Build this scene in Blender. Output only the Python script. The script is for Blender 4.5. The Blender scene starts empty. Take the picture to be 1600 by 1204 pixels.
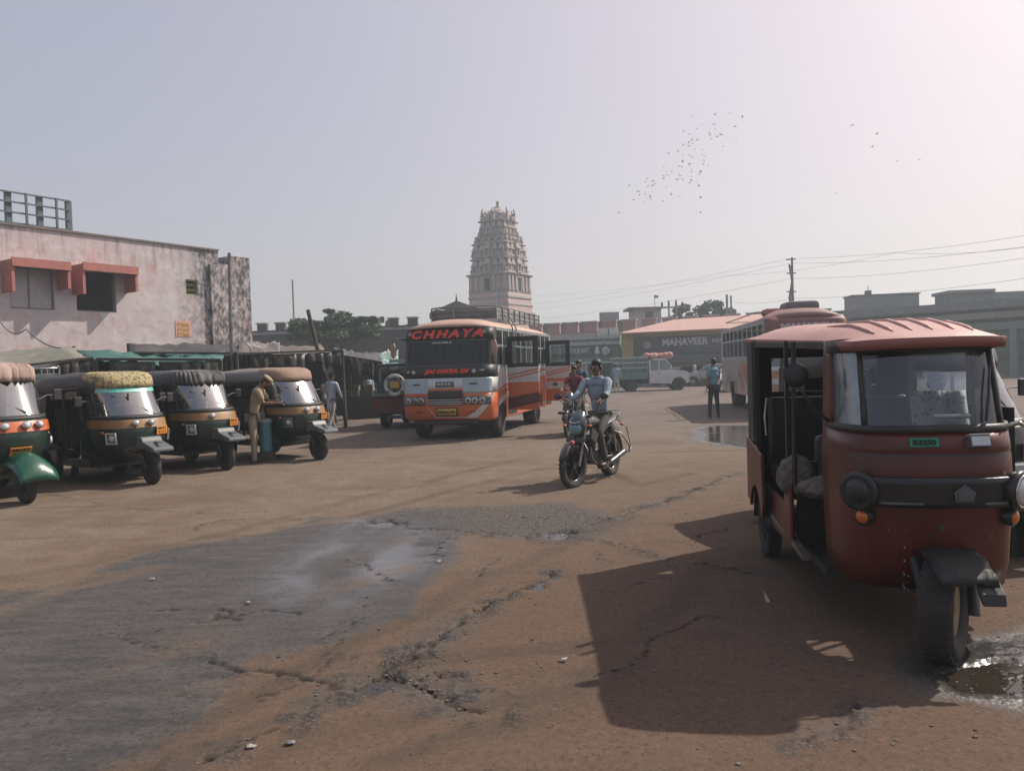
import bpy, bmesh, math, random
import numpy as np
from mathutils import Vector, Matrix, Euler, noise as mnoise
random.seed(7); np.random.seed(7)
R = math.radians
SC = bpy.context.scene
COL = SC.collection

# ---------------------------------------------------------------- camera, sky, sun, exposure
CAM_H, FPX, PITCH, ROLL = 1.68, 1200.0, 1.4, -1.8
cd = bpy.data.cameras.new('camera'); cam = bpy.data.objects.new('camera', cd); COL.objects.link(cam)
CAM_R = (Matrix.Rotation(R(90 - PITCH), 3, 'X') @ Matrix.Rotation(R(ROLL), 3, 'Z'))
cam.matrix_world = Matrix.Translation((0, 0, CAM_H)) @ CAM_R.to_4x4()
cd.sensor_width = 36; cd.lens = 36 * FPX / 1600; cd.clip_end = 3000; cd.clip_start = 0.05
SC.camera = cam
SUN_AZ, SUN_EL = 60.0, 44.0                       # degrees to the right of the view, and above the ground
SUN_V = Vector((math.sin(R(SUN_AZ)) * math.cos(R(SUN_EL)), math.cos(R(SUN_AZ)) * math.cos(R(SUN_EL)), math.sin(R(SUN_EL))))
w = bpy.data.worlds.new('World'); SC.world = w; w.use_nodes = True
nt = w.node_tree; nt.nodes.clear()
sky = nt.nodes.new('ShaderNodeTexSky'); sky.sky_type = 'NISHITA'; sky.sun_disc = False
sky.sun_elevation = R(SUN_EL); sky.sun_rotation = R(SUN_AZ)
sky.air_density = 1.0; sky.dust_density = 6.0; sky.ozone_density = 2.0
hs = nt.nodes.new('ShaderNodeHueSaturation'); hs.inputs['Saturation'].default_value = 1.15
gm = nt.nodes.new('ShaderNodeGamma'); gm.inputs[1].default_value = 0.45
mx = nt.nodes.new('ShaderNodeMix'); mx.data_type = 'RGBA'; mx.blend_type = 'MULTIPLY'; mx.inputs[0].default_value = 1.0
mx.inputs[7].default_value = (2.36, 2.08, 2.13, 1)
bg = nt.nodes.new('ShaderNodeBackground'); bg.inputs['Strength'].default_value = 0.15
wo = nt.nodes.new('ShaderNodeOutputWorld')
L = nt.links.new
L(sky.outputs[0], hs.inputs['Color']); L(hs.outputs[0], gm.inputs[0]); L(gm.outputs[0], mx.inputs[6])
L(mx.outputs[2], bg.inputs['Color']); L(bg.outputs[0], wo.inputs['Surface'])
sd = bpy.data.lights.new('sun', 'SUN'); sd.energy = 5.0; sd.angle = R(0.6); sd.color = (1.0, 0.92, 0.82)
sun = bpy.data.objects.new('sun', sd); COL.objects.link(sun)
sun.rotation_mode = 'QUATERNION'; sun.rotation_quaternion = SUN_V.to_track_quat('Z', 'Y')
SC.view_settings.view_transform = 'Standard'; SC.view_settings.look = 'None'
SC.view_settings.gamma = 1.0; SC.view_settings.exposure = 0.0; SC.view_settings.use_curve_mapping = False
try:
    SC.cycles.use_denoising = True
    SC.cycles.max_bounces = 6; SC.cycles.transparent_max_bounces = 16; SC.cycles.volume_bounces = 1
    SC.cycles.sample_clamp_indirect = 6.0
    SC.cycles.caustics_reflective = False; SC.cycles.caustics_refractive = False
except Exception: pass

# ---------------------------------------------------------------- from a point of the photograph to the place
def ray(px, py):
    return CAM_R @ Vector(((px - 800) / FPX, -(py - 602) / FPX, -1))
def hitz(px, py, z=0.0):
    v = ray(px, py); t = (z - CAM_H) / v.z
    return Vector((v.x * t, v.y * t, z))
def hity(px, py, Y):
    v = ray(px, py); t = Y / v.y
    return Vector((v.x * t, Y, CAM_H + v.z * t))
def hitp(px, py, P, n):
    v = ray(px, py); o = Vector((0, 0, CAM_H)); t = (P - o).dot(n) / v.dot(n)
    return o + v * t

# ---------------------------------------------------------------- materials (all procedural)
MATS = {}
def mat(name, col, col2=None, scale=4.0, rough=0.6, rough2=None, metal=0.0, bump=0.0, bscale=30.0, coat=0.0, dust=0.0,
        spec=0.5, stretch=None, alpha=None, wear=0.0, lo=0.35, hi=0.65, dustcol=(0.30, 0.22, 0.16), emit=None):
    if name in MATS: return MATS[name]
    m = bpy.data.materials.new(name); m.use_nodes = True; MATS[name] = m
    t = m.node_tree; n = t.nodes; b = n['Principled BSDF']; l = t.links.new
    tc = n.new('ShaderNodeTexCoord'); mp = n.new('ShaderNodeMapping'); l(tc.outputs['Object'], mp.inputs[0])
    if stretch: mp.inputs['Scale'].default_value = stretch
    no = n.new('ShaderNodeTexNoise'); no.inputs['Scale'].default_value = scale; no.inputs['Detail'].default_value = 8; no.inputs['Roughness'].default_value = .62
    l(mp.outputs[0], no.inputs[0])
    mr = n.new('ShaderNodeMapRange'); mr.inputs[1].default_value = lo; mr.inputs[2].default_value = hi; l(no.outputs[0], mr.inputs[0])
    mixc = n.new('ShaderNodeMix'); mixc.data_type = 'RGBA'; l(mr.outputs[0], mixc.inputs[0])
    c2 = col2 or tuple(c * 0.72 for c in col)
    mixc.inputs[6].default_value = (*col, 1); mixc.inputs[7].default_value = (*c2, 1)
    out = mixc.outputs[2]
    rsock = None
    if wear > 0:      # chips, scuffs and run-down streaks through the paint
        mw = n.new('ShaderNodeMapping'); mw.inputs['Scale'].default_value = (1, 1, .45); l(tc.outputs['Object'], mw.inputs[0])
        nw = n.new('ShaderNodeTexNoise'); nw.inputs['Scale'].default_value = 9; nw.inputs['Detail'].default_value = 12; nw.inputs['Roughness'].default_value = .78; l(mw.outputs[0], nw.inputs[0])
        rw_ = n.new('ShaderNodeMapRange'); rw_.inputs[1].default_value = .60; rw_.inputs[2].default_value = .66; rw_.inputs[4].default_value = wear; l(nw.outputs[0], rw_.inputs[0])
        xw = n.new('ShaderNodeMix'); xw.data_type = 'RGBA'; l(rw_.outputs[0], xw.inputs[0]); l(out, xw.inputs[6]); xw.inputs[7].default_value = (.16, .10, .075, 1); out = xw.outputs[2]
    if dust > 0:
        n2 = n.new('ShaderNodeTexNoise'); n2.inputs['Scale'].default_value = 2.3; n2.inputs['Detail'].default_value = 10; l(tc.outputs['Object'], n2.inputs[0])
        m2 = n.new('ShaderNodeMapRange'); m2.inputs[1].default_value = .3; m2.inputs[2].default_value = .75; m2.inputs[4].default_value = dust * (.22 if max(col) < .2 else 1); l(n2.outputs[0], m2.inputs[0])
        mm = n.new('ShaderNodeMix'); mm.data_type = 'RGBA'; l(m2.outputs[0], mm.inputs[0]); l(out, mm.inputs[6]); mm.inputs[7].default_value = (*dustcol, 1)
        out = mm.outputs[2]
        ra = n.new('ShaderNodeMapRange'); ra.inputs[1].default_value = 0; ra.inputs[2].default_value = 1; ra.inputs[3].default_value = rough; ra.inputs[4].default_value = min(1, rough + .5)
        l(m2.outputs[0], ra.inputs[0]); rsock = ra.outputs[0]
    elif rough2 is not None:
        ra = n.new('ShaderNodeMapRange'); ra.inputs[3].default_value = rough; ra.inputs[4].default_value = rough2; l(mr.outputs[0], ra.inputs[0]); rsock = ra.outputs[0]
    l(out, b.inputs['Base Color'])
    if rsock: l(rsock, b.inputs['Roughness'])
    else: b.inputs['Roughness'].default_value = rough
    b.inputs['Metallic'].default_value = metal; b.inputs['Specular IOR Level'].default_value = spec
    if coat: b.inputs['Coat Weight'].default_value = coat; b.inputs['Coat Roughness'].default_value = .08
    if bump > 0:
        n3 = n.new('ShaderNodeTexNoise'); n3.inputs['Scale'].default_value = bscale; n3.inputs['Detail'].default_value = 6; l(mp.outputs[0], n3.inputs[0])
        bu = n.new('ShaderNodeBump'); bu.inputs['Strength'].default_value = bump; bu.inputs['Distance'].default_value = .02; l(n3.outputs[0], bu.inputs['Height']); l(bu.outputs[0], b.inputs['Normal'])
    return m

def glass(name, tint=(.75, .85, .85), refl=.12, rough=.03, dust=.08, dustcol=(.45, .42, .38)):
    if name in MATS: return MATS[name]
    m = bpy.data.materials.new(name); m.use_nodes = True; MATS[name] = m
    t = m.node_tree; n = t.nodes; l = t.links.new; n.remove(n['Principled BSDF']); o = n['Material Output']
    tr = n.new('ShaderNodeBsdfTransparent'); tr.inputs[0].default_value = (*tint, 1)
    gl = n.new('ShaderNodeBsdfGlossy'); gl.inputs['Roughness'].default_value = rough; gl.inputs[0].default_value = (.95, .97, 1, 1)
    di = n.new('ShaderNodeBsdfDiffuse'); di.inputs[0].default_value = (*dustcol, 1)
    tc = n.new('ShaderNodeTexCoord'); no = n.new('ShaderNodeTexNoise'); no.inputs['Scale'].default_value = 5; no.inputs['Detail'].default_value = 9; l(tc.outputs['Object'], no.inputs[0])
    mr = n.new('ShaderNodeMapRange'); mr.inputs[1].default_value = .3; mr.inputs[2].default_value = .75; mr.inputs[3].default_value = dust * .4; mr.inputs[4].default_value = dust * 1.8; l(no.outputs[0], mr.inputs[0])
    m1 = n.new('ShaderNodeMixShader'); l(mr.outputs[0], m1.inputs[0]); l(tr.outputs[0], m1.inputs[1]); l(di.outputs[0], m1.inputs[2])
    fr = n.new('ShaderNodeFresnel'); fr.inputs[0].default_value = 1.5
    ad = n.new('ShaderNodeMath'); ad.operation = 'ADD'; ad.inputs[1].default_value = refl; ad.use_clamp = True; l(fr.outputs[0], ad.inputs[0])
    m2 = n.new('ShaderNodeMixShader'); l(ad.outputs[0], m2.inputs[0]); l(m1.outputs[0], m2.inputs[1]); l(gl.outputs[0], m2.inputs[2]); l(m2.outputs[0], o.inputs[0])
    return m

M_ = {}
def setup_mats():
    g = M_
    g['black'] = mat('black_paint', (.012, .014, .014), (.03, .028, .026), rough=.35, dust=.12)
    g['blackp'] = mat('black_plastic', (.015, .016, .017), (.03, .03, .03), rough=.5, bump=.1, dust=.15)
    g['rubber'] = mat('rubber', (.018, .018, .018), (.035, .032, .03), rough=.85, bump=.4, bscale=60, dust=.3)
    g['chrome'] = mat('chrome', (.65, .66, .67), (.45, .44, .42), rough=.15, metal=1)
    g['steel'] = mat('dull_steel', (.3, .3, .3), (.16, .13, .11), rough=.45, metal=.8)
    g['grey'] = mat('grey_plastic', (.12, .135, .14), (.08, .09, .09), rough=.45, dust=.25)
    g['dgreen'] = mat('dark_green_paint', (.004, .022, .016), (.006, .03, .022), rough=.28, coat=.3, dust=.3, wear=.35)
    g['green'] = mat('green_paint', (.0, .075, .038), (.0, .055, .028), rough=.28, coat=.5, dust=.12)
    g['yellow'] = mat('yellow_paint', (.30, .16, .035), (.22, .11, .03), rough=.4, dust=.2)
    g['orange'] = mat('orange_paint', (.62, .12, .025), (.5, .095, .02), rough=.3, coat=.4, dust=.18)
    g['white'] = mat('white_paint', (.62, .62, .60), (.5, .49, .46), rough=.35, coat=.2, dust=.15)
    g['red'] = mat('red_paint', (.115, .016, .008), (.075, .011, .007), rough=.34, dust=.35, bump=.12, bscale=9, wear=.5)
    g['redroof'] = mat('faded_red_roof', (.50, .26, .22), (.42, .21, .18), rough=.45, bump=.08, bscale=12, dust=.35, dustcol=(.48, .40, .37), scale=3)
    g['dred'] = mat('dark_red_paint', (.10, .015, .014), rough=.4, dust=.25)
    g['plate'] = mat('plate_orange', (.75, .28, .04), rough=.4)
    g['platey'] = mat('plate_yellow', (.62, .40, .06), rough=.4)
    g['plateg'] = mat('plate_green', (.01, .28, .16), rough=.4)
    g['ink'] = mat('ink', (.01, .01, .01), rough=.6)
    g['lens'] = mat('lamp_lens', (.55, .6, .62), (.4, .45, .48), rough=.06, spec=.9, coat=1)
    g['amber'] = mat('amber_lens', (.7, .17, .02), rough=.15, coat=.6)
    g['skin'] = mat('skin', (.23, .12, .075), (.18, .09, .058), rough=.5, bump=.05)
    g['hair'] = mat('hair', (.01, .009, .008), rough=.5, bump=.3, bscale=80)
    g['wood'] = mat('grey_wood', (.08, .065, .05), (.05, .04, .03), rough=.85, stretch=(8, 8, 1), bump=.3)
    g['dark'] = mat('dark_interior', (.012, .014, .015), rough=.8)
    g['wglass'] = glass('windscreen_glass', (.42, .55, .58), refl=.20, rough=.11, dust=.04)
    g['cglass'] = glass('clear_glass', (.8, .86, .86), refl=.05, rough=.03, dust=.04)
    g['dglass'] = glass('dark_glass', (.18, .24, .26), refl=.10, rough=.03, dust=.03)
setup_mats()
M = M_

# ---------------------------------------------------------------- mesh builder
class MB:
    def __init__(s): s.v = []; s.f = []; s.m = []; s.mats = []; s.cur = 0; s.sm = []; s.smooth = False
    def use(s, m, smooth=None):
        if m not in s.mats: s.mats.append(m)
        s.cur = s.mats.index(m)
        if smooth is not None: s.smooth = smooth
        return s
    def add(s, vs, fs, smooth=None):
        o = len(s.v); s.v += [tuple(v) for v in vs]
        sm = s.smooth if smooth is None else smooth
        for f in fs: s.f.append([i + o for i in f]); s.m.append(s.cur); s.sm.append(sm)
        return s
    def box(s, c, size, rot=None, taper=1.0):
        hx, hy, hz = [a / 2 for a in size]; vs = []
        for z in (-hz, hz):
            k = 1 if z < 0 else taper
            for x, y in ((-hx, -hy), (hx, -hy), (hx, hy), (-hx, hy)): vs.append(Vector((x * k, y * k, z)))
        if rot is not None: vs = [rot @ v for v in vs]
        c = Vector(c); vs = [v + c for v in vs]
        return s.add(vs, [(3, 2, 1, 0), (4, 5, 6, 7), (0, 1, 5, 4), (1, 2, 6, 5), (2, 3, 7, 6), (3, 0, 4, 7)], False)
    def bx(s, x0, x1, y0, y1, z0, z1):
        return s.box(((x0 + x1) / 2, (y0 + y1) / 2, (z0 + z1) / 2), (abs(x1 - x0), abs(y1 - y0), abs(z1 - z0)))
    def beam(s, a, b, wd, hd=None):
        a = Vector(a); b = Vector(b); d = b - a
        q = d.to_track_quat('Z', 'Y').to_matrix()
        return s.box((a + b) / 2, (wd, hd or wd, d.length), q)
    def ring(s, rings, closed=True, cap=True, smooth=True):
        n = len(rings[0]); vs = [p for r in rings for p in r]; fs = []
        for i in range(len(rings) - 1):
            for j in range(n if closed else n - 1):
                k = (j + 1) % n; fs.append((i * n + j, i * n + k, (i + 1) * n + k, (i + 1) * n + j))
        s.add(vs, fs, smooth)
        if cap and closed:
            s.add(rings[0], [tuple(range(n))[::-1]], False); s.add(rings[-1], [tuple(range(n))], False)
        return s
    def tube(s, pts, r, n=8, cap=True):
        pts = [Vector(p) for p in pts]; rings = []
        rs = r if isinstance(r, (list, tuple)) else [r] * len(pts)
        up = Vector((0, 0, 1))
        for i, p in enumerate(pts):
            d = (pts[min(i + 1, len(pts) - 1)] - pts[max(i - 1, 0)]).normalized()
            a = d.cross(up)
            if a.length < .05: a = d.cross(Vector((1, 0, 0)))
            a.normalize(); b = a.cross(d).normalized()
            rings.append([p + (a * math.cos(2 * math.pi * k / n) + b * math.sin(2 * math.pi * k / n)) * rs[i] for k in range(n)])
        return s.ring(rings, True, cap, True)
    def lathe(s, prof, c=(0, 0, 0), axis='Y', n=24, smooth=True):
        c = Vector(c); rings = []
        for (r, h) in prof:
            rg = []
            for k in range(n):
                a = 2 * math.pi * k / n; u, v = r * math.cos(a), r * math.sin(a)
                p = {'Y': Vector((u, h, v)), 'Z': Vector((u, v, h)), 'X': Vector((h, u, v))}[axis]
                rg.append(c + p)
            rings.append(rg)
        return s.ring(rings, True, True, smooth)
    def ell(s, c, rad, n=12, m=8, rot=None):
        c = Vector(c); rings = []
        for i in range(m + 1):
            t = math.pi * (i / m); t = min(max(t, .03), math.pi - .03)
            rg = []
            for k in range(n):
                a = 2 * math.pi * k / n
                p = Vector((rad[0] * math.sin(t) * math.cos(a), rad[1] * math.sin(t) * math.sin(a), -rad[2] * math.cos(t)))
                if rot is not None: p = rot @ p
                rg.append(c + p)
            rings.append(rg)
        return s.ring(rings, True, True, True)
    def prism(s, poly, y0, y1, plane='XZ'):
        n = len(poly)
        def P(a, b, h): return {'XZ': (a, h, b), 'XY': (a, b, h), 'YZ': (h, a, b)}[plane]
        vs = [P(a, b, y0) for a, b in poly] + [P(a, b, y1) for a, b in poly]
        fs = [tuple(range(n)), tuple(range(n, 2 * n))[::-1]] + [(i, i + n, (i + 1) % n + n, (i + 1) % n) for i in range(n)]
        return s.add(vs, fs, False)
    def sheet(s, g, smooth=True):
        """g: rows of points"""
        n = len(g[0]); fs = []
        for i in range(len(g) - 1):
            for j in range(n - 1): fs.append((i * n + j, i * n + j + 1, (i + 1) * n + j + 1, (i + 1) * n + j))
        return s.add([p for r in g for p in r], fs, smooth)
    def walls(s, x0, x1, z0, z1, y0, y1, holes):
        xs = sorted({x0, x1, *[h[0] for h in holes], *[h[1] for h in holes]}); zs = sorted({z0, z1, *[h[2] for h in holes], *[h[3] for h in holes]})
        xs = [x for x in xs if x0 <= x <= x1]; zs = [z for z in zs if z0 <= z <= z1]
        def solid(i, j):
            if i < 0 or j < 0 or i >= len(xs) - 1 or j >= len(zs) - 1: return False
            cx, cz = (xs[i] + xs[i + 1]) / 2, (zs[j] + zs[j + 1]) / 2
            return not any(h[0] < cx < h[1] and h[2] < cz < h[3] for h in holes)
        for i in range(len(xs) - 1):
            for j in range(len(zs) - 1):
                if not solid(i, j): continue
                a, b, c, d = xs[i], xs[i + 1], zs[j], zs[j + 1]
                s.add([(a, y0, c), (b, y0, c), (b, y0, d), (a, y0, d)], [(0, 1, 2, 3)], False)
                s.add([(a, y1, c), (b, y1, c), (b, y1, d), (a, y1, d)], [(3, 2, 1, 0)], False)
                if not solid(i - 1, j): s.add([(a, y0, c), (a, y1, c), (a, y1, d), (a, y0, d)], [(3, 2, 1, 0)], False)
                if not solid(i + 1, j): s.add([(b, y0, c), (b, y1, c), (b, y1, d), (b, y0, d)], [(0, 1, 2, 3)], False)
                if not solid(i, j - 1): s.add([(a, y0, c), (b, y0, c), (b, y1, c), (a, y1, c)], [(3, 2, 1, 0)], False)
                if not solid(i, j + 1): s.add([(a, y0, d), (b, y0, d), (b, y1, d), (a, y1, d)], [(0, 1, 2, 3)], False)
        return s
    def mesh(s, name):
        me = bpy.data.meshes.new(name); me.from_pydata(s.v, [], s.f)
        for m in s.mats: me.materials.append(m)
        me.polygons.foreach_set('material_index', s.m); me.polygons.foreach_set('use_smooth', s.sm); me.update()
        return me
    def build(s, name, parent=None, bevel=0, solid=0, loc=None, sub=0):
        o = bpy.data.objects.new(name, s.mesh(name)); COL.objects.link(o)
        if parent is not None: o.parent = parent
        if loc is not None: o.location = loc
        if solid: md = o.modifiers.new('s', 'SOLIDIFY'); md.thickness = solid; md.offset = 0
        if sub: md = o.modifiers.new('u', 'SUBSURF'); md.levels = md.render_levels = sub
        if bevel:
            md = o.modifiers.new('b', 'BEVEL'); md.width = bevel; md.segments = 2; md.limit_method = 'ANGLE'; md.angle_limit = R(40)
        return o

def mb(m=None, smooth=False):
    b = MB(); b.smooth = smooth
    if m is not None: b.use(m)
    return b
def tag(o, label, cat, group=None, kind=None):
    o['label'] = label; o['category'] = cat
    if group: o['group'] = group
    if kind: o['kind'] = kind
    return o
def thing(name, label, cat, loc=(0, 0, 0), rz=0.0, group=None):
    o = bpy.data.objects.new(name, None); COL.objects.link(o); o.location = loc; o.rotation_euler = (0, 0, rz); o.empty_display_size = .2
    return tag(o, label, cat, group)
def structure(o): o['kind'] = 'structure'; return o
def stuff(o): o['kind'] = 'stuff'; return o
def copy_tree(o, parent=None):
    c = o.copy(); COL.objects.link(c)
    if parent is not None: c.parent = parent
    for ch in list(o.children): copy_tree(ch, c)
    return c
def dup(mesh_obj, parent, loc=None, rot=None, scale=None):
    c = mesh_obj.copy(); COL.objects.link(c); c.parent = parent
    if loc is not None: c.location = loc
    if rot is not None: c.rotation_euler = rot
    if scale is not None: c.scale = scale
    return c
def bake(o):
    """replace an object's mesh by its evaluated one"""
    dg = bpy.context.evaluated_depsgraph_get(); dg.update()
    me = bpy.data.meshes.new_from_object(o.evaluated_get(dg)); o.modifiers.clear(); o.data = me
def frame3(right, up, pos):
    r = Vector(right).normalized(); u = Vector(up); n = r.cross(u).normalized(); u = n.cross(r).normalized()
    m = Matrix((r, u, n)).transposed().to_4x4(); m.translation = Vector(pos); return m
def text(body, size, m, parent, mtx, name='lettering', ext=.004, shear=0, bold=0, width=None, height=None, space=1.0):
    cu = bpy.data.curves.new(name, 'FONT'); cu.body = body; cu.size = size; cu.align_x = 'CENTER'; cu.align_y = 'CENTER'
    cu.extrude = ext; cu.shear = shear; cu.offset = bold; cu.space_character = space; cu.resolution_u = 3
    t = bpy.data.objects.new(name, cu); COL.objects.link(t)
    dg = bpy.context.evaluated_depsgraph_get(); dg.update()
    me = bpy.data.meshes.new_from_object(t.evaluated_get(dg)); bpy.data.objects.remove(t)
    me.name = name
    xs = [v.co.x for v in me.vertices]; ys = [v.co.y for v in me.vertices]
    if xs:
        sx = width / (max(xs) - min(xs)) if width else 1; sy = height / (max(ys) - min(ys)) if height else sx
        cx = (max(xs) + min(xs)) / 2; cy = (max(ys) + min(ys)) / 2
        for v in me.vertices: v.co.x = (v.co.x - cx) * sx; v.co.y = (v.co.y - cy) * sy
    me.materials.clear(); me.materials.append(m)
    o = bpy.data.objects.new(name, me); COL.objects.link(o); o.parent = parent; o.matrix_local = mtx
    return o
def curve_plan(f, w, xb, t, p=3.0):
    a = t * math.pi / 2
    s_, c_ = math.sin(a), math.cos(a)
    return (xb + (f - xb) * abs(c_) ** (2 / p), w * math.copysign(abs(s_) ** (2 / p), s_))
def usheet(b, levels, t0=-1, t1=1, n=20, p=3.0):
    """levels: (z, front x, half width, back x) - a sheet bent round the nose of a vehicle"""
    g = []
    for (z, f, w_, xb) in levels:
        g.append([Vector((*curve_plan(f, w_, xb, t0 + (t1 - t0) * k / n, p), z)) for k in range(n + 1)])
    return b.sheet(g)
def upoint(levels, z, t, p=3.0, off=0.0):
    for a, c in zip(levels, levels[1:]):
        if a[0] <= z <= c[0]:
            k = (z - a[0]) / (c[0] - a[0]); v = [a[i] + (c[i] - a[i]) * k for i in range(4)]; break
    else: v = list(levels[-1] if z > levels[-1][0] else levels[0])
    e = .01
    x, y = curve_plan(v[1], v[2], v[3], t, p); x1, y1 = curve_plan(v[1], v[2], v[3], t + e, p)
    tx, ty = x1 - x, y1 - y; l = math.hypot(tx, ty) or 1
    nx, ny = ty / l, -tx / l
    return Vector((x + nx * off, y + ny * off, z)), Vector((tx / l, ty / l, 0))

def wheel_parts(parent, c, r, wd, rimm=None, steer=0.0, nseg=28, spokes=False, hub=.55, tread=0):
    o = bpy.data.objects.new('wheel', None); COL.objects.link(o); o.parent = parent; o.location = c; o.rotation_euler = (0, 0, steer)
    b = mb(M['rubber']); h = wd / 2; ri = r * hub
    b.lathe([(ri, -h * .7), (r * .8, -h), (r * .93, -h * .95), (r, -h * .6), (r * 1.005, 0), (r, h * .6), (r * .93, h * .95), (r * .8, h), (ri, h * .7), (ri * .97, 0), (ri, -h * .7)], n=nseg)
    if tread:
        for k in range(tread):
            a = 2 * math.pi * k / tread
            for sgn in (-1, 1):
                p = Vector((math.cos(a) * r * .985, sgn * h * .45, math.sin(a) * r * .985))
                b.box(p, (r * .05, h * .75, 2 * math.pi * r / tread * .55), Matrix.Rotation(-a, 3, 'Y') @ Matrix.Rotation(.35 * sgn, 3, 'X'))
    b.build('tyre', o)
    b = mb(rimm or M['steel'])
    if spokes:
        b.lathe([(ri * 1.02, -h * .55), (ri * 1.02, h * .55), (ri * .9, h * .45), (ri * .9, -h * .45), (ri * 1.02, -h * .55)], n=nseg)
        for k in range(5):
            a = 2 * math.pi * k / 5 + .3; b.beam((math.cos(a) * .03, 0, math.sin(a) * .03), (math.cos(a) * ri * .93, 0, math.sin(a) * ri * .93), .022, .016)
        b.lathe([(.045, -h * .7), (.045, h * .7)], n=12)
    else:
        b.lathe([(ri * .99, -h * .6), (ri * .85, -h * .3), (ri * .4, -h * .35), (ri * .25, -h * .65), (.01, -h * .7)], n=nseg)
        b.lathe([(ri * .99, h * .6), (ri * .85, h * .3), (ri * .4, h * .35), (ri * .25, h * .65), (.01, h * .7)], n=nseg)
    b.build('rim', o)
    return o
# ---------------------------------------------------------------- ground
def vn(x, y, s, seed):
    rs = np.random.RandomState(seed); T = rs.rand(256, 256)
    u = x * s; v = y * s; i = np.floor(u).astype(int); j = np.floor(v).astype(int); fu = u - i; fv = v - j
    fu = fu * fu * (3 - 2 * fu); fv = fv * fv * (3 - 2 * fv); i &= 255; j &= 255; i1 = (i + 1) & 255; j1 = (j + 1) & 255
    return (T[i, j] * (1 - fu) + T[i1, j] * fu) * (1 - fv) + (T[i, j1] * (1 - fu) + T[i1, j1] * fu) * fv
def fbm(x, y, s, seed, o=4):
    r = 0; a = .5
    for k in range(o): r = r + a * vn(x + 17.3 * k, y + 5.1 * k, s * 2 ** k, seed + k); a /= 2
    return r / (1 - .5 ** o)
def sst(a, b, x):
    t = np.clip((x - a) / (b - a), 0, 1); return t * t * (3 - 2 * t)
def seg_dist(X, Y, pts, closed=False):
    d = np.full(X.shape, 1e9); pr = list(zip(pts, pts[1:] + ([pts[0]] if closed else [])))
    if not closed: pr = list(zip(pts[:-1], pts[1:]))
    for a, b in pr:
        ax, ay, bx_, by = a[0], a[1], b[0], b[1]; vx, vy = bx_ - ax, by - ay; q = vx * vx + vy * vy + 1e-9
        t = np.clip(((X - ax) * vx + (Y - ay) * vy) / q, 0, 1)
        d = np.minimum(d, np.hypot(X - ax - t * vx, Y - ay - t * vy))
    return d
def inside(X, Y, pts):
    r = np.zeros(X.shape, bool); n = len(pts)
    for k in range(n):
        (ax, ay), (bx_, by) = pts[k], pts[(k + 1) % n]
        if ay == by: continue
        c = ((ay > Y) != (by > Y)) & (X < (bx_ - ax) * (Y - ay) / (by - ay) + ax)
        r ^= c
    return r
def sdf(X, Y, pts):
    d = seg_dist(X, Y, pts, True); return np.where(inside(X, Y, pts), d, -d)
def gp(l): return [tuple(hitz(x, y)[:2]) for x, y in l]

WET = gp([(-250, 985), (0, 925), (130, 897), (250, 862), (400, 832), (520, 808), (640, 797), (730, 805), (760, 830), (735, 850), (720, 878), (660, 930), (630, 965), (560, 1000), (470, 1020), (420, 1034), (400, 1060), (320, 1108), (230, 1155), (150, 1204), (-100, 1330), (-500, 1330)])
SHEEN = gp([(540, 812), (600, 806), (650, 815), (735, 848), (700, 890), (650, 935), (590, 968), (480, 962), (400, 945), (370, 905), (430, 862)])
GRAV = gp([(640, 795), (760, 790), (880, 790), (965, 808), (960, 835), (900, 842), (840, 838), (740, 832), (640, 822)])
WETR = gp([(1430, 1040), (1500, 1000), (1600, 985), (1750, 1000), (1800, 1090), (1640, 1105), (1540, 1100), (1460, 1085)])
WETF = gp([(1070, 672), (1110, 664), (1250, 662), (1300, 690), (1200, 705), (1130, 700), (1090, 690)])
WETG = gp([(1120, 862), (1150, 860), (1200, 864), (1200, 872), (1150, 872)])
CRACKS = [gp(l) for l in [
    [(555, 818), (580, 819), (600, 815), (622, 817), (640, 825), (665, 827), (700, 830), (745, 834), (790, 838), (830, 839), (860, 836), (900, 830), (925, 822), (950, 812), (975, 806), (1000, 795), (1040, 784), (1080, 770), (1110, 757), (1150, 740)],
    [(895, 836), (930, 846), (960, 850), (990, 860), (1020, 868), (1045, 878), (1080, 882), (1120, 886), (1200, 900)],
    [(165, 990), (200, 998), (230, 1010), (250, 1015), (290, 1026), (330, 1032), (360, 1045), (400, 1050), (440, 1056), (490, 1066), (545, 1078)],
    [(500, 1100), (545, 1078), (575, 1062), (600, 1055), (630, 1040), (660, 1010), (685, 1000), (700, 985), (730, 965)],
    [(745, 960), (780, 938), (815, 922), (845, 912), (870, 892)],
    [(600, 1056), (625, 1068), (655, 1082), (690, 1090), (720, 1104), (750, 1120)],
    [(625, 1066), (640, 1048), (675, 1040), (672, 1012)], [(655, 1082), (662, 1062), (690, 1052), (725, 1062)], [(690, 1090), (735, 1078), (770, 1084)],
    [(300, 1204), (330, 1185), (400, 1160), (470, 1130), (500, 1100)],
    [(1240, 1170), (1290, 1150), (1330, 1135), (1350, 1100)], [(60, 770), (200, 795), (330, 803), (420, 800)]]]
_rc = random.Random(5)
for _k in range(16):
    _x, _y = _rc.uniform(-3.5, 2.2), _rc.uniform(3.3, 9); _a = _rc.uniform(0, 6.28); _l = [(_x, _y)]
    for _j in range(_rc.randint(4, 9)):
        _a += _rc.uniform(-.7, .7); _x += .17 * math.cos(_a); _y += .17 * math.sin(_a); _l.append((_x, _y))
    CRACKS.append(_l)
CW = [1.0, .8, .6, 1.3, 1.0, 1.5, .6, .7, .6, 1.0, .7, .35] + [.42] * 16
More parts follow.
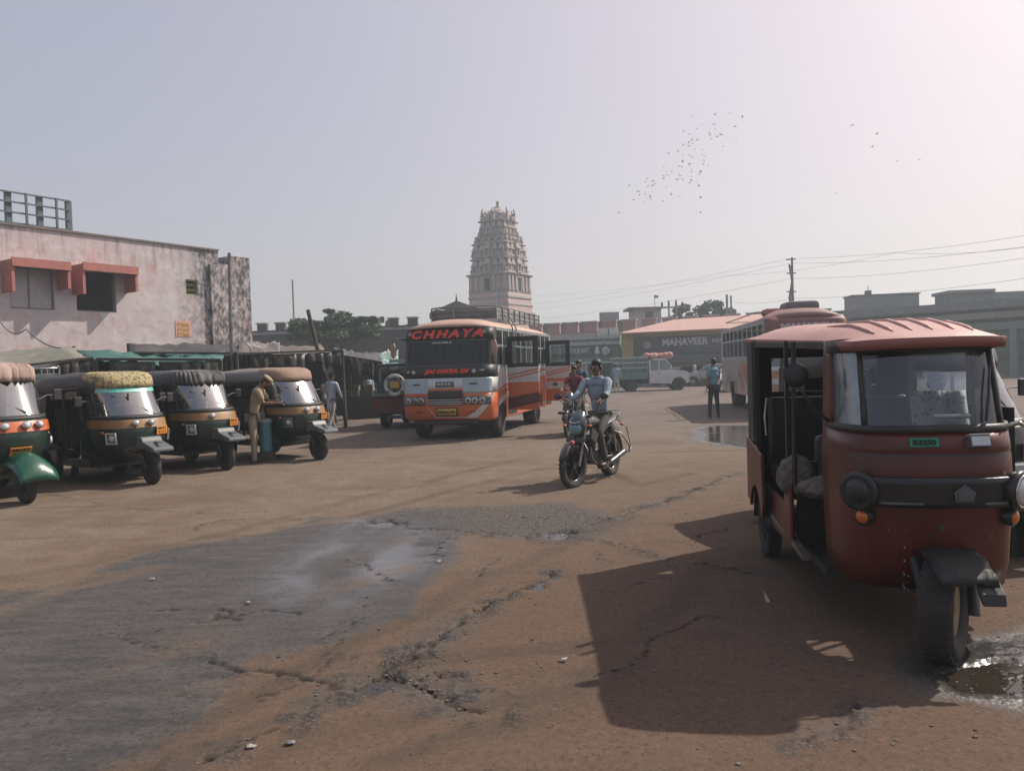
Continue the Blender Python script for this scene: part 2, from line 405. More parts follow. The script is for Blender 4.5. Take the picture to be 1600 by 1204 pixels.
POTS = [gp(l) for l in [
    [(540, 1080), (565, 1064), (590, 1056), (618, 1060), (628, 1068), (605, 1080), (570, 1084)],
    [(846, 838), (860, 830), (885, 829), (898, 834), (880, 843), (858, 844)],
    [(560, 820), (600, 813), (630, 818), (615, 824), (580, 824)],
    [(828, 922), (842, 906), (868, 897), (862, 908), (845, 924)],
    [(1465, 1062), (1500, 1044), (1560, 1036), (1650, 1040), (1670, 1072), (1560, 1086), (1500, 1080)]]]
def axis(spec):
    a = [spec[0][0]]
    for (lo, hi, st0, st1) in spec:
        x = lo
        while x < hi - 1e-6:
            k = (x - lo) / (hi - lo); x = min(hi, x + st0 * (st1 / st0) ** k); a.append(x)
    return np.array(a)
ys = axis([(-30, 0, 6, 2), (0, 2.6, .6, .3), (2.6, 7.5, .017, .026), (7.5, 14, .028, .06), (14, 32, .07, .3), (32, 420, .5, 40)])
xs_r = axis([(0, 3.6, .022, .024), (3.6, 7, .026, .07), (7, 30, .1, 1.5), (30, 420, 2, 50)])
xs = np.concatenate([-xs_r[::-1][:-1], xs_r])
GX, GY = np.meshgrid(xs, ys); nx_, ny_ = len(xs), len(ys)
near = (GY > 2.4) & (GY < 26) & (np.abs(GX) < 16)
X, Y = GX[near], GY[near]
jx = (fbm(X, Y, 1.5, 3) - .5) * .5; jy = (fbm(X, Y, 1.5, 9) - .5) * .5
fx = (fbm(X, Y, 9, 21) - .5); fy = (fbm(X, Y, 9, 33) - .5)
Xw, Yw = X + jx + fx * .10, Y + jy + fy * .10
edge = (fbm(X, Y * .5, 4, 55) - .5)
wet = sst(-.10, .16, sdf(Xw, Yw, WET) + edge * .3)
tan_in = sst(.52, .68, fbm(X * .6 + Y * .5, (Y - X) * 1.8, .9, 71)) * sst(1.3, .1, sdf(X, Y, WET))
wet = np.clip(wet - tan_in * .75, 0, 1)
for P, e in ((WETR, .15), (WETF, .3), (WETG, .1)): wet = np.maximum(wet, sst(-e, e, sdf(Xw, Yw, P) + edge * .6))
sheen = sst(-.2, .5, sdf(Xw, Yw, SHEEN) + edge * .4) * sst(.25, .5, fbm(X, Y * .45, 1.3, 81))
sheen = np.maximum(sheen, .8 * sst(-.1, .15, sdf(Xw, Yw, WETR))); sheen = np.maximum(sheen, sst(-.1, .4, sdf(Xw, Yw, WETF)))
grav = sst(-.3, .25, sdf(Xw, Yw, GRAV)); grav = np.maximum(grav, sst(-.15, .1, sdf(Xw, Yw, WETR)))
wet = np.maximum(wet, grav * .55 * sst(.3, .6, fbm(X, Y, 2.5, 61)))
crack = np.zeros_like(X); cpit = np.zeros_like(X)
Xc, Yc = X + fx * .16 + (vn(X, Y, 30, 5) - .5) * .03, Y + fy * .16 + (vn(X, Y, 30, 6) - .5) * .03
for pts, cwid in zip(CRACKS, CW):
    d = seg_dist(Xc, Yc, pts); wd = (.010 + .024 * sst(.45, .75, fbm(X, Y, 1.7, 91))) * cwid
    crack = np.maximum(crack, sst(1.0, .35, d / wd)); cpit = np.maximum(cpit, sst(1, 0, d / (.22 * cwid)) * cwid)
TRK = [gp(l) for l in [[(-60, 912), (150, 880), (300, 845), (430, 815), (560, 780), (700, 745), (820, 715)], [(-60, 935), (160, 905), (330, 862), (470, 832), (600, 795), (740, 758), (880, 725)],
    [(150, 1204), (330, 1120), (470, 1050), (600, 985), (720, 925), (860, 860), (1000, 805)], [(230, 1204), (400, 1135), (540, 1080), (660, 1040), (790, 1020), (960, 1010), (1100, 990)],
    [(420, 1180), (600, 1130), (760, 1110), (880, 1080), (1000, 1000), (1060, 930), (1100, 880)], [(620, 1204), (760, 1150), (900, 1100), (1000, 1040)], [(80, 1204), (250, 1150), (400, 1085)], [(900, 720), (1000, 760), (1080, 740)], [(420, 905), (520, 868), (600, 850)]]]
track = np.zeros_like(X)
for i, pts in enumerate(TRK):
    d = seg_dist(X + jx * .5, Y + jy * .5, pts); track = np.maximum(track, sst(.16, .03, d) * (.5 + .5 * sst(.35, .6, fbm(X, Y, 1.1, 131 + i))) * (.55 + .6 * vn(X, Y, 18, 7 + i)))
rub = np.clip(cpit, 0, 1) * sst(.45, .6, fbm(X, Y, 7, 101))
pot = np.zeros_like(X)
for P in POTS: pot = np.maximum(pot, sst(-.05, .05, sdf(Xc, Yc, P) + edge * .08))
h = .010 * fbm(X, Y, .7, 41) + .008 * fbm(X, Y, 6, 43) * (1 - sheen * .75) + .0035 * vn(X, Y, 45, 47) * (1 - sheen * .9)
h += grav * .010 * vn(X, Y, 28, 49) + rub * .013 * vn(X, Y, 22, 51)
h -= crack * .024; h -= pot * .03
wet = np.maximum(wet, sst(.2, .8, pot)); wet = np.maximum(wet, np.clip(cpit, 0, 1) * .55 * sst(.42, .6, fbm(X, Y, 3, 111)))
Z = np.zeros(GX.shape); Z[near] = h
A = {k: np.zeros(GX.shape, np.float32) for k in ('wet', 'sheen', 'crack', 'gravel', 'track')}
A['track'][near] = np.clip(track, 0, 1); A['wet'][near] = wet; A['sheen'][near] = np.clip(sheen, 0, 1); A['crack'][near] = np.clip(crack + rub * .35, 0, 1); A['gravel'][near] = np.clip(grav + rub, 0, 1)
me = bpy.data.meshes.new('ground'); nv = nx_ * ny_; me.vertices.add(nv)
co = np.stack([GX, GY, Z], -1).reshape(-1).astype(np.float32); me.vertices.foreach_set('co', co)
ii, jj = np.meshgrid(np.arange(ny_ - 1), np.arange(nx_ - 1), indexing='ij'); q = ii * nx_ + jj
fa = np.stack([q, q + 1, q + nx_ + 1, q + nx_], -1).reshape(-1).astype(np.int32); nf = len(fa) // 4
me.loops.add(len(fa)); me.polygons.add(nf); me.loops.foreach_set('vertex_index', fa)
me.polygons.foreach_set('loop_start', np.arange(nf, dtype=np.int32) * 4); me.polygons.foreach_set('loop_total', np.full(nf, 4, np.int32))
me.polygons.foreach_set('use_smooth', np.ones(nf, bool)); me.update(calc_edges=True)
for k, a in A.items():
    at = me.attributes.new(k, 'FLOAT', 'POINT'); at.data.foreach_set('value', a.reshape(-1))
def ground_mat():
    m = bpy.data.materials.new('dusty_yard'); m.use_nodes = True; t = m.node_tree; n = t.nodes; l = t.links.new; b = n['Principled BSDF']
    tc = n.new('ShaderNodeTexCoord'); ob = tc.outputs['Object']
    def noise(s, d=8, st=None, rough=.6):
        x = n.new('ShaderNodeTexNoise'); x.inputs['Scale'].default_value = s; x.inputs['Detail'].default_value = d; x.inputs['Roughness'].default_value = rough
        if st:
            mp = n.new('ShaderNodeMapping'); mp.inputs['Scale'].default_value = st[0]; mp.inputs['Rotation'].default_value = (0, 0, R(st[1])); l(ob, mp.inputs[0]); l(mp.outputs[0], x.inputs[0])
        else: l(ob, x.inputs[0])
        return x.outputs[0]
    def rng(s, a, c, d=0, e=1):
        x = n.new('ShaderNodeMapRange'); x.inputs[1].default_value = a; x.inputs[2].default_value = c; x.inputs[3].default_value = d; x.inputs[4].default_value = e; l(s, x.inputs[0]); return x.outputs[0]
    def mix(f, a, c, bl='MIX'):
        x = n.new('ShaderNodeMix'); x.data_type = 'RGBA'; x.blend_type = bl
        if isinstance(f, float): x.inputs[0].default_value = f
        else: l(f, x.inputs[0])
        for i, s in ((6, a), (7, c)):
            if isinstance(s, tuple): x.inputs[i].default_value = (*s, 1)
            else: l(s, x.inputs[i])
        return x.outputs[2]
    def math_(o, a, c):
        x = n.new('ShaderNodeMath'); x.operation = o
        for i, s in ((0, a), (1, c)):
            if isinstance(s, (int, float)): x.inputs[i].default_value = s
            else: l(s, x.inputs[i])
        return x.outputs[0]
    def attr(k):
        x = n.new('ShaderNodeAttribute'); x.attribute_name = k; return x.outputs['Fac']
    big = noise(.35, 6); med = noise(2.2, 9); fine = noise(38, 6, None, .7); vfine = noise(150, 3)
    sepx = n.new('ShaderNodeSeparateXYZ'); l(ob, sepx.inputs[0])
    side = rng(math_('ADD', math_('SUBTRACT', sepx.outputs[1], math_('MULTIPLY', sepx.outputs[0], .9)), math_('MULTIPLY', big, 5)), 8.0, 14.5)
    c = mix(side, (.128, .083, .057), (.190, .148, .107))           # red earth near the crack, paler sand by the rickshaws
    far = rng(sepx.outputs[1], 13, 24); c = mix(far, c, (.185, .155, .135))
    c = mix(rng(med, .35, .7), c, mix(.5, c, (.11, .072, .052)))
    c = mix(math_('MULTIPLY', rng(big, .5, .62), .45), c, (.105, .062, .045))
    tr = noise(1.1, 7, ((.35, 3.2, 1), -28)); c = mix(math_('MULTIPLY', rng(tr, .54, .68), .42), c, (.085, .063, .048))    # tyre-dragged streaks
    tr2 = noise(1.0, 6, ((.3, 4.5, 1), 35)); c = mix(math_('MULTIPLY', rng(tr2, .58, .68), .35), c, (.08, .06, .046))
    c = mix(math_('MULTIPLY', rng(fine, .52, .66), .7), c, (.05, .038, .03))
    c = mix(math_('MULTIPLY', rng(fine, .42, .28), .35), c, (.27, .22, .18))
    peb = n.new('ShaderNodeTexVoronoi'); peb.inputs['Scale'].default_value = 34; l(ob, peb.inputs[0])
    spk = math_('MULTIPLY', rng(peb.outputs['Distance'], .16, .10), rng(noise(5, 3), .56, .62)); c = mix(math_('MULTIPLY', spk, .8), c, (.06, .05, .045))
    gv = attr('gravel'); vo = n.new('ShaderNodeTexVoronoi'); vo.inputs['Scale'].default_value = 42; l(ob, vo.inputs[0])
    gcol = mix(rng(vo.outputs['Distance'], .1, .5), (.22, .20, .185), (.05, .045, .04)); c = mix(math_('MULTIPLY', gv, .75), c, gcol)
    c = mix(math_('MULTIPLY', attr('track'), .55), c, (.062, .048, .036))
    wn = attr('wet'); wcol = mix(rng(noise(3.5, 10, ((.5, 2.2, 1), -28), .75), .4, .62), (.034, .035, .036), (.078, .070, .063))
    wcol = mix(rng(fine, .5, .68), wcol, (.020, .018, .016)); wcol = mix(math_('MULTIPLY', rng(fine, .42, .3), .5), wcol, (.13, .11, .095))
    c = mix(math_('MULTIPLY', wn, .90), c, wcol)
    ck = attr('crack'); c = mix(math_('MULTIPLY', ck, .95), c, (.016, .013, .011))
    l(c, b.inputs['Base Color'])
    sh = attr('sheen')
    film = math_('MULTIPLY', sh, rng(noise(1.6, 6, ((.6, 1.7, 1), -25)), .22, .42))
    r = math_('SUBTRACT', .93, math_('MULTIPLY', wn, .30)); r = math_('SUBTRACT', r, math_('MULTIPLY', film, .60)); r = math_('ADD', r, math_('MULTIPLY', math_('SUBTRACT', fine, .5), .3))
    r2 = n.new('ShaderNodeClamp'); r2.inputs[1].default_value = .09; l(r, r2.inputs[0]); l(r2.outputs[0], b.inputs['Roughness'])
    l(math_('ADD', math_('ADD', math_('MULTIPLY', wn, .20), .20), math_('MULTIPLY', film, .5)), b.inputs['Specular IOR Level'])
    hgt = math_('ADD', math_('MULTIPLY', fine, .6), math_('MULTIPLY', vfine, .35)); hgt = math_('ADD', hgt, math_('MULTIPLY', math_('SUBTRACT', 1, vo.outputs['Distance']), gv))
    bu = n.new('ShaderNodeBump'); bu.inputs['Distance'].default_value = .012; l(hgt, bu.inputs['Height'])
    st = math_('SUBTRACT', .75, math_('MULTIPLY', wn, .22)); st = math_('SUBTRACT', st, math_('MULTIPLY', film, .47)); l(st, bu.inputs['Strength']); l(bu.outputs[0], b.inputs['Normal'])
    return m
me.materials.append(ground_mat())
g_ = bpy.data.objects.new('ground', me); COL.objects.link(g_); structure(g_)

wm = bpy.data.materials.new('puddle_water'); wm.use_nodes = True; b_ = wm.node_tree.nodes['Principled BSDF']
b_.inputs['Base Color'].default_value = (.035, .028, .02, 1); b_.inputs['Roughness'].default_value = .03; b_.inputs['IOR'].default_value = 1.33
for P in POTS:
    cx = sum(p[0] for p in P) / len(P); cy = sum(p[1] for p in P) / len(P)
    vs = []
    for k in range(len(P)):
        for s_ in (0, .5):
            a, b2 = P[k], P[(k + 1) % len(P)]; x = a[0] + (b2[0] - a[0]) * s_; y = a[1] + (b2[1] - a[1]) * s_
            vs.append((cx + (x - cx) * 1.12, cy + (y - cy) * 1.12, -.008))
    o = mb(wm).add(vs, [tuple(range(len(vs)))]).build('puddle'); structure(o)

# loose stones and grit: nobody could count them
b = mb(mat('stone', (.16, .13, .11), (.07, .06, .05), scale=20, rough=.85))
for k in range(2200):
    if k < 1200:
        y = 3.0 + 12 * random.random() ** 1.6; x = (random.random() - .5) * 1.4 * y
    elif k < 1900:
        c = CRACKS[random.choice([0, 1, 2, 3, 3, 4, 5, 5, 6, 7, 9, 10])]; a = random.choice(c); x = a[0] + random.gauss(0, .12); y = a[1] + random.gauss(0, .12)
    else:
        P = random.choice([GRAV, GRAV, WETR]); a, b2, c = random.sample(P, 3); u, v = random.random(), random.random(); x = a[0] + (b2[0] - a[0]) * u * .7 + (c[0] - a[0]) * v * .3; y = a[1] + (b2[1] - a[1]) * u * .7 + (c[1] - a[1]) * v * .3
    s_ = random.choice([.003, .004, .005, .007, .011]) * (.7 + .6 * random.random())
    b.ell((x, y, .007 + s_ * .3), (s_, s_ * random.uniform(.6, 1), s_ * .5), 5, 3, Matrix.Rotation(random.random() * 6, 3, 'Z'))
b.sm = [False] * len(b.sm); stuff(b.build('loose_stones'))
LIT = [(455, 1167, 'crumpled grey wrapper lying on red earth below the big crack', (.3, .3, .32)), (392, 1172, 'pale torn paper scrap on the dirt at the bottom left', (.55, .48, .42)), (388, 945, 'small white paper flake on the wet brown patch', (.5, .47, .46)),
       (628, 806, 'white rag scrap at the near end of the long crack', (.6, .55, .55)), (881, 1035, 'white plastic flake alone on red earth left of the big shadow', (.6, .58, .56)), (686, 880, 'pale scrap on the right rim of the wet sheen', (.55, .5, .48)), (238, 908, 'tiny white flake on the upper left of the wet patch', (.6, .58, .56))]
for i, (px, py, lb, c) in enumerate(LIT):
    p = hitz(px, py); b = mb(mat('litter%d' % i, tuple(v * .6 for v in c), rough=.8)); g = []
    for u in range(4): g.append([Vector(((u - 1.5) * .013 + random.uniform(-.006, .006), (v - 1.5) * .010 + random.uniform(-.006, .006), .014 + random.uniform(0, .014))) for v in range(4)])
    b.sheet(g); o = b.build('litter', solid=.001, loc=(p.x, p.y, .003)); tag(o, lb, 'litter')

# ---------------------------------------------------------------- haze
hz = mb(); m = bpy.data.materials.new('haze'); m.use_nodes = True; n = m.node_tree.nodes; n.remove(n['Principled BSDF'])
pv = n.new('ShaderNodeVolumePrincipled'); pv.inputs['Color'].default_value = (.80, .92, .98, 1); pv.inputs['Density'].default_value = .0020; pv.inputs['Anisotropy'].default_value = .35
m.node_tree.links.new(pv.outputs[0], n['Material Output'].inputs['Volume'])
hz.use(m).bx(-470, 470, -60, 470, -1.1, 34); stuff(hz.build('haze'))

# ---------------------------------------------------------------- left building
A_ = hitz(0, 350, 7.0); B_ = hitz(345, 393, 7.0); fd = Vector((B_.x - A_.x, B_.y - A_.y, 0)).normalized(); fn = Vector((fd.y, -fd.x, 0))
FO = Vector((A_.x, A_.y, 0))
def FP(px, py):
    p = hitp(px, py, FO, fn); return ((p - FO).dot(fd), p.z)
plaster = bpy.data.materials.new('stained_pink_plaster'); plaster.use_nodes = True
def plaster_mat(m, base, mould_x0=None):
    t = m.node_tree; n = t.nodes; l = t.links.new; b = n['Principled BSDF']; tc = n.new('ShaderNodeTexCoord')
    def no(s, st=(1, 1, 1), d=9, r=.62):
        mp = n.new('ShaderNodeMapping'); mp.inputs['Scale'].default_value = st; l(tc.outputs['Object'], mp.inputs[0])
        x = n.new('ShaderNodeTexNoise'); x.inputs['Scale'].default_value = s; x.inputs['Detail'].default_value = d; x.inputs['Roughness'].default_value = r; l(mp.outputs[0], x.inputs[0]); return x.outputs[0]
    def rg(s, a, b2, c=0, d=1):
        x = n.new('ShaderNodeMapRange'); x.inputs[1].default_value = a; x.inputs[2].default_value = b2; x.inputs[3].default_value = c; x.inputs[4].default_value = d; l(s, x.inputs[0]); return x.outputs[0]
    def mu(a, b2, op='MULTIPLY'):
        x = n.new('ShaderNodeMath'); x.operation = op; x.use_clamp = False
        for i, s in ((0, a), (1, b2)):
            if isinstance(s, (int, float)): x.inputs[i].default_value = s
            else: l(s, x.inputs[i])
        return x.outputs[0]
    def mix(f, a, b2):
        x = n.new('ShaderNodeMix'); x.data_type = 'RGBA'; l(f, x.inputs[0])
        for i, s in ((6, a), (7, b2)):
            if isinstance(s, tuple): x.inputs[i].default_value = (*s, 1)
            else: l(s, x.inputs[i])
        return x.outputs[2]
    c = mix(rg(no(.6), .4, .62), base[0], base[1])
    c = mix(mu(rg(no(1.1, (1, 1, 1.6), 12, .7), .50, .60), .7), c, (.60, .57, .56)); c = mix(mu(rg(no(2.5), .50, .66), .65), c, base[2])
    c = mix(mu(rg(no(.9, (2, 2, 1), 10), .57, .66), .55), c, (.50, .27, .25))          # bare red patches
    sx = n.new('ShaderNodeSeparateXYZ'); l(tc.outputs['Object'], sx.inputs[0])
    st = rg(no(1.6, (2.2, 2.2, .22), 9), .5, .68); top = rg(sx.outputs[2], 5.4, 7.0)
    c = mix(mu(mu(st, top), .75), c, (.13, .12, .12))
    if mould_x0 is not None:
        mo = rg(mu(sx.outputs[0], mu(no(.7, (1, 1, 1), 10, .75), 4.5), 'ADD'), mould_x0 + 1.7, mould_x0 + 2.9)
        c = mix(mu(mo, rg(no(5, (1, 1, .6), 10, .8), .40, .56)), c, (.055, .055, .055))
    l(c, b.inputs['Base Color']); b.inputs['Roughness'].default_value = .9
    bu = n.new('ShaderNodeBump'); bu.inputs['Strength'].default_value = .35; bu.inputs['Distance'].default_value = .03; l(no(14), bu.inputs['Height']); l(bu.outputs[0], b.inputs['Normal'])
s_end = FP(345, 500)[0]
plaster_mat(plaster, ((.52, .43, .43), (.52, .48, .48), (.36, .30, .30)), s_end - 1.3)
bl = thing('concrete_building', 'weathered pale pink two-storey building with red window shades at the far left', 'building', FO, math.atan2(fd.y, fd.x))
# local: x along the facade, y away from the viewer, z up
W1 = (FP(15, 450)[0], FP(84, 450)[0], FP(50, 483)[1], FP(50, 418)[1]); W2 = (FP(119, 455)[0], FP(181, 455)[0], FP(150, 487)[1], FP(150, 424)[1])
W3 = (FP(290, 450)[0], FP(309, 450)[0], FP(299, 461)[1], FP(299, 437)[1])
x0 = -9; xe = s_end
mb(plaster).walls(x0, xe, 0, 7.0, 0, .3, [W1, W2, W3]).build('front_wall', bl)
mb(plaster).bx(x0, x0 + .3, .301, 9, 0, 6.98).bx(xe - .3, xe, .301, 9, 0, 6.98).bx(x0, xe, 9.001, 9.3, 0, 6.98).build('wall', bl)
mb(plaster).bx(x0 + .3, xe - .3, .3, 9, 6.1, 6.3).build('roof_slab', bl)
mb(M['dark']).bx(x0 + .3, xe - .3, 2.5, 2.6, 0, 6.1).build('inner_wall', bl)
xe2 = FP(397, 480)[0] + .2
mb(plaster).bx(xe + .002, xe2, .45, 6, 0, 6.55).bx(xe2 - 1.0, xe2, .45, 1.6, 6.55, 6.95).build('stair_block', bl)
mb(plaster).bx(xe - .5, xe - .02, -.14, -.002, 0, 6.4).build('pier', bl)
mb(mat('drip_edge', (.2, .17, .16), rough=.9)).bx(x0, xe, -.07, .36, 7.0, 7.07).build('coping', bl)
chj = mat('sunshade_red', (.46, .16, .13), (.36, .12, .10), rough=.75, dust=.25, bump=.1); fr = mat('window_frame_teal', (.17, .2, .2), rough=.6, dust=.2)
def shade(xa, xb, zt):
    o = mb(chj).bx(xa, xb, -.75, -.002, zt, zt + .12).build('sunshade_slab', bl, bevel=.01)
    mb(chj).bx(xa, xb, -.83, -.752, zt - .12, zt + .17).build('sunshade_lip', bl)
    mb(chj).bx(xa, xa + .1, -.75, -.002, zt - .95, zt - .003).build('sunshade_fin', bl)
    mb(chj).bx(xb - .1, xb, -.75, -.002, zt - .75, zt - .003).build('sunshade_fin', bl)
shade(W1[0] - .25, W1[1] + .22, W1[3] + .02); shade(W2[0] - .14, W2[1] + .45, W2[3] + .02)
pane = mat('frosted_pane', (.42, .38, .40), (.34, .32, .34), rough=.35, spec=.6)
wf = mb(fr).bx(W1[0], W1[1], .08, .14, W1[2], W1[2] + .06).bx(W1[0], W1[1], .08, .14, W1[3] - .06, W1[3]).bx(W1[0], W1[0] + .05, .08, .14, W1[2] + .06, W1[3] - .06).bx(W1[1] - .05, W1[1], .08, .14, W1[2] + .06, W1[3] - .06).bx((W1[0] + W1[1]) / 2 - .1, (W1[0] + W1[1]) / 2 - .05, .08, .14, W1[2] + .06, W1[3] - .06).build('window', bl)
xm = (W1[0] + W1[1]) / 2 - .075
mb(pane).bx(W1[0] + .05, xm - .025, .1, .115, W1[2] + .06, W1[3] - .06).build('pane', wf); mb(pane).bx(xm + .025, W1[1] - .05, .1, .115, W1[2] + .06, W1[3] - .06).build('pane', wf)
wf = mb(fr).bx(W2[0], W2[1], .1, .16, W2[2], W2[2] + .05).bx(W2[0], W2[0] + .05, .1, .16, W2[2] + .05, W2[3]).bx(W2[1] - .05, W2[1], .1, .16, W2[2] + .05, W2[3]).build('window', bl); wf['label'] = 'dark open window with a rusty grille'
bar = mb(M['dark']).bx(-.008, .01, -.01, .01, 0, W2[3] - W2[2] - .06).build('grille_bar', wf, loc=(W2[0] + .15, .2, W2[2] + .05))
for k in range(1, 9): dup(bar, wf, (W2[0] + .15 + k * (W2[1] - W2[0] - .25) / 9, .2, W2[2] + .05))
for k in range(3): mb(M['dark']).bx(W2[0] + .05, W2[1] - .05, .185, .215, W2[2] + .3 + k * .45, W2[2] + .32 + k * .45).build('grille_bar', wf)
wf = mb(mat('vent_frame', (.28, .27, .12), rough=.8)).bx(W3[0], W3[1], .05, .12, W3[2], W3[2] + .06).bx(W3[0], W3[1], .05, .12, W3[3] - .06, W3[3]).bx(W3[0], W3[0] + .06, .05, .12, W3[2] + .06, W3[3] - .06).bx(W3[1] - .06, W3[1], .05, .12, W3[2] + .06, W3[3] - .06).build('vent_window', bl)
for k in range(2): mb(mat('vent_slat', (.2, .2, .1), rough=.8)).box(((W3[0] + W3[1]) / 2, .1, W3[2] + .2 + k * .22), (W3[1] - W3[0] - .12, .02, .12), Matrix.Rotation(.5, 3, 'X')).build('louvre', wf)
# painted notice on the wall
N = (FP(274, 512)[0], FP(298, 512)[0], FP(286, 526)[1], FP(286, 501)[1])
nb = mb(mat('notice_paint', (.60, .38, .30), (.52, .33, .27), rough=.8)).bx(N[0], N[1], -.02, -.002, N[2], N[3]).build('painted_notice', bl)
for k, s_ in enumerate(['NO PARKING', 'NO STAND', 'NO PARKING']):
    text(s_, .2, mat('notice_letter', (.75, .42, .12), rough=.7), nb, frame3((1, 0, 0), (0, 0, 1), ((N[0] + N[1]) / 2, -.026, N[3] - .16 - k * (N[3] - N[2]) / 3.4)), width=(N[1] - N[0]) * .8, height=.16)
# frame on the roof: a bare hoarding frame
hf = thing('hoarding_frame', 'bare teal steel hoarding frame standing on the flat roof edge at top left', 'frame', FO, math.atan2(fd.y, fd.x))
zt0, zt1 = FP(0, 296)[1], FP(110, 328)[1]; hx1 = FP(110, 340)[0]; tm = mat('frame_teal', (.10, .15, .16), rough=.6, dust=.2)
zb = 7.0
def ztop(x): return zt0
xsP = [-3.2, FP(14, 300)[0], FP(64, 320)[0], hx1]
for x in xsP: mb(tm).bx(x - .09, x + .09, .05, .2, zb + .07, ztop(x)).build('post', hf)
for f_ in (0.02, .36, .69, 1.0): mb(tm).bx(xsP[0] - .1, hx1, -.02, .045, zb + .1 + (ztop(0) - zb - .1) * f_ - .05, zb + .1 + (ztop(0) - zb - .1) * f_).build('rail', hf)
for x in (-1.8, (xsP[1] + xsP[2]) / 2, (xsP[2] + xsP[3]) / 2): mb(tm).bx(x - .035, x + .035, -.08, -.022, zb + .1, ztop(x)).build('upright', hf)
for x in xsP[1:]: mb(tm).beam((x, .25, ztop(x) - .7), (x + .5, 1.2, zb - .68), .04).build('brace', hf)
# service pole in front of the building
def post(px0, py0, px1, py1, Y, r, label, name='wooden_pole', m=None, zb=None, dy=0, cat='pole'):
    a = hity(px0, py0, Y); bt = hity(px1, py1, Y + dy)
    if zb is not None: bt = Vector((bt.x, bt.y, zb))
    o = mb(m or M['wood']).tube([bt - Vector((bt.x, bt.y, 0)), (bt + a) / 2 - Vector((bt.x, bt.y, 0)), a - Vector((bt.x, bt.y, 0))], [r * 1.1, r, r * .9], 8).build(name, loc=(bt.x, bt.y, 0))
    return tag(o, label, cat)
post(358, 395, 362, 600, 22, .055, 'tall thin grey pole rising before the mouldy corner of the pink building', 'steel_pole', M['steel'], 0)
post(481, 484, 524, 640, 25, .07, 'leaning wooden pole sticking up through the stall roof beside the white-shirted man', zb=0)
post(534, 547, 541, 667, 23.5, .05, 'upright wooden post holding the end of the stall roof near the walking man', zb=0)
post(457, 437, 461, 560, 95, .12, 'faint thin lattice mast far behind the stalls', 'radio_mast', M['steel'], 0, cat='mast')

# ---------------------------------------------------------------- tarpaulin stalls
def tarp(corners, m, parent, sag=.18, wr=.11, n=14, name='canopy', seed=1):
    a, b2, c, d = [Vector(p) for p in corners]; g = []
    for i in range(n + 1):
        u = i / n; row = []
        for j in range(n + 1):
            v = j / n; p = (a * (1 - v) + b2 * v) * (1 - u) + (d * (1 - v) + c * v) * u
            p.z -= sag * 4 * u * (1 - u) * (.6 + .4 * math.sin(v * 9 + seed)) * .5 + sag * v * (1 - v)
            p.z += wr * (mnoise.noise(Vector((u * 5 + seed * 7, v * 3, seed))) + .5 * mnoise.noise(Vector((u * 14, v * 9 + seed, seed))))
            p.z += wr * .6 * math.sin(v * 40 + 3 * u) * (u if u > .5 else 1 - u) * .6
            row.append(p)
        g.append(row)
    return mb(m).sheet(g).build(name, parent, solid=.012)
TG = mat('green_tarpaulin', (.035, .17, .14), (.02, .10, .085), rough=.38, dust=.25, bump=.15); TO = mat('olive_tarpaulin', (.20, .21, .17), (.13, .14, .11), rough=.6, dust=.3, bump=.2)
TD = mat('dark_tarpaulin', (.035, .035, .035), (.06, .055, .05), rough=.5, dust=.25, bump=.2); TB = mat('sacking', (.16, .13, .11), (.09, .08, .07), rough=.9, dust=.3, bump=.3)
TW = mat('whitish_cloth', (.42, .38, .36), (.33, .30, .29), rough=.85, dust=.25, bump=.2)
brd = mat('stall_board', (.045, .035, .028), (.02, .018, .016), rough=.85, stretch=(1, 1, 6), bump=.2)
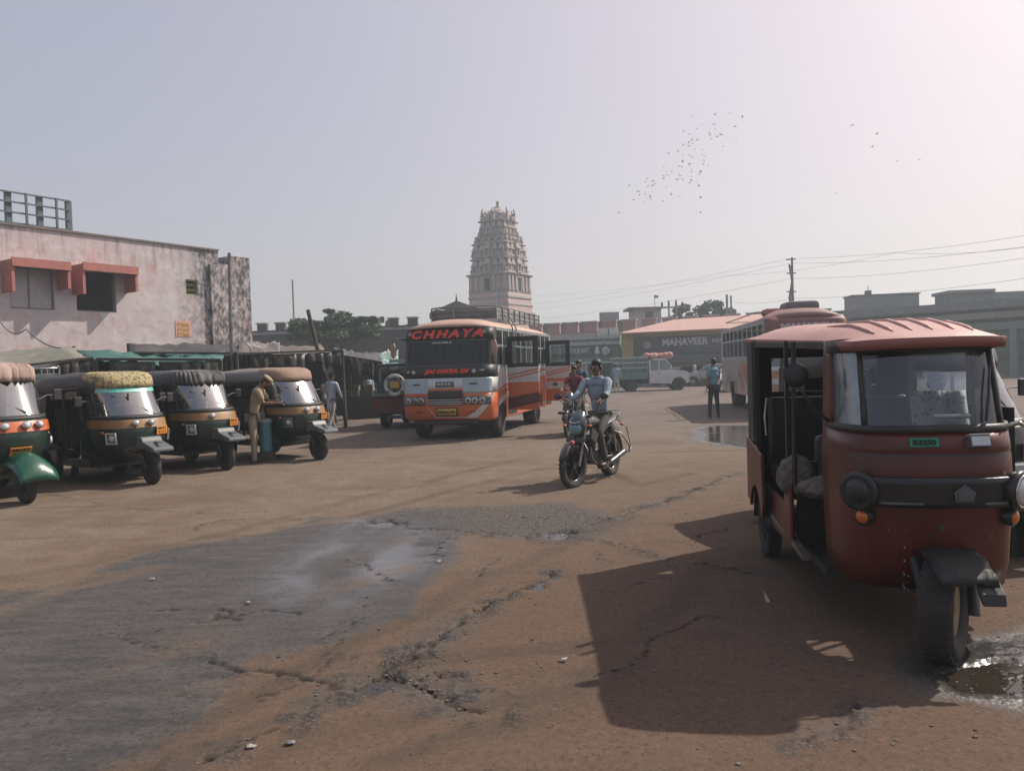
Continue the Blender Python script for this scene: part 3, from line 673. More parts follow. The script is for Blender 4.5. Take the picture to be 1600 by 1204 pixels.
def stall(name, label, cs, m, back_h=2.0, sag=.2, seed=1, extra=None):
    """cs: back-left, back-right, front-right, front-left corners of the canopy as (px, py, distance)"""
    P = [hity(*c) for c in cs]; t = thing(name, label, 'stall', ((P[0].x + P[2].x) / 2, (P[0].y + P[2].y) / 2, 0)); O = t.location
    Q = [p - O for p in P]
    tarp(Q, m, t, sag=sag, seed=seed)
    for p in Q: mb(M['wood']).tube([(p.x, p.y, 0), (p.x, p.y, p.z - .01)], .045, 7).build('post', t)
    d = (Q[1] - Q[0]); d.z = 0; nb_ = max(3, int(d.length / .9))
    for k in range(nb_):
        a = Q[0] + d * (k / nb_); c = Q[0] + d * ((k + .96) / nb_)
        o = mb(brd).add([(a.x, a.y + .05, 0), (c.x, c.y + .05, 0), (c.x, c.y + .05, min(P[0].z, P[1].z) - .12 + .03 * (k % 2)), (a.x, a.y + .05, min(P[0].z, P[1].z) - .12 + .03 * (k % 2))], [(0, 1, 2, 3)]).build('back_board', t, solid=.03)
    mb(M['wood']).beam(Q[3], Q[2], .06).build('beam', t)
    f = Q[0] * .45 + Q[3] * .55; e = Q[1] * .45 + Q[2] * .55; f.z = e.z = 0; dd = e - f
    mb(brd).box((f + e) / 2 + Vector((0, 0, .42)), (dd.length * .8, .6, .82), Matrix.Rotation(math.atan2(dd.y, dd.x), 3, 'Z')).build('counter', t, bevel=.01)
    for k in range(5):
        w0 = Q[3] + (Q[2] - Q[3]) * (.08 + .18 * k + random.uniform(0, .05)); w1 = w0 + (Q[2] - Q[3]).normalized() * random.uniform(.35, .8); hh = random.uniform(.25, .6)
        mb(random.choice([TB, TD, TO, TD, brd])).sheet([[w0.lerp(w1, u / 6) + Vector((.03 * math.sin(u * 2 + k), .05 * math.cos(u * 1.7) * j, -.05 - hh * j / 3 * (1 + .15 * math.sin(u * 2.3)))) for u in range(7)] for j in range(4)]).build('hanging_rag', t, solid=.008)
        p = f + dd * (.18 + .16 * k); mb(random.choice([TB, TO, M['dark'], TG])).box(p + Vector((0, 0, .9 + .1 * (k % 2))), (.34, .34, .22 + .2 * (k % 2))).build('goods_box', t, bevel=.02)
    return t
stall('market_stall', 'stall under a drooping olive tarpaulin at the far left edge', [(-140, 546, 21), (108, 541, 22), (145, 559, 17.5), (-130, 590, 15.5)], TO, seed=2, sag=.35)
stall('market_stall', 'stall under a bright green tarpaulin behind the rickshaw with the patterned hood', [(118, 547, 22), (352, 549, 23.5), (345, 562, 18.5), (150, 561, 17.5)], TG, seed=3, sag=.28)
stall('market_stall', 'dark stall roof of black sheeting against the pink wall', [(200, 536, 25.5), (372, 534, 26.5), (385, 552, 22), (205, 551, 22.5)], TD, seed=4, sag=.3)
stall('market_stall', 'brown sacking stall roof right of the pink building, above the glinting rickshaw', [(375, 533, 27), (500, 538, 28), (535, 547, 23), (370, 553, 21)], TB, seed=5, sag=.35)
stall('market_stall', 'low stall with grey sheet roof behind the white-shirted man', [(520, 543, 30), (600, 552, 31), (596, 566, 25), (536, 556, 24.5)], TD, seed=6, sag=.15)
p = [hity(383, 535, 21.5), hity(437, 536, 22), hity(436, 570, 21.9), hity(400, 562, 21.5)]
o = tarp([q_ for q_ in p], TW, None, sag=.02, wr=.1, name='hanging_cloth', seed=9); tag(o, 'pale crumpled cloth hanging from the sacking stall roof above the officer', 'cloth')
p = [hity(590, 552, 27), hity(622, 548, 27.5), hity(622, 572, 27.3), hity(598, 570, 27)]
o = tarp(p, mat('mint_cloth', (.20, .50, .42), (.55, .55, .52), scale=9, rough=.6, bump=.2), None, sag=.02, wr=.12, name='hanging_cloth', seed=4); tag(o, 'mint green and white cloth hanging left of the orange bus', 'cloth')
# low planks/benches beside the walking man
bp = hitz(552, 648); o = thing('low_wall', 'low brown brick ledge behind the post near the walking man', 'ledge', (bp.x, bp.y, 0), -.1)
mb(mat('ledge', (.12, .07, .055), rough=.9)).bx(-.2, 2.0, 0, .5, 0, .5).build('ledge_body', o); mb(mat('ledge_top', (.2, .16, .13), rough=.9)).bx(-.25, 2.05, -.05, .55, .502, .57).build('ledge_top', o)

# ---------------------------------------------------------------- fort-like walls with merlons
def battlement(name, label, p0, p1, h, m, mcap, nm, mw, mh, thick=.8, cat='wall', edge=True):
    p0 = Vector((p0[0], p0[1], 0)); p1 = Vector((p1[0], p1[1], 0)); d = p1 - p0; Ln = d.length
    t = thing(name, label, cat, p0, math.atan2(d.y, d.x))
    mb(m).bx(0, Ln, 0, thick, 0, h).build('wall_body', t)
    mb(mcap).bx(0, Ln, -.12, .0, h - .35, h - .15).build('string_course', t)
    me1 = mb(m).bx(0, mw, 0, thick * .5, 0, mh).build('merlon', t, loc=(Ln / nm * .3, 0, h + .001))
    cap = mb(mcap).bx(-.08, mw + .08, -.08, thick * .5 + .08, mh, mh + .12).build('cap', me1) if edge else None
    for k in range(1, nm):
        c = dup(me1, t, (Ln / nm * (k + .3), 0, h + .001))
        if cap: dup(cap, c, (0, 0, 0))
    return t
fw = mat('dark_fort_wall', (.07, .06, .06), (.045, .04, .04), rough=.95, bump=.3, bscale=6); fwp = mat('pink_fort_wall', (.42, .22, .20), (.34, .19, .17), rough=.95, bump=.2, bscale=6); cappy = mat('pale_cap', (.50, .42, .40), rough=.9)
a = hity(395, 560, 62); c = hity(660, 560, 60); battlement('crenellated_wall', 'dark crenellated wall behind the stalls and left of the bus', a, c, 5.2, fw, mat('cap_grey', (.30, .29, .29), rough=.9), 9, .75, .5)
a = hity(820, 560, 72); c = hity(1300, 545, 62); battlement('crenellated_wall', 'pinkish crenellated wall behind the restaurants with pale capped merlons', a, c, 4.6, fwp, cappy, 15, 1.2, .85)
# little flags and clutter on the dark wall
for px, py, lb in ((594, 500, 'small pennant on a rod on the dark wall left of the bus'), (602, 506, 'leaning rod with a torn flag on the dark wall left of the bus')):
    p = hity(px, py, 60.3); t = thing('flag', lb, 'flag', (p.x, p.y, 5.22)); mb(M['steel']).tube([(0, 0, 0), (.1 if px > 600 else 0, 0, p.z - 5.2 + .3)], .03, 5).build('flagstaff', t)
    mb(TB).box((.18, 0, p.z - 5.2), (.3, .02, .5)).build('cloth', t)
# ---------------------------------------------------------------- temple tower
TY = 85.0
tc_ = hity(785, 560, TY); th = R(-31)
st1 = mat('tower_stone', (.46, .40, .37), (.34, .30, .28), scale=1.2, rough=.95, bump=.4, bscale=5); st2 = mat('tower_pink_stone', (.56, .42, .38), (.46, .36, .33), scale=1.5, rough=.95, bump=.3, bscale=4); st3 = mat('tower_dark_stone', (.26, .25, .24), (.38, .35, .33), scale=2, rough=.95, bump=.4, bscale=5)
tw = thing('temple_tower', 'tall tiered carved temple gateway tower rising behind the orange bus', 'tower', (tc_.x, TY, 0), th)
def zt(py): return hity(785, py, TY).z
def hw(pxw): return pxw / 1200 * TY / 1.372 / 2      # half the side of the square plan from the width seen
def sq(name, h0, h1, z0, z1, m=None, par=None):
    g = [[(sx * h, sy * h, z) for sx, sy in ((-1, -1), (1, -1), (1, 1), (-1, 1))] for h, z in ((h0, z0), (h1, z1))]
    return mb(m or st1).ring([[Vector(p) for p in r] for r in g], True, True, False).build(name, par or tw)
sq('base', hw(106), hw(104), 0, zt(492), st2); sq('moulding', hw(108), hw(108), zt(492) + .002, zt(489), st2)
sq('moulding', hw(100), hw(100), zt(489) + .002, zt(479), st2); sq('moulding', hw(103), hw(99), zt(479) + .002, zt(475.5), st3); sq('moulding', hw(97), hw(96), zt(475.5) + .002, zt(468), st2)
sq('moulding', hw(100), hw(98), zt(468) + .002, zt(465), st3); sq('moulding', hw(98), hw(96), zt(465) + .002, zt(460), st2); sq('moulding', hw(97), hw(97), zt(460) + .002, zt(457.5), st3)
HB = hw(93); sq('main_block', HB, hw(91), zt(457.5) + .002, zt(434), st2)
def faces(fn_):
    for k in range(4): fn_(Matrix.Rotation(k * math.pi / 2, 3, 'Z'), k)
pil = mb(st1).bx(-.16, .16, -.16, 0, 0, zt(434) - zt(457.5) - .3).bx(-.22, .22, -.2, 0, -.28, -.002).mesh('pilaster')
def inst(name, me_, rz, x, y, z, s=(1, 1, 1)):
    o = bpy.data.objects.new(name, me_); COL.objects.link(o); o.parent = tw; r = Matrix.Rotation(rz, 3, 'Z') @ Vector((x, y, 0)); o.location = (r.x, r.y, z); o.rotation_euler = (0, 0, rz); o.scale = s; return o
win = mb(M['dark']).bx(-.3, .3, -.05, 0, 0, 1.25).use(st3).bx(-.42, -.3, -.12, 0, -.1, 1.35).bx(.3, .42, -.12, 0, -.1, 1.35).bx(-.5, .5, -.2, 0, 1.352, 1.5).mesh('window')
for k in range(4):
    for i, x in enumerate((-.92, -.62, -.3, .3, .62, .92)): inst('pilaster', pil, k * math.pi / 2, x * (HB - .05), -HB + .002, zt(457.5) + .3)
    inst('window', win, k * math.pi / 2, -.05, -HB - .02, zt(456))
sq('cornice', hw(98), hw(106), zt(434) + .002, zt(431), st3); sq('cornice', hw(106), hw(94), zt(431) + .002, zt(429), st3)
def aedicule(w_, h_, m):   # small roofed shrine with pillars, used along every storey
    b = mb(m); b.bx(-w_ * .5, w_ * .5, -w_ * .45, w_ * .1, 0, h_ * .12).bx(-w_ * .42, -w_ * .25, -w_ * .38, 0, h_ * .12, h_ * .55).bx(w_ * .25, w_ * .42, -w_ * .38, 0, h_ * .12, h_ * .55)
    b.bx(-w_ * .22, w_ * .22, -w_ * .15, w_ * .1, h_ * .12, h_ * .55).bx(-w_ * .55, w_ * .55, -w_ * .52, w_ * .1, h_ * .552, h_ * .64)
    b.bx(-w_ * .45, w_ * .45, -w_ * .4, w_ * .1, h_ * .642, h_ * .72)
    b.prism([(-w_ * .42, h_ * .722), (w_ * .42, h_ * .722), (w_ * .36, h_ * .86), (w_ * .12, h_ * .95), (0, h_ * 1.08), (-w_ * .12, h_ * .95), (-w_ * .36, h_ * .86)], -w_ * .32, w_ * .1)
    b.tube([(0, -w_ * .1, h_ * 1.0), (0, -w_ * .1, h_ * 1.22)], [w_ * .06, .01], 5)
    return b.mesh('shrine_niche')
fig = mb(st1, True).ell((0, 0, .28), (.15, .12, .28), 7, 5).ell((0, 0, .62), (.11, .11, .12), 7, 5).tube([(.12, 0, .45), (.24, -.05, .3), (.2, -.12, .2)], .045, 5).tube([(-.12, 0, .45), (-.26, 0, .6), (-.2, 0, .78)], .045, 5).mesh('carved_figure')
LV = [(429, 405, 93, 90), (405, 381, 89, 84), (381, 370, 76, 73), (370, 345, 64, 62)]
for li, (ya, yb, wa, wb) in enumerate(LV):
    ha, hb = hw(wa) - .25, hw(wb) - .25; z0, z1 = zt(ya), zt(yb); H = z1 - z0
    sq('storey', ha - .12, hb - .12, z0 + .002, z1 - H * .16, st1 if li % 2 else st3); sq('cornice', hb + .22, hb + .3, z1 - H * .16 + .002, z1 - H * .08, st3); sq('cornice', hb + .3, hb + .05, z1 - H * .08 + .002, z1 - .002, st1)
    n_ = 5 if li < 2 else 4; wd = 2 * ha / n_ * .82; a1 = aedicule(wd, H * .86, st1); a2 = aedicule(wd * 1.25, H * .98, st1)
    for k in range(4):
        for i in range(n_):
            x = (i - (n_ - 1) / 2) * (2 * ha / n_); mid = n_ % 2 and i == n_ // 2
            inst('shrine_niche', a2 if mid else a1, k * math.pi / 2, x, -ha + (.05 if not mid else -.1), z0 + .003)
            inst('carved_figure', fig, k * math.pi / 2, x + ha / n_, -ha - .12, z0 + .003, (1, 1, random.uniform(.8, 1.15)))
            inst('carved_figure', fig, k * math.pi / 2, x, -hb - .1, z1 - H * .02, (.8, .8, random.uniform(.6, .9)))
# crowning ribbed dome with upright figures round it
hz_ = zt(343); rr = hw(60) * 1.12
dm = mb(st1, True); rings = []
for i, (rk, zk) in enumerate([(1.0, 0), (1.04, .25), (1.0, .8), (.9, 1.25), (.72, 1.6), (.45, 1.85), (.3, 1.95), (.32, 2.05), (.14, 2.2), (.05, 2.3)]):
    rings.append([Vector((rr * .82 * rk * (1 + (.05 if k % 2 else -.03) * (i < 6)) * math.cos(k * math.pi / 16), rr * .82 * rk * (1 + (.05 if k % 2 else -.03) * (i < 6)) * math.sin(k * math.pi / 16), hz_ - .6 + zk * .93)) for k in range(32)])
dm.ring(rings, True, True, True); dm.build('dome', tw)
mb(st3).tube([(0, 0, hz_ + 1.4), (0, 0, hz_ + 1.75)], [.22, .12], 10).ell((0, 0, hz_ + 1.85), (.2, .2, .17)).tube([(0, 0, hz_ + 1.9), (0, 0, zt(313))], [.07, .03], 7).build('finial', tw)
spk = mb(st1, True).tube([(0, 0, 0), (.05, 0, .5), (.16, 0, .85), (.08, 0, 1.15), (.02, 0, 1.35)], [.26, .24, .17, .11, .02], 7).mesh('upright_horn')
for k in range(14):
    a = k * math.pi / 7; o = bpy.data.objects.new('upright_horn', spk); COL.objects.link(o); o.parent = tw
    o.location = (rr * .98 * math.cos(a), rr * .98 * math.sin(a), hz_ - .3); o.rotation_euler = (0, 0, a); o.scale = (1, 1, 1.05 if k % 2 else .8)
mb(M['steel']).tube([(HB * .62, -HB - .45, 0), (HB * .62, -HB - .45, zt(432))], .05, 6).build('conductor_pole', tw)

# small gabled roof left of the tower
p = hity(716, 560, 58); gb = thing('gabled_roof_hut', 'small tiled gable roof poking up left of the temple tower', 'hut', (p.x, p.y, 0), .1)
zr = hity(716, 470, 58).z; ze = hity(716, 487, 58).z; tl = mat('old_tiles', (.16, .12, .11), (.10, .09, .09), rough=.9)
mb(fw).bx(-1.6, 1.6, 0, 3, 0, ze).build('wall', gb)
mb(tl).prism([(-2.0, ze), (0, zr), (2.2, ze)], -.3, 3.3).build('roof', gb); mb(tl).bx(-2.05, -1.2, -.35, 3.3, ze - .3, ze - .1).build('eave_board', gb)
mb(tl).tube([(0, -.2, zr - .05), (0, -.2, zr + .5)], [.1, .02], 6).build('finial', gb)

# ---------------------------------------------------------------- restaurants
class Front:
    def __init__(s, a, b, name, label, cat='building'):
        s.a = Vector((a[0], a[1], 0)); d = Vector((b[0], b[1], 0)) - s.a; s.L = d.length; s.d = d.normalized(); s.n = Vector((s.d.y, -s.d.x, 0))
        s.t = thing(name, label, cat, s.a, math.atan2(d.y, d.x))
    def P(s, px, py, off=0):
        p = hitp(px, py, s.a + s.n * off, s.n); return (p - s.a).dot(s.d), p.z
a = hity(972, 560, 56); c = hity(1215, 550, 52.4); F = Front(a, c, 'restaurant_building', 'restaurant with broad pink sloping awning and MAHAVEER sign behind the white pickup'); t = F.t
cream = mat('cream_wall', (.45, .36, .28), (.34, .27, .22), rough=.9); olive = mat('olive_border', (.34, .28, .10), (.28, .23, .09), rough=.7, dust=.2); awn = mat('pink_awning', (.60, .36, .30), (.50, .31, .27), rough=.8, dust=.3, bump=.1)
signm = mat('sign_slate', (.045, .055, .065), (.06, .065, .07), rough=.5, dust=.2); lett = mat('sign_letter_white', (.62, .62, .64), rough=.6)
zt_ = F.P(1060, 518)[1]; zb_ = F.P(1060, 552)[1]; zop = F.P(1060, 566)[1]
hs_ = [(i * 3.1 + .4, i * 3.1 + 3.1, 0.0, zop - .3) for i in range(int(F.L / 3.1))]
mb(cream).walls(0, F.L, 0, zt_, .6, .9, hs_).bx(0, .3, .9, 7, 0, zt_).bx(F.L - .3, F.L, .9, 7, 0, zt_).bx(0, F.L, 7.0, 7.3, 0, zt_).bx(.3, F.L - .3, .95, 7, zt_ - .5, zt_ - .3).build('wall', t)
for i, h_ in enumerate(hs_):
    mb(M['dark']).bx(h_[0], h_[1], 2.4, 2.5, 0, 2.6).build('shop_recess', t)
    if i % 2 == 0: mb(mat('shop_counter', (.22, .2, .2), rough=.6, dust=.3)).bx(h_[0] + .3, h_[0] + 1.8, .2, .8, 0, .9).build('counter', t)
    else: mb(mat('shutter', (.12, .13, .14), rough=.6)).bx(h_[0], h_[1], .7, .75, 1.9, zop - .3).build('shutter', t)
mb(signm).bx(.9, F.L, -.06, .1, zb_, zt_ - .30).build('sign_panel', t)
mb(olive).bx(.02, F.L, -.25, .59, zt_ - .28, zt_).bx(.02, .88, -.2, .59, zb_ - .9, zt_ - .282).build('sign_border', t)
mb(awn).add([(.1, -.7, zt_ + .02), (F.L, -.7, zt_ + .02), (F.L, 3.2, zt_ + 1.1), (3.4, 3.2, zt_ + 1.0), (.1, .2, zt_ + .12)], [(0, 1, 2, 3, 4)]).build('awning', t, solid=.1)
mb(mat('lower_sign', (.08, .09, .10), (.11, .11, .12), rough=.6, dust=.3)).bx(.9, F.L, -.02, .12, zop, zb_ - .05).build('shop_fascia', t)
def sign_text(F_, s_, px0, px1, py0, py1, m, off=.07, **k):
    s0, _ = F_.P(px0, (py0 + py1) / 2, off); s1, _ = F_.P(px1, (py0 + py1) / 2, off); pm = (px0 + px1) / 2
    z0 = F_.P(pm, py1, off)[1]; z1 = F_.P(pm, py0, off)[1]
    return text(s_, 1, m, F_.t, frame3((1, 0, 0), (0, 0, 1), ((s0 + s1) / 2, -off - .005, (z0 + z1) / 2)), width=s1 - s0, height=z1 - z0, ext=.02, **k)
sign_text(F, 'MAHAVEER', 1035, 1107, 527.5, 539, lett, bold=.03); sign_text(F, 'REST', 1113, 1136, 528, 534.5, lett, bold=.02)
sign_text(F, 'PURE  VEG   FAMILY   RESTAURANT', 1062, 1125, 540.5, 543, mat('faint_letter', (.30, .26, .24), rough=.7), bold=.01)
s_, z_ = F.P(1011.5, 539.5, .07); r_ = 6.3 / 1200 * 55
b = mb(lett)
for k in range(6):
    a_ = k * math.pi / 3; b.lathe([(r_ * .30, -.03), (r_ * .42, -.03), (r_ * .42, .01), (r_ * .30, .01), (r_ * .30, -.03)], (s_ + math.cos(a_) * r_ * .5, -.1, z_ + math.sin(a_) * r_ * .5), 'Y', 14)
b.build('round_emblem', t)
# left restaurant, sea green
a = hity(700, 565, 60); c = hity(968, 560, 57); F2 = Front(a, c, 'restaurant_building', 'sea green restaurant with dark RESTAURANT signboard behind the bus doors'); t = F2.t
sg = mat('sea_green_wall', (.10, .22, .21), (.08, .17, .17), rough=.8, dust=.3); pw = mat('pale_parapet', (.42, .46, .45), rough=.8, dust=.3)
z1_ = F2.P(920, 530)[1]; z2_ = F2.P(920, 541)[1]; z3_ = F2.P(920, 556)[1]
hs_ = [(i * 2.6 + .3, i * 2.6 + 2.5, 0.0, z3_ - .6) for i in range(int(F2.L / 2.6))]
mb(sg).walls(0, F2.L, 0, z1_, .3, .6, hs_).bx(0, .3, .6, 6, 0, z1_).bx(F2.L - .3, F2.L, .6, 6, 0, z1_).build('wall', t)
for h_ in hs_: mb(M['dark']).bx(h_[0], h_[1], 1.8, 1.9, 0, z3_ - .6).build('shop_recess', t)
mb(pw).bx(-.1, F2.L + .1, .1, .7, z1_, z1_ + .25).build('parapet_cap', t); mb(pw).bx(0, F2.L, .16, .299, z2_ + .1, z2_ + .35).build('string_course', t)
mb(mat('sign_dark_green', (.02, .05, .055), rough=.5, dust=.15)).bx(5, F2.L - .6, .1, .298, z3_, z2_).build('sign_panel', t)
for k in range(14): mb(mat('vent_pane', (.3, .4, .4), rough=.4)).bx(6 + k * .5, 6.35 + k * .5, .24, .298, z2_ + .45, z1_ - .12).build('high_window', t)
sign_text(F2, 'BAR & RESTAURANT', 860, 921, 544, 552.5, mat('sign_letter_grey', (.42, .46, .47), rough=.6), off=-.09, bold=.03)
for px in (933, 947):
    s_, z_ = F2.P(px, 548, -.09); r_ = .24
    b = mb(lett)
    if px == 933: b.ell((s_, .06, z_ - .08), (.2, .04, .2)).ell((s_, .06, z_ + .2), (.12, .04, .14))
    else: b.lathe([(r_, -.02), (r_ + .07, -.02), (r_ + .07, .02), (r_, .02), (r_, -.02)], (s_, .06, z_), 'Y', 18).bx(s_ - .05, s_ + .02, .03, .09, z_ - .16, z_ + .16)
    b.build('sign_emblem', t)
for px, py, lb in ((945, 523, 'white air unit on the roof corner between the two restaurants'), (960, 525, 'second white roof unit on the roof corner between the two restaurants, nearer the pink awning')):
    p = hity(px, py, 57); o = mb(M['white']).bx(-.4, .4, -.3, .3, 0, .55).bx(-.3, .3, -.33, -.302, .1, .45).build('roof_unit', loc=(p.x, p.y + .9, z1_ + .25), bevel=.03); tag(o, lb, 'roof unit')

# ---------------------------------------------------------------- buildings beyond
def slab_building(name, label, a, c, z1, m, depth=8, boxes=(), bands=(), cat='building', cols=0, colm=None):
    F_ = Front(a, c, name, label, cat); t = F_.t
    mb(m).bx(0, F_.L, 0, depth, 0, z1).build('wall', t)
    for (za, zb2, out, mm) in bands: mb(mm).bx(-.1, F_.L + .1, -out, -.002, za, zb2).build('band', t)
    if cols:
        o = mb(colm or m).bx(-.2, .2, -.5, -.12, 0, z1 - 2).build('column', t, loc=(F_.L / cols * .5, 0, 0))
        for k in range(1, cols): dup(o, t, (F_.L / cols * (k + .5), 0, 0))
    return F_
gc = mat('grey_concrete', (.19, .20, .20), (.13, .14, .14), rough=.9, bump=.2, bscale=3); gc2 = mat('dark_concrete', (.07, .09, .09), (.05, .065, .065), rough=.9); gc3 = mat('pale_concrete', (.28, .28, .28), (.22, .22, .22), rough=.9)
a = hity(780, 560, 88); c = hity(1010, 555, 84); zz = hity(930, 502, 86).z
slab_building('long_roof_building', 'long dark flat roofed block beyond the pinkish crenellated wall', a, c, zz, gc2)
a = hity(1330, 552, 60); c = hity(1800, 540, 46)
F3 = slab_building('bus_terminal', 'long grey concrete terminal with banded roof at the far right', a, c, hity(1450, 476, 55).z, gc2, 10, bands=(
    (hity(1450, 489, 55).z, hity(1450, 477, 55).z, 1.2, gc), (hity(1450, 503, 55).z, hity(1450, 494, 55).z, .8, gc3), (hity(1450, 520, 55).z, hity(1450, 509, 55).z, .5, gc)), cols=9, colm=gc)
for k in range(10):
    x = F3.L / 10 * (k + .25); mb(M['dark']).bx(x, x + 1.3, -.05, -.003, 1.0, 2.3).build('window', F3.t)
a = hity(1150, 556, 66); c = hity(1345, 550, 61)
slab_building('terminal_annex', 'lower dim block joining the terminal behind the second bus', a, c, hity(1300, 486, 62).z, gc2, 6, bands=((3.2, 3.7, .4, gc),))
# boxes on the roofs
p = hity(1410, 472, 57); q_ = hity(1410, 457, 57); o = thing('roof_tank', 'long pale concrete tank on the terminal roof', 'tank', (p.x, p.y + 2.5, p.z - .35), -.1)
wd = 104 / 1200 * 57; mb(gc3).bx(-wd / 2, wd / 2, 0, 2, 0, q_.z - p.z + .4).build('tank_body', o, bevel=.03); mb(gc).bx(-wd / 2 - .08, wd / 2 + .08, -.08, 2.08, q_.z - p.z + .402, q_.z - p.z + .5).build('tank_lid', o)
mb(gc).bx(-wd / 2 + 1.2, -wd / 2 + 1.6, .5, .9, q_.z - p.z + .5, q_.z - p.z + .85).tube([(-wd / 2 + 1.4, .7, q_.z - p.z + .8), (-wd / 2 + 1.4, .7, q_.z - p.z + 1.2)], .03, 5).build('vent', o)
p = hity(1555, 466, 52); q_ = hity(1555, 446, 52); o = thing('roof_room', 'pale flat roofed rooftop room near the right edge of the terminal', 'roof room', (p.x, p.y + 2.5, p.z - .35), -.1)
mb(gc3).bx(-1.5, 4.5, 0, 2.5, 0, q_.z - p.z + .1).build('wall', o); mb(gc3).bx(-1.7, 1.4, -.25, 2.6, q_.z - p.z + .102, q_.z - p.z + .32).build('roof_slab', o)
# water-tank room with slab roof and door
a = hity(992, 560, 74); c = hity(1035, 560, 74); F4 = Front(a, c, 'rooftop_room', 'small pale room with a projecting slab roof above the MAHAVEER restaurant', 'roof room'); t = F4.t
zr = hity(1013, 483, 74).z; wr_ = mat('pale_room', (.42, .42, .42), (.34, .34, .34), rough=.9)
dpx = (F4.P(1008, 500)[0], F4.P(1021, 500)[0]); zd = hity(1013, 486, 74).z
mb(wr_).walls(0, F4.L, 0, zr, 0, .2, [(dpx[0], dpx[1], 4.0, zd)]).bx(0, .2, .2, 3, 0, zr).bx(F4.L - .2, F4.L, .2, 3, 0, zr).build('wall', t)
mb(mat('room_door', (.10, .14, .15), rough=.7)).bx(dpx[0] + .002, dpx[1] - .002, .12, .17, 4.0, zd - .002).build('door', t)
mb(gc).bx(-.55, F4.L + .15, -.5, 3.2, zr + .002, zr + .2).build('roof_slab', t)
p = hity(1023, 474, 74.2); o = mb(M['steel']).tube([(0, 0, 0), (0, 0, 1.2)], .03, 5).box((.15, 0, 1.0), (.4, .03, .25)).build('roof_flag', loc=(p.x, p.y, zr + .2)); tag(o, 'tiny flag on the rooftop room above the MAHAVEER restaurant', 'flag')
p = hity(965, 503, 80); o = mb(gc3).bx(-1, 1, 0, 1.5, 0, .9).bx(-1.05, 1.05, -.05, 1.55, .9, .98).build('roof_box', loc=(p.x, 86, zz)); tag(o, 'low pale box on the long dark roof left of the rooftop room', 'roof box')

# ---------------------------------------------------------------- poles and wires
def hpole():
    p1_ = hity(1047, 560, 68); o = thing('transformer_frame', 'twin pole electric frame with insulators left of the right hand tree', 'pole', (p1_.x, p1_.y, 0)); zt2 = hity(1047, 469, 68).z
    for x in (0, .65): mb(M['steel']).tube([(x, 0, 0), (x, 0, zt2)], .08, 6).build('post', o)
    mb(M['steel']).bx(-.8, 1.5, -.08, -.0, zt2 - .7, zt2 - .55).build('cross_arm', o); mb(M['steel']).bx(-.2, .9, -.08, 0, zt2 - 1.8, zt2 - 1.7).build('cross_arm', o)
    for x in (-.6, 0, .65, 1.2): mb(M['wood'], True).ell((x, -.04, zt2 - .35), (.1, .1, .2)).build('insulator', o)
hpole()
p = hity(1241, 560, 42); up = thing('utility_pole', 'slim bent utility pole standing above the second bus roof', 'pole', (p.x, p.y, 0)); zu = hity(1237, 402, 42).z
mb(M['steel']).tube([(0, 0, 0), (0, 0, zu * .5), (-.02, 0, zu * .75), (0, 0, zu)], [.13, .10, .08, .05], 8).build('shaft', up)
mb(M['steel']).tube([(-.03, -.08, zu - 3.2), (-.22, -.1, zu - 2.2), (-.05, -.1, zu - 1.3), (-.18, -.08, zu - .4)], .06, 6).build('lamp_arm', up)
for zz_ in (zu - .15, zu - .9, zu - 1.9, zu - 3.3): mb(M['steel']).bx(-.35, .15, -.13, -.06, zz_, zz_ + .06).build('cross_arm', up)
p = hity(1138, 560, 66); o = mb(M['steel']).tube([(0, 0, 0), (0, 0, hity(1138, 460, 66).z)], .1, 6).tube([(.4, 0, 0), (.35, 0, hity(1140, 462, 66).z)], .08, 6).build('steel_pole', loc=(p.x, p.y, 0)); tag(o, 'pair of thin upright poles right of the right hand tree', 'pole')
wirem = mat('wire', (.10, .10, .11), rough=.6)
def wire(pts, r, label, grp='thin overhead wires crossing the sky'):
    P = [hity(*q) for q in pts]; Q = []
    for a, c in zip(P, P[1:]):
        for k in range(9):
            f_ = k / 8; v = a.lerp(c, f_); v.z -= .25 * 4 * f_ * (1 - f_); Q.append(v)
    o = mb(wirem).tube(Q, r, 4).build('overhead_wire'); tag(o, label, 'wire', grp)
WN = ['topmost overhead wire meeting the slim bent pole top', 'second overhead wire from the top at the slim bent pole', 'third overhead wire from the top at the slim bent pole', 'lowest overhead wire at the slim bent pole, coming from the twin poles', 'long overhead wire passing in front of the slim bent pole from the tower side']
for wi, pts in enumerate(([(835, 475, 90), (1236, 404, 42), (1700, 352, 26)], [(835, 483, 90), (1237, 411, 42), (1700, 372, 26)], [(850, 497, 90), (1238, 435, 42), (1700, 388, 26)],
            [(1139, 470, 66), (1239, 466, 42), (1700, 420, 28)], [(838, 462, 92), (1138, 430, 60), (1400, 395, 40), (1700, 372, 28)])): wire(pts, .006, WN[wi])
wire([(0, 502, 24), (40, 514, 23), (118, 541, 22)], .02, 'dark cable sagging down the pink wall to the green tarpaulin', None)
wire([(480, 545, 62), (640, 505, 56)], .02, 'faint cable left of the orange bus above the dark wall', None)

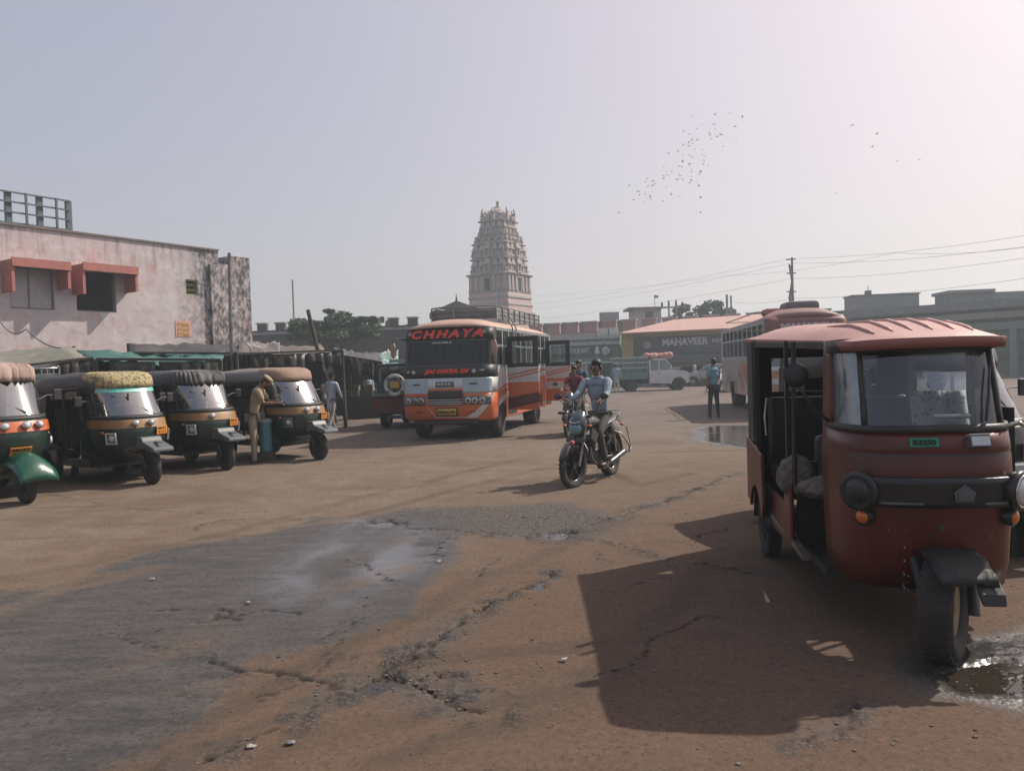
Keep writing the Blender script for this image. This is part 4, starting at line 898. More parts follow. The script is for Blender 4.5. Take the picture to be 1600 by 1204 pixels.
# ---------------------------------------------------------------- trees
leafm = mat('leaves', (.045, .085, .035), (.085, .13, .05), scale=1.2, rough=.6, spec=.25); leafm2 = mat('leaves_dark', (.03, .055, .03), (.05, .085, .04), scale=1.5, rough=.7, spec=.2)
bark = mat('bark', (.10, .08, .065), (.06, .05, .04), rough=.95, bump=.5, stretch=(4, 4, 1))
def tree(label, x, y, height, rad, lobes, n, lm, leaf=.16, trunk_r=.2, name='broadleaf_tree', flat=.6, base=.45, seed=1):
    rnd = random.Random(seed); t = thing(name, label, 'tree', (x, y, 0)); zc = height * (1 + base) / 2
    b = mb(bark); b.tube([(0, 0, 0), (.1, 0, height * .25), (-.05, .1, height * base), (.05, 0, height * .8)], [trunk_r, trunk_r * .8, trunk_r * .6, trunk_r * .2], 8); b.build('trunk', t)
    C = []
    for k in range(lobes):
        a = rnd.random() * 6.28; rr_ = rad * rnd.random() ** .6 * .95; z = zc + (rnd.random() - .5) * height * (1 - base) * (1.05 - rr_ / rad * .7)
        C.append((Vector((rr_ * math.cos(a), rr_ * math.sin(a), z)), rad * rnd.uniform(.12, .30)))
    b = mb(bark)
    for c_, r_ in C[::2]: b.tube([(0, 0, height * base * .7), c_ * .5 + Vector((0, 0, height * base * .35)), c_], [trunk_r * .4, trunk_r * .22, .02], 5)
    b.build('limbs', t)
    vs = []; fs = []
    for k in range(n):
        c_, r_ = C[rnd.randrange(len(C))]
        d = Vector((rnd.gauss(0, 1), rnd.gauss(0, 1), rnd.gauss(0, .8))).normalized() * r_ * rnd.random() ** .35
        d.z *= flat; p_ = c_ + d; s_ = leaf * rnd.uniform(.6, 1.5)
        u = Vector((rnd.gauss(0, 1), rnd.gauss(0, 1), rnd.gauss(0, .6))).normalized(); v = u.cross(Vector((rnd.gauss(0, 1), rnd.gauss(0, 1), rnd.gauss(0, 1)))).normalized()
        o_ = len(vs); vs += [p_ - u * s_, p_ + v * s_ * .45, p_ + u * s_, p_ - v * s_ * .45]; fs.append((o_, o_ + 1, o_ + 2, o_ + 3))
    mb(lm).add(vs, fs, False).build('crown', t)
    return t
p = hity(522, 560, 52); tree('broad layered tree with spreading branches left of the bus beyond the dark wall', p.x, p.y, hity(522, 483, 52).z, 3.0, 60, 22000, leafm, .12, .2, base=.55, flat=.35, seed=5)
for k, (px, py, Y, rd, lb) in enumerate([(412, 516, 75, 2.6, 'dim bushy tree right beside the end of the pink building'), (440, 517, 80, 2.6, 'dim bushy tree behind the thin mast'), (466, 521, 78, 2.0, 'low dim bushy tree just left of the layered tree')]):
    p = hity(px, 560, Y); tree(lb, p.x, p.y, hity(px, py, Y).z, rd, 16, 3500, leafm2, .2, .2, name='bushy_tree', base=.3, seed=20 + k)
p = hity(1095, 560, 78); tree('rounded tree above the crenellated wall right of the twin pole frame', p.x, p.y, hity(1095, 465, 78).z, 3.1, 40, 12000, leafm2, .16, .25, base=.45, flat=.8, seed=11)
p = hity(1066, 560, 80); tree('thin feathery tree left of the rounded tree', p.x, p.y, hity(1066, 474, 80).z, 1.6, 16, 1800, leafm2, .16, .15, name='feathery_tree', base=.4, seed=13)

# ---------------------------------------------------------------- birds
bm_ = mb(mat('bird_feathers', (.03, .03, .035), rough=.8), True).ell((0, 0, 0), (.14, .045, .045), 6, 5).ell((.15, 0, .02), (.04, .03, .03), 5, 4)
bm_.add([(-.13, -.03, 0), (-.26, -.05, 0), (-.26, .05, 0), (-.13, .03, 0)], [(0, 1, 2, 3)])
bup = MB(); bdn = MB()
def bird(z1):
    b = MB(); b.__dict__.update({k: (list(v) if isinstance(v, list) else v) for k, v in bm_.__dict__.items()})
    for s_ in (-1, 1): b.add([(.07, s_ * .03, .02), (.04, s_ * .2, z1 * .6), (-.03, s_ * .36, z1), (-.06, s_ * .2, z1 * .5), (-.07, s_ * .03, .01)], [(0, 1, 2, 3, 4)])
    return b.mesh('bird')
BM = [bird(.2), bird(-.1), bird(.05)]
BP = []
rb = random.Random(3)
raw = [(543, 90), (437, 100), (616, 85), (676, 103), (481, 137), (540, 135), (462, 158), (522, 160), (548, 160), (640, 148), (393, 168), (421, 184), (517, 178), (523, 186), (574, 185), (556, 196), (527, 205), (462, 205), (436, 212), (419, 221), (460, 212), (648, 218), (438, 228), (571, 226), (393, 236), (421, 240), (587, 242), (448, 259), (486, 260), (582, 265), (366, 267), (320, 274), (391, 283), (419, 283), (482, 281), (434, 294), (496, 292), (388, 313), (493, 310), (355, 322), (424, 326), (371, 338), (385, 342), (298, 342), (512, 333), (488, 328), (336, 362), (432, 352), (431, 366), (476, 362), (312, 365), (374, 370), (315, 380), (297, 385), (378, 384), (432, 386), (469, 378), (299, 397), (361, 400), (374, 400), (392, 402), (432, 403), (424, 416), (460, 412), (219, 396), (213, 414), (243, 410), (255, 422), (246, 430), (222, 436), (313, 438), (467, 432), (132, 431), (175, 458), (209, 464), (243, 461), (181, 476), (212, 475), (335, 474), (384, 473), (368, 481), (235, 484), (475, 485), (222, 492), (236, 497), (155, 498), (202, 510), (294, 506), (82, 560), (475, 559)]
for x, y in raw: BP.append((940 + x / 3.077, 150 + y / 3.077, 88, 'small dark bird in the loose flock wheeling right of the tower', 'birds in the flock'))
for x, y, lb in ((1324, 183, 'largest lone bird high at the right of the sky'), (1206, 140, 'faint bird left of the largest lone bird'), (1527, 307, 'rightmost faint bird in the sky'), (1421, 314, 'faint bird between the largest lone bird and the rightmost one'), (1168, 433, 'lone bird in the middle of the right sky below the flock, darker of a pair'), (1129, 467, 'lone bird just left of and below the darker one of the pair'), (1300, 246, 'faint bird just below the largest lone bird')):
    BP.append((940 + x / 3.077, 150 + y / 3.077, 80, lb, None))
for i, (px, py, Y, lb, g) in enumerate(BP):
    p = hity(px, py, Y + rb.uniform(-6, 6)); o = bpy.data.objects.new('bird', BM[i % 3]); COL.objects.link(o); o.location = p; o.rotation_euler = (rb.uniform(-.5, .5), rb.uniform(-.4, .3), rb.uniform(0, 6.28)); s_ = rb.uniform(.55, .95); o.scale = (s_, s_, s_); tag(o, lb, 'bird', g)
# ---------------------------------------------------------------- vehicle helpers
def tfor(y, w_, p): return math.copysign(math.asin(min(1, (abs(y) / w_) ** (p / 2))) * 2 / math.pi, y)
def patch(b, lv, z0, z1, t0, t1, off, p=3.0, n=16, nz=5):
    g = []
    for i in range(nz + 1):
        z = z0 + (z1 - z0) * i / nz
        g.append([upoint(lv, z, t0 + (t1 - t0) * k / n, p, off)[0] for k in range(n + 1)])
    return b.sheet(g)
def on_nose(lv, z, t, p, off):
    P, T = upoint(lv, z, t, p, off); P2, _ = upoint(lv, z + .02, t, p, off); P0, _ = upoint(lv, z - .02, t, p, off)
    return frame3(T, P2 - P0, P)
def seats(par, x0, x1, w_, z, m, back=.45):
    mb(m).bx(x0, x1, -w_, w_, z - .14, z).build('seat', par, bevel=.03)
    if back: mb(m).bx(x0 - .12, x0 - .005, -w_, w_, z - .05, z + back).build('backrest', par, bevel=.03)

# ---------------------------------------------------------------- three-wheeled auto rickshaw
def auto(label, front_px, deg, body='dgreen', stripe='yellow', fender='flat', fm='grey', cap=None, pleat=0, roofm=None, plate=('MH32', 1), chrome_lamps=True, top_band=None, bulbs=0, black=False, loc=None, group='auto rickshaws parked in the row on the left', bezel='white', fan=None, size=1.05):
    h = Vector((math.cos(R(deg)), math.sin(R(deg)), 0))
    if loc is None: loc = hitz(*front_px) - h * 2.0
    if front_px: loc = hitz(*front_px) - h * 2.0 * size
    t = thing('auto_rickshaw', label, 'auto rickshaw', (loc.x, loc.y, 0), R(deg), group); B = M[body]; P = 2.8
    t.scale = (size, size, size)
    lv = [(.36, 1.60, .28, 1.25), (.48, 1.80, .40, 1.2), (.66, 1.90, .47, 1.15), (.85, 1.90, .50, 1.15), (.97, 1.85, .505, 1.12), (1.0, 1.83, .505, 1.12)]
    wl = [(1.0, 1.83, .50, 1.12), (1.25, 1.675, .485, 1.08), (1.50, 1.51, .465, 1.02), (1.54, 1.485, .46, 1.0)]
    usheet(mb(B), lv, p=P, n=24).build('cowl', t, solid=.02)
    patch(mb(M[stripe]), lv, .86, .985, -.98, .98, .024, P).build('stripe', t)
    patch(mb(M['blackp']), wl, 1.0, 1.05, -.98, .98, .008, P, nz=1).build('screen_seal', t, solid=.02)
    t1 = .80
    patch(mb(M['wglass']), wl, 1.05, 1.47, -t1, t1, 0, P, n=24).build('windscreen', t)
    for s_ in (-1, 1): patch(mb(B), wl, 1.0, 1.54, s_ * t1, s_ * .99, .0, P, n=3).build('pillar', t, solid=.03)
    for s_ in (-1, 1):
        mb(M['blackp']).tube([upoint(wl, z, s_ * t1, P, .008)[0] for z in (1.05, 1.2, 1.35, 1.5)], .013, 6).build('screen_seal', t)
    if top_band: patch(mb(top_band), wl, 1.40, 1.47, -t1 * .97, t1 * .97, .006, P, nz=1).build('sun_strip', t)
    cp = [(1.47, 1.555, .475, 1.0), (1.54, 1.535, .49, 1.0), (1.63, 1.50, .49, .98), (1.685, 1.42, .45, .96), (1.715, 1.25, .34, .95)]
    b = mb(cap or B); g = []
    for (z, f, w_, xb) in cp:
        row = []
        for k in range(61):
            tt = -1 + 2 * k / 60; a = f + pleat * .03 * math.sin(k * 1.9) + pleat * .015 * math.sin(k * 4.1 + z * 9)
            x, y = curve_plan(a, w_ * (1 + pleat * .03 * math.sin(k * 1.9 + 1)), xb, tt, P); row.append(Vector((x, y, z)))
        g.append(row)
    b.sheet(g).build('front_hood', t, solid=.015)
    # canvas roof
    rm = roofm or TD; g = []
    for i, (x, w_, z) in enumerate([(1.30, .46, 1.695), (1.0, .53, 1.705), (.5, .62, 1.715), (.1, .635, 1.70), (-.25, .63, 1.68), (-.42, .60, 1.60)]):
        row = []
        for k in range(21):
            a = math.pi * k / 20; y = w_ * math.copysign(abs(math.cos(a)) ** .5, math.cos(a)); zz = 1.40 + (z - 1.40) * abs(math.sin(a)) ** .5
            row.append(Vector((x + .015 * math.sin(k * 2.1), y, zz - .012 * math.sin(i * 2.3 + k))))
        g.append(row)
    mb(rm).sheet(g).build('canvas_roof', t, solid=.02)
    mb(rm).sheet([[Vector((-.43 - .02 * math.sin(k), -.60 + 1.2 * k / 10, 1.62 - .0 * j - (1.62 - .85) * j / 4)) for k in range(11)] for j in range(5)]).build('rear_curtain', t, solid=.015)
    for s_ in (-1, 1):
        mb(rm).add([(-.43, s_ * .63, .85), (.02, s_ * .635, .85), (.12, s_ * .63, 1.45), (-.42, s_ * .62, 1.5)], [(0, 1, 2, 3)]).build('side_curtain', t, solid=.012)
        q_ = [(-.45, .34), (-.45, .88), (.15, .88), (.42, .50), (.42, .32), (.30, .32)] + [(.28 * math.cos(a), .25 + .28 * math.sin(a)) for a in [i * math.pi / 8 for i in range(1, 8)]] + [(-.3, .3)]
        mb(B).prism(q_, s_ * .63, s_ * .655).build('rear_panel', t, bevel=.006)
        if stripe == 'yellow' and s_: mb(M[stripe]).bx(-.44, .14, s_ * .656, s_ * .662, .80, .86).build('stripe', t)
        mb(B).bx(.42, 1.2, s_ * .50, s_ * .60, .28, .40).build('sill', t, bevel=.02)
        mb(M['black']).tube([(1.10, s_ * .56, .95), (1.02, s_ * .55, 1.2), (.98, s_ * .54, 1.47)], .018, 6).build('door_post', t)
        mb(M['black']).tube([(.62, s_ * .60, .36), (.62, s_ * .61, 1.45)], .02, 6).build('door_post', t)
        mb(M['black']).tube([(.1, s_ * .625, 1.44), (.6, s_ * .615, 1.46), (1.05, s_ * .56, 1.47)], .018, 6).build('roof_rail', t)
        # mirror on a stalk
        pm, _ = upoint(wl, 1.22, s_ * .86, P, .02); q = pm + Vector((.05, s_ * .22, .06))
        mo = mb(M['chrome']).tube([pm, pm + Vector((.03, s_ * .1, .06)), q], .008, 5).build('mirror_stalk', t); mb(M['blackp']).box(q, (.03, .11, .15)).build('mirror', mo, bevel=.012)
        # lamps
        for (z, tt) in ((.72, .56),):
            mt = on_nose(lv, z, s_ * tt, P, .02)
            lo = bpy.data.objects.new('headlight', mb(M['blackp']).bx(-.085, .085, -.085, .085, -.02, .02).mesh('headlight')); COL.objects.link(lo); lo.parent = t; lo.matrix_local = mt
            if chrome_lamps:
                bz = mb(M['white'] if bezel == 'white' else M['chrome'])
                for (x0_, x1_, y0_, y1_) in ((-.085, .085, .065, .085), (-.085, .085, -.085, -.065), (-.085, -.065, -.065, .065), (.065, .085, -.065, .065)): bz.bx(x0_, x1_, y0_, y1_, .02, .045)
                bz.build('bezel', lo)
            mb(M['lens'], True).ell((0, 0, .02), (.056, .056, .026), 14, 6).build('lens', lo)
        mt = on_nose(lv, .80, s_ * .74, P, .02); o = mb(M['amber'], True).ell((0, 0, 0), (.035, .025, .02), 10, 5).build('indicator', t); o.matrix_local = mt
        wheel_parts(t, (0, s_ * .53, .25), .25, .11)
    mb(B).bx(-.45, .02, -.628, .628, .55, .86).build('tail_box', t, bevel=.02); mb(M['black']).bx(.03, 1.5, -.50, .50, .27, .31).build('floor', t)
    mb(B).bx(.98, 1.03, -.55, .55, .31, .80).build('bulkhead', t); seats(t, .2, .62, .52, .68, M['blackp'], .5); seats(t, 1.05, 1.32, .30, .74, M['blackp'], .0)
    mb(M['blackp']).tube([(1.55, -.3, 1.0), (1.5, -.12, 1.04), (1.62, 0, 1.0), (1.5, .12, 1.04), (1.55, .3, 1.0)], .014, 6).tube([(1.62, 0, 1.0), (1.75, 0, .6)], .03, 6).build('handlebar', t)
    mb(M['blackp']).bx(1.5, 1.72, -.35, .35, .93, .985).build('dashboard', t, bevel=.02)
    # front fork, wheel and mudguard
    mb(M['blackp']).tube([(1.78, .0, .62), (1.93, .09, .42), (2.0, .09, .25)], .028, 7).tube([(1.78, 0, .62), (1.93, -.09, .42), (2.0, -.09, .25)], .028, 7).build('fork', t)
    wheel_parts(t, (2.0, 0, .25), .25, .11, steer=R(-6))
    if fender == 'flat':
        b = mb(M[fm]); b.prism([(1.80, .60), (1.84, .72), (2.02, .72), (2.06, .655), (2.36, .565), (2.37, .51), (2.27, .50), (2.16, .535), (2.0, .555), (1.86, .52)], -.16, .16)
        b.build('mudguard', t, bevel=.015); mb(M['blackp']).bx(1.86, 2.26, -.02, .02, .70, .71).build('mudguard_vent', t).location = (0.06, 0, -.065)
    else:
        g = [[Vector((2.0 + .36 * math.cos(a), y, .24 + (.38 - y * y * 3.0) * math.sin(a))) for y in (-.22, -.16, -.08, 0, .08, .16, .22)] for a in [R(8 + i * 165 / 14) for i in range(15)]]
        mb(M[fm]).sheet(g).build('mudguard', t, solid=.012)
    # plate, wiper, bulbs, horn grille
    mt = on_nose(lv, .80 if plate[1] else .62, tfor(.24 if plate[1] else 0, .50, P) if plate[1] else 0, P, .03)
    po = bpy.data.objects.new('number_plate', mb(M['plate']).bx(-.12, .12, -.06, .06, -.005, .005).mesh('number_plate')); COL.objects.link(po); po.parent = t; po.matrix_local = mt
    text(plate[0], .06, M['ink'], po, Matrix.Translation((0, .028, .006)), ext=.001, bold=.002, width=.19, height=.04); text('8 2 7 4', .06, M['ink'], po, Matrix.Translation((0, -.028, .006)), ext=.001, bold=.002, width=.17, height=.04)
    a1, _ = upoint(wl, 1.06, .15, P, .03); a2, _ = upoint(wl, 1.36, .05 if bulbs == 0 else -.4, P, .02)
    mb(M['blackp']).tube([a1, a2], .008, 5).box(a2 * .6 + a1 * .4, (.02, .02, .28)).build('wiper', t)
    for k in range(bulbs):
        mt = on_nose(lv, .93, -.12 + .16 * k if bulbs < 4 else -.2 + .16 * k, P, .04); o = mb(M['chrome'], True).lathe([(.035, -.03), (.05, .01), (.05, .03), (.04, .035)], axis='Z', n=14).build('small_lamp', t); o.matrix_local = mt
        mb(M['lens'], True).ell((0, 0, .035), (.04, .04, .015), 12, 5).build('lens', o)
    if fan:
        mt = on_nose(lv, .52, -.25, P, .01); b = mb(M['steel'])
        for k in range(10):
            a = k * math.pi / 5; b.box((math.cos(a) * .06, math.sin(a) * .06, 0), (.07, .018, .01), Matrix.Rotation(a, 3, 'Z'))
        o = b.build('flower_emblem', t); o.matrix_local = mt
    return t
pat = mat('patterned_cover', (.42, .33, .17), (.10, .11, .05), scale=30, rough=.85, lo=.50, hi=.56); tan = mat('tan_cover', (.42, .30, .26), (.34, .25, .21), rough=.9, bump=.2); dkp = mat('dark_pleated_cover', (.11, .11, .11), (.05, .05, .05), rough=.7, bump=.2, dust=.25)
tanr = mat('tan_hood', (.30, .20, .14), (.24, .16, .11), rough=.75, dust=.2); grr = mat('grey_hood_canvas', (.20, .19, .18), (.14, .13, .12), rough=.7, dust=.3, bump=.15); aqua = mat('aqua_sun_strip', (.04, .42, .36), (.3, .55, .5), scale=12, rough=.35)
RK1 = auto('green auto rickshaw with orange stripe, round green mudguard and pleated pinkish hood', (42, 786), -34, fender='round', fm='green', cap=tan, pleat=1, stripe='orange', roofm=tan, plate=('MH32', 0), bulbs=3, chrome_lamps=False, body='dgreen', size=1.15)
RK2 = auto('black and yellow auto rickshaw with yellow patterned hood and a green strip on its windscreen', (238, 756), -36, cap=pat, top_band=aqua, plate=('MH31', 1), bulbs=2, fan=True)
RK3 = auto('black and yellow auto rickshaw with dark pleated cloth on its hood, left of the officer', (354, 734), -37, cap=dkp, pleat=1.2, plate=('MH32', 1), bulbs=1)
RK4 = auto('auto rickshaw with tan front hood and grey canvas roof whose screen glints, beside the officer', (499, 718), -35, cap=tanr, roofm=grr, plate=('MH32', 1), bulbs=2, bezel='chrome')
for rk, col_ in ((RK1, 'green'),):
    mb(M['green']).bx(.43, 1.12, -.66, -.61, .30, .62).build('side_board', rk, bevel=.02)
# fringe inside the patterned one
fr_ = mb(mat('fringe', (.32, .27, .20), (.1, .09, .08), scale=18, rough=.9))
g = [[Vector((.15 + .9 * k / 24, -.60 - .01 * math.sin(k * 1.3), 1.43 - j * .05 - (.03 * abs(math.sin(k * .9)) if j == 2 else 0))) for k in range(25)] for j in range(3)]
fr_.sheet(g).build('fringe', RK2)
# dim rickshaw with a luggage rack behind the first two
lt = hitz(118, 742) + Vector((-1.9, 2.9, 0)); RK5 = auto('dark auto rickshaw with chrome roof rack, half hidden behind the patterned hood', None, -48, loc=Vector((-9.4, 14.6, 0)), roofm=TD, group='auto rickshaws parked behind the front row')
b = mb(M['chrome'])
b.tube([(-.3, -.45, 1.86), (1.1, -.45, 1.86), (1.2, -.4, 1.82), (1.2, .4, 1.82), (1.1, .45, 1.86), (-.3, .45, 1.86), (-.3, -.45, 1.86)], .014, 6)
for x in (-.3, .2, .7, 1.15):
    for s_ in (-1, 1): b.tube([(x, s_ * .45, 1.86), (x, s_ * .45, 1.66)], .012, 5)
    b.tube([(x, -.45, 1.72), (x, .45, 1.72)], .01, 5)
b.build('roof_rack', RK5)

# ---------------------------------------------------------------- the big red three-wheeler at the right
hd = Vector((-.164, -.986, 0)); RL = Vector((2.72, 6.45, 0))
rr_ = thing('electric_rickshaw', 'large red electric rickshaw with faded pink roof parked at the right foreground', 'auto rickshaw', RL, math.atan2(hd.y, hd.x)); t = rr_; P = 3.6
lv = [(.36, 2.18, .445, 1.62), (.50, 2.23, .455, 1.62), (.80, 2.26, .465, 1.62), (1.0, 2.27, .468, 1.62), (1.10, 2.26, .468, 1.62), (1.12, 2.25, .465, 1.62), (1.14, 2.26, .465, 1.62), (1.24, 2.23, .46, 1.62)]
wl = [(1.24, 2.23, .455, 1.62), (1.27, 2.22, .455, 1.62), (1.45, 2.17, .45, 1.62), (1.62, 2.11, .445, 1.62), (1.78, 2.06, .44, 1.62)]
usheet(mb(M['red']), lv, p=P, n=36).build('cowl', t, solid=.025)
patch(mb(M['blackp']), wl, 1.24, 1.28, -.97, .97, .010, P, 30, 1).build('screen_seal', t, solid=.02)
patch(mb(M['cglass']), wl, 1.28, 1.70, -.42, .42, .0, P, 20).build('windscreen', t)
side_gl = glass('dusty_glass', (.45, .55, .58), refl=.12, rough=.15, dust=.75, dustcol=(.20, .26, .29))
patch(mb(side_gl), wl, 1.28, 1.70, -.90, -.47, .0, P, 12).build('quarter_light', t); patch(mb(M['cglass']), wl, 1.28, 1.70, .47, .90, .0, P, 12).build('quarter_light', t)
patch(mb(M['blackp']), wl, 1.70, 1.78, -.97, .97, .006, P, 30, 1).build('header_rail', t, solid=.03)
for tt in (-.445, .445): patch(mb(M['blackp']), wl, 1.26, 1.72, tt - .028, tt + .028, .004, P, 2).build('screen_pillar', t, solid=.02)
for s_ in (-1, 1): patch(mb(M['red']), wl, 1.24, 1.78, s_ * .90, s_ * 1.0, .0, P, 4).build('corner_pillar', t, solid=.035)
# roof moulding
def rw(x):
    if x < 1.5: return .67 + (.455 - .67) * (x + .48) / 1.98
    k = (x - 1.5) / .66; return .455 - .05 * k ** 3
rz_ = lambda x: 1.86 - .10 * (x + .48) / 2.64
xsr = [-.48, -.44, -.2, .2, .6, 1.0, 1.3, 1.5, 1.65, 1.8, 1.92, 2.02, 2.10, 2.14, 2.16]
def crown(x, v):
    e = min(1, (2.165 - x) / .55) ** .55 * min(1, (x + .50) / .25) ** .5
    return (.115 * (1 - abs(v) ** 3.2)) * e
g = []
for x in xsr:
    row = []
    for k in range(33):
        v = -1 + 2 * k / 32; w_ = rw(x); row.append(Vector((x + (.0 if x < 1.9 else -.05 * abs(v) ** 4), v * w_, rz_(x) + crown(x, v))))
    g.append(row)
mb(M['redroof'], True).sheet(g).build('roof', t)
b = mb(mat('roof_skirt_red', (.30, .10, .08), (.24, .08, .07), rough=.5, dust=.3)); loop = [r[0] for r in g] + g[-1][1:-1] + [r[-1] for r in g[::-1]] + g[0][1:-1][::-1]
n_ = len(loop); top = [p + Vector((0, 0, .004)) for p in loop]; bot = [Vector((p.x * .995, p.y * .975, p.z - .055)) for p in loop]
b.ring([top, bot], True, False, True); b.build('roof_skirt', t, solid=.012)
for k, v in enumerate((-.62, -.38, -.14, .12, .38, .62)):
    pts = [Vector((x, v * rw(x) * (1 + (.25 if x > 1.7 else 0) * 0), rz_(x) + crown(x, v) + .002)) for x in [1.10, 1.4, 1.6, 1.8, 1.95, 2.03]]
    mb(M['redroof']).tube(pts, [.004, .012, .014, .014, .012, .004], 6).build('roof_rib', t)
for v in ():
    o = mb(M['dark']).lathe([(.022, 0), (.022, .004)], (2.0 - .04, v * rw(1.96), rz_(1.96) + crown(1.96, v) + .001), 'Z', 12).build('roof_bolt', t)
mb(mat('roof_lining', (.04, .03, .03), rough=.9)).sheet([[Vector((x, v * rw(x) * .95, rz_(x) - .03)) for v in (-1, -.5, 0, .5, 1)] for x in xsr[1:-2]]).build('roof_lining', t)
# sides
canv = mat('faded_canvas', (.045, .06, .055), (.07, .08, .075), rough=.85, dust=.25, bump=.2)
for s_ in (-1, 1):
    arch = [(.33 * math.cos(a), .27 + .33 * math.sin(a)) for a in [i * math.pi / 10 for i in range(1, 10)]]
    q_ = [(-.46, .42), (-.46, .98), (.34, .90), (.40, .52), (.36, .42)] + arch + [(-.34, .42)]
    mb(M['red']).prism(q_, s_ * .645, s_ * .675).build('rear_panel', t, bevel=.008)
    mb(canv).bx(-.46, -.16, s_ * .630, s_ * .655, .97, 1.83).build('canvas_strip', t, bevel=.005)
    mb(M['red']).bx(.40, 1.12, s_ * .56, s_ * .60, .33, .62).build('side_panel', t, bevel=.01)
    mb(M['red']).bx(1.00, 1.24, s_ * .585, s_ * .615, .33, .82).build('side_panel', t, bevel=.02)
    mb(M['steel']).prism([(.36, .40), (1.60, .36), (1.60, .40), (.36, .44)], s_ * .56, s_ * .61).build('sill_rail', t)
    mb(M['black']).bx(1.10, 1.13, s_ * .585, s_ * .61, .62, 1.80).build('door_post', t); mb(M['black']).tube([(1.24, s_ * .58, .80), (1.24, s_ * .57, 1.79)], .016, 8).build('door_post', t)
    mb(M['black']).bx(-.16, -.10, s_ * .60, s_ * .64, .9, 1.84).build('door_post', t)
    mb(M['black']).bx(-.1, 1.1, s_ * .59, s_ * .62, 1.68, 1.71).build('roof_rail', t) if s_ > 0 else None
    mb(M['black']).beam((-.12, s_ * .62, 1.80), (1.68, s_ * .43, 1.755), .04).build('cant_rail', t)
    wheel_parts(t, (0, s_ * .56, .27), .27, .12, rimm=mat('dusty_hub', (.10, .09, .08), rough=.7, dust=.4), tread=28)
    mb(M['blackp']).sheet([[Vector((.35 * math.cos(a), s_ * y, .27 + .35 * math.sin(a))) for y in (.46, .64)] for a in [i * math.pi / 12 for i in range(13)]]).build('wheel_arch', t, solid=.01)
# far side is panelled up to the sill, this side is open
mb(M['dark']).bx(-.1, 1.10, .60, .63, .62, 1.36).build('inner_panel', t); mb(M['dark']).bx(1.13, 1.75, .57, .60, .45, 1.34).build('inner_panel', t)
mb(M['chrome']).bx(-.12, 1.12, .575, .598, 1.365, 1.38).build('sill_trim', t)
mb(M['dark']).walls(-.62, .62, .45, 1.82, .40, .43, [(-.45, .45, 1.38, 1.68)]).build('rear_wall', t).rotation_euler = (0, 0, R(90))
seats(t, .05, .5, .55, .80, mat('black_rexine', (.02, .02, .022), rough=.4, bump=.1), .55)
mb(M['black']).bx(1.13, 1.17, -.55, .55, .35, .95).build('bulkhead', t); mb(M['blackp']).bx(-.4, 1.75, -.50, .50, .30, .36).build('floor', t)
seats(t, 1.22, 1.60, .42, .78, mat('black_rexine', (.02, .02, .022), rough=.4), .35)
fur = mat('fur_cover', (.20, .17, .15), (.10, .085, .075), scale=20, rough=.95, bump=.6, bscale=60)
b = mb(fur, True); b.ell((1.40, -.25, .80), (.24, .36, .09), 16, 8); b.ell((1.15, -.55, .84), (.10, .14, .16), 12, 8)
fo = b.build('seat_cover', t); md = fo.modifiers.new('u', 'SUBSURF'); md.levels = md.render_levels = 2
tx = bpy.data.textures.new('fur_lumps', 'CLOUDS'); tx.noise_scale = .05; md = fo.modifiers.new('d', 'DISPLACE'); md.texture = tx; md.strength = .05
mb(M['blackp']).bx(1.75, 2.02, -.32, .32, 1.15, 1.23).build('dashboard', t, bevel=.03); mb(M['blackp']).tube([(1.85, -.34, 1.22), (1.9, -.15, 1.28), (2.05, 0, 1.22), (1.9, .15, 1.28), (1.85, .34, 1.22)], .016, 8).tube([(2.05, 0, 1.22), (2.25, 0, .7)], .03, 8).build('handlebar', t)
mb(M['chrome']).bx(2.0, 2.03, .05, .25, 1.30, 1.33).build('meter', t, bevel=.01)
# spotted cloth over the driver's seat back and a hanging cloth
sp = bpy.data.materials.new('spotted_cloth'); sp.use_nodes = True; n = sp.node_tree.nodes; l = sp.node_tree.links.new; vo = n.new('ShaderNodeTexVoronoi'); vo.inputs['Scale'].default_value = 26; tc2 = n.new('ShaderNodeTexCoord'); l(tc2.outputs['Object'], vo.inputs[0])
mr_ = n.new('ShaderNodeMapRange'); mr_.inputs[1].default_value = .28; mr_.inputs[2].default_value = .34; l(vo.outputs['Distance'], mr_.inputs[0]); mx_ = n.new('ShaderNodeMix'); mx_.data_type = 'RGBA'; l(mr_.outputs[0], mx_.inputs[0]); mx_.inputs[6].default_value = (.04, .05, .05, 1); mx_.inputs[7].default_value = (.40, .44, .44, 1); l(mx_.outputs[2], n['Principled BSDF'].inputs['Base Color']); n['Principled BSDF'].inputs['Roughness'].default_value = .9
g = [[Vector((1.62 - .10 * j / 8 + .02 * math.sin(k * 1.7), .08 + .34 * k / 10, 1.10 + .34 * j / 8)) for k in range(11)] for j in range(9)]
mb(sp).sheet(g).build('spotted_cloth', t, solid=.01)
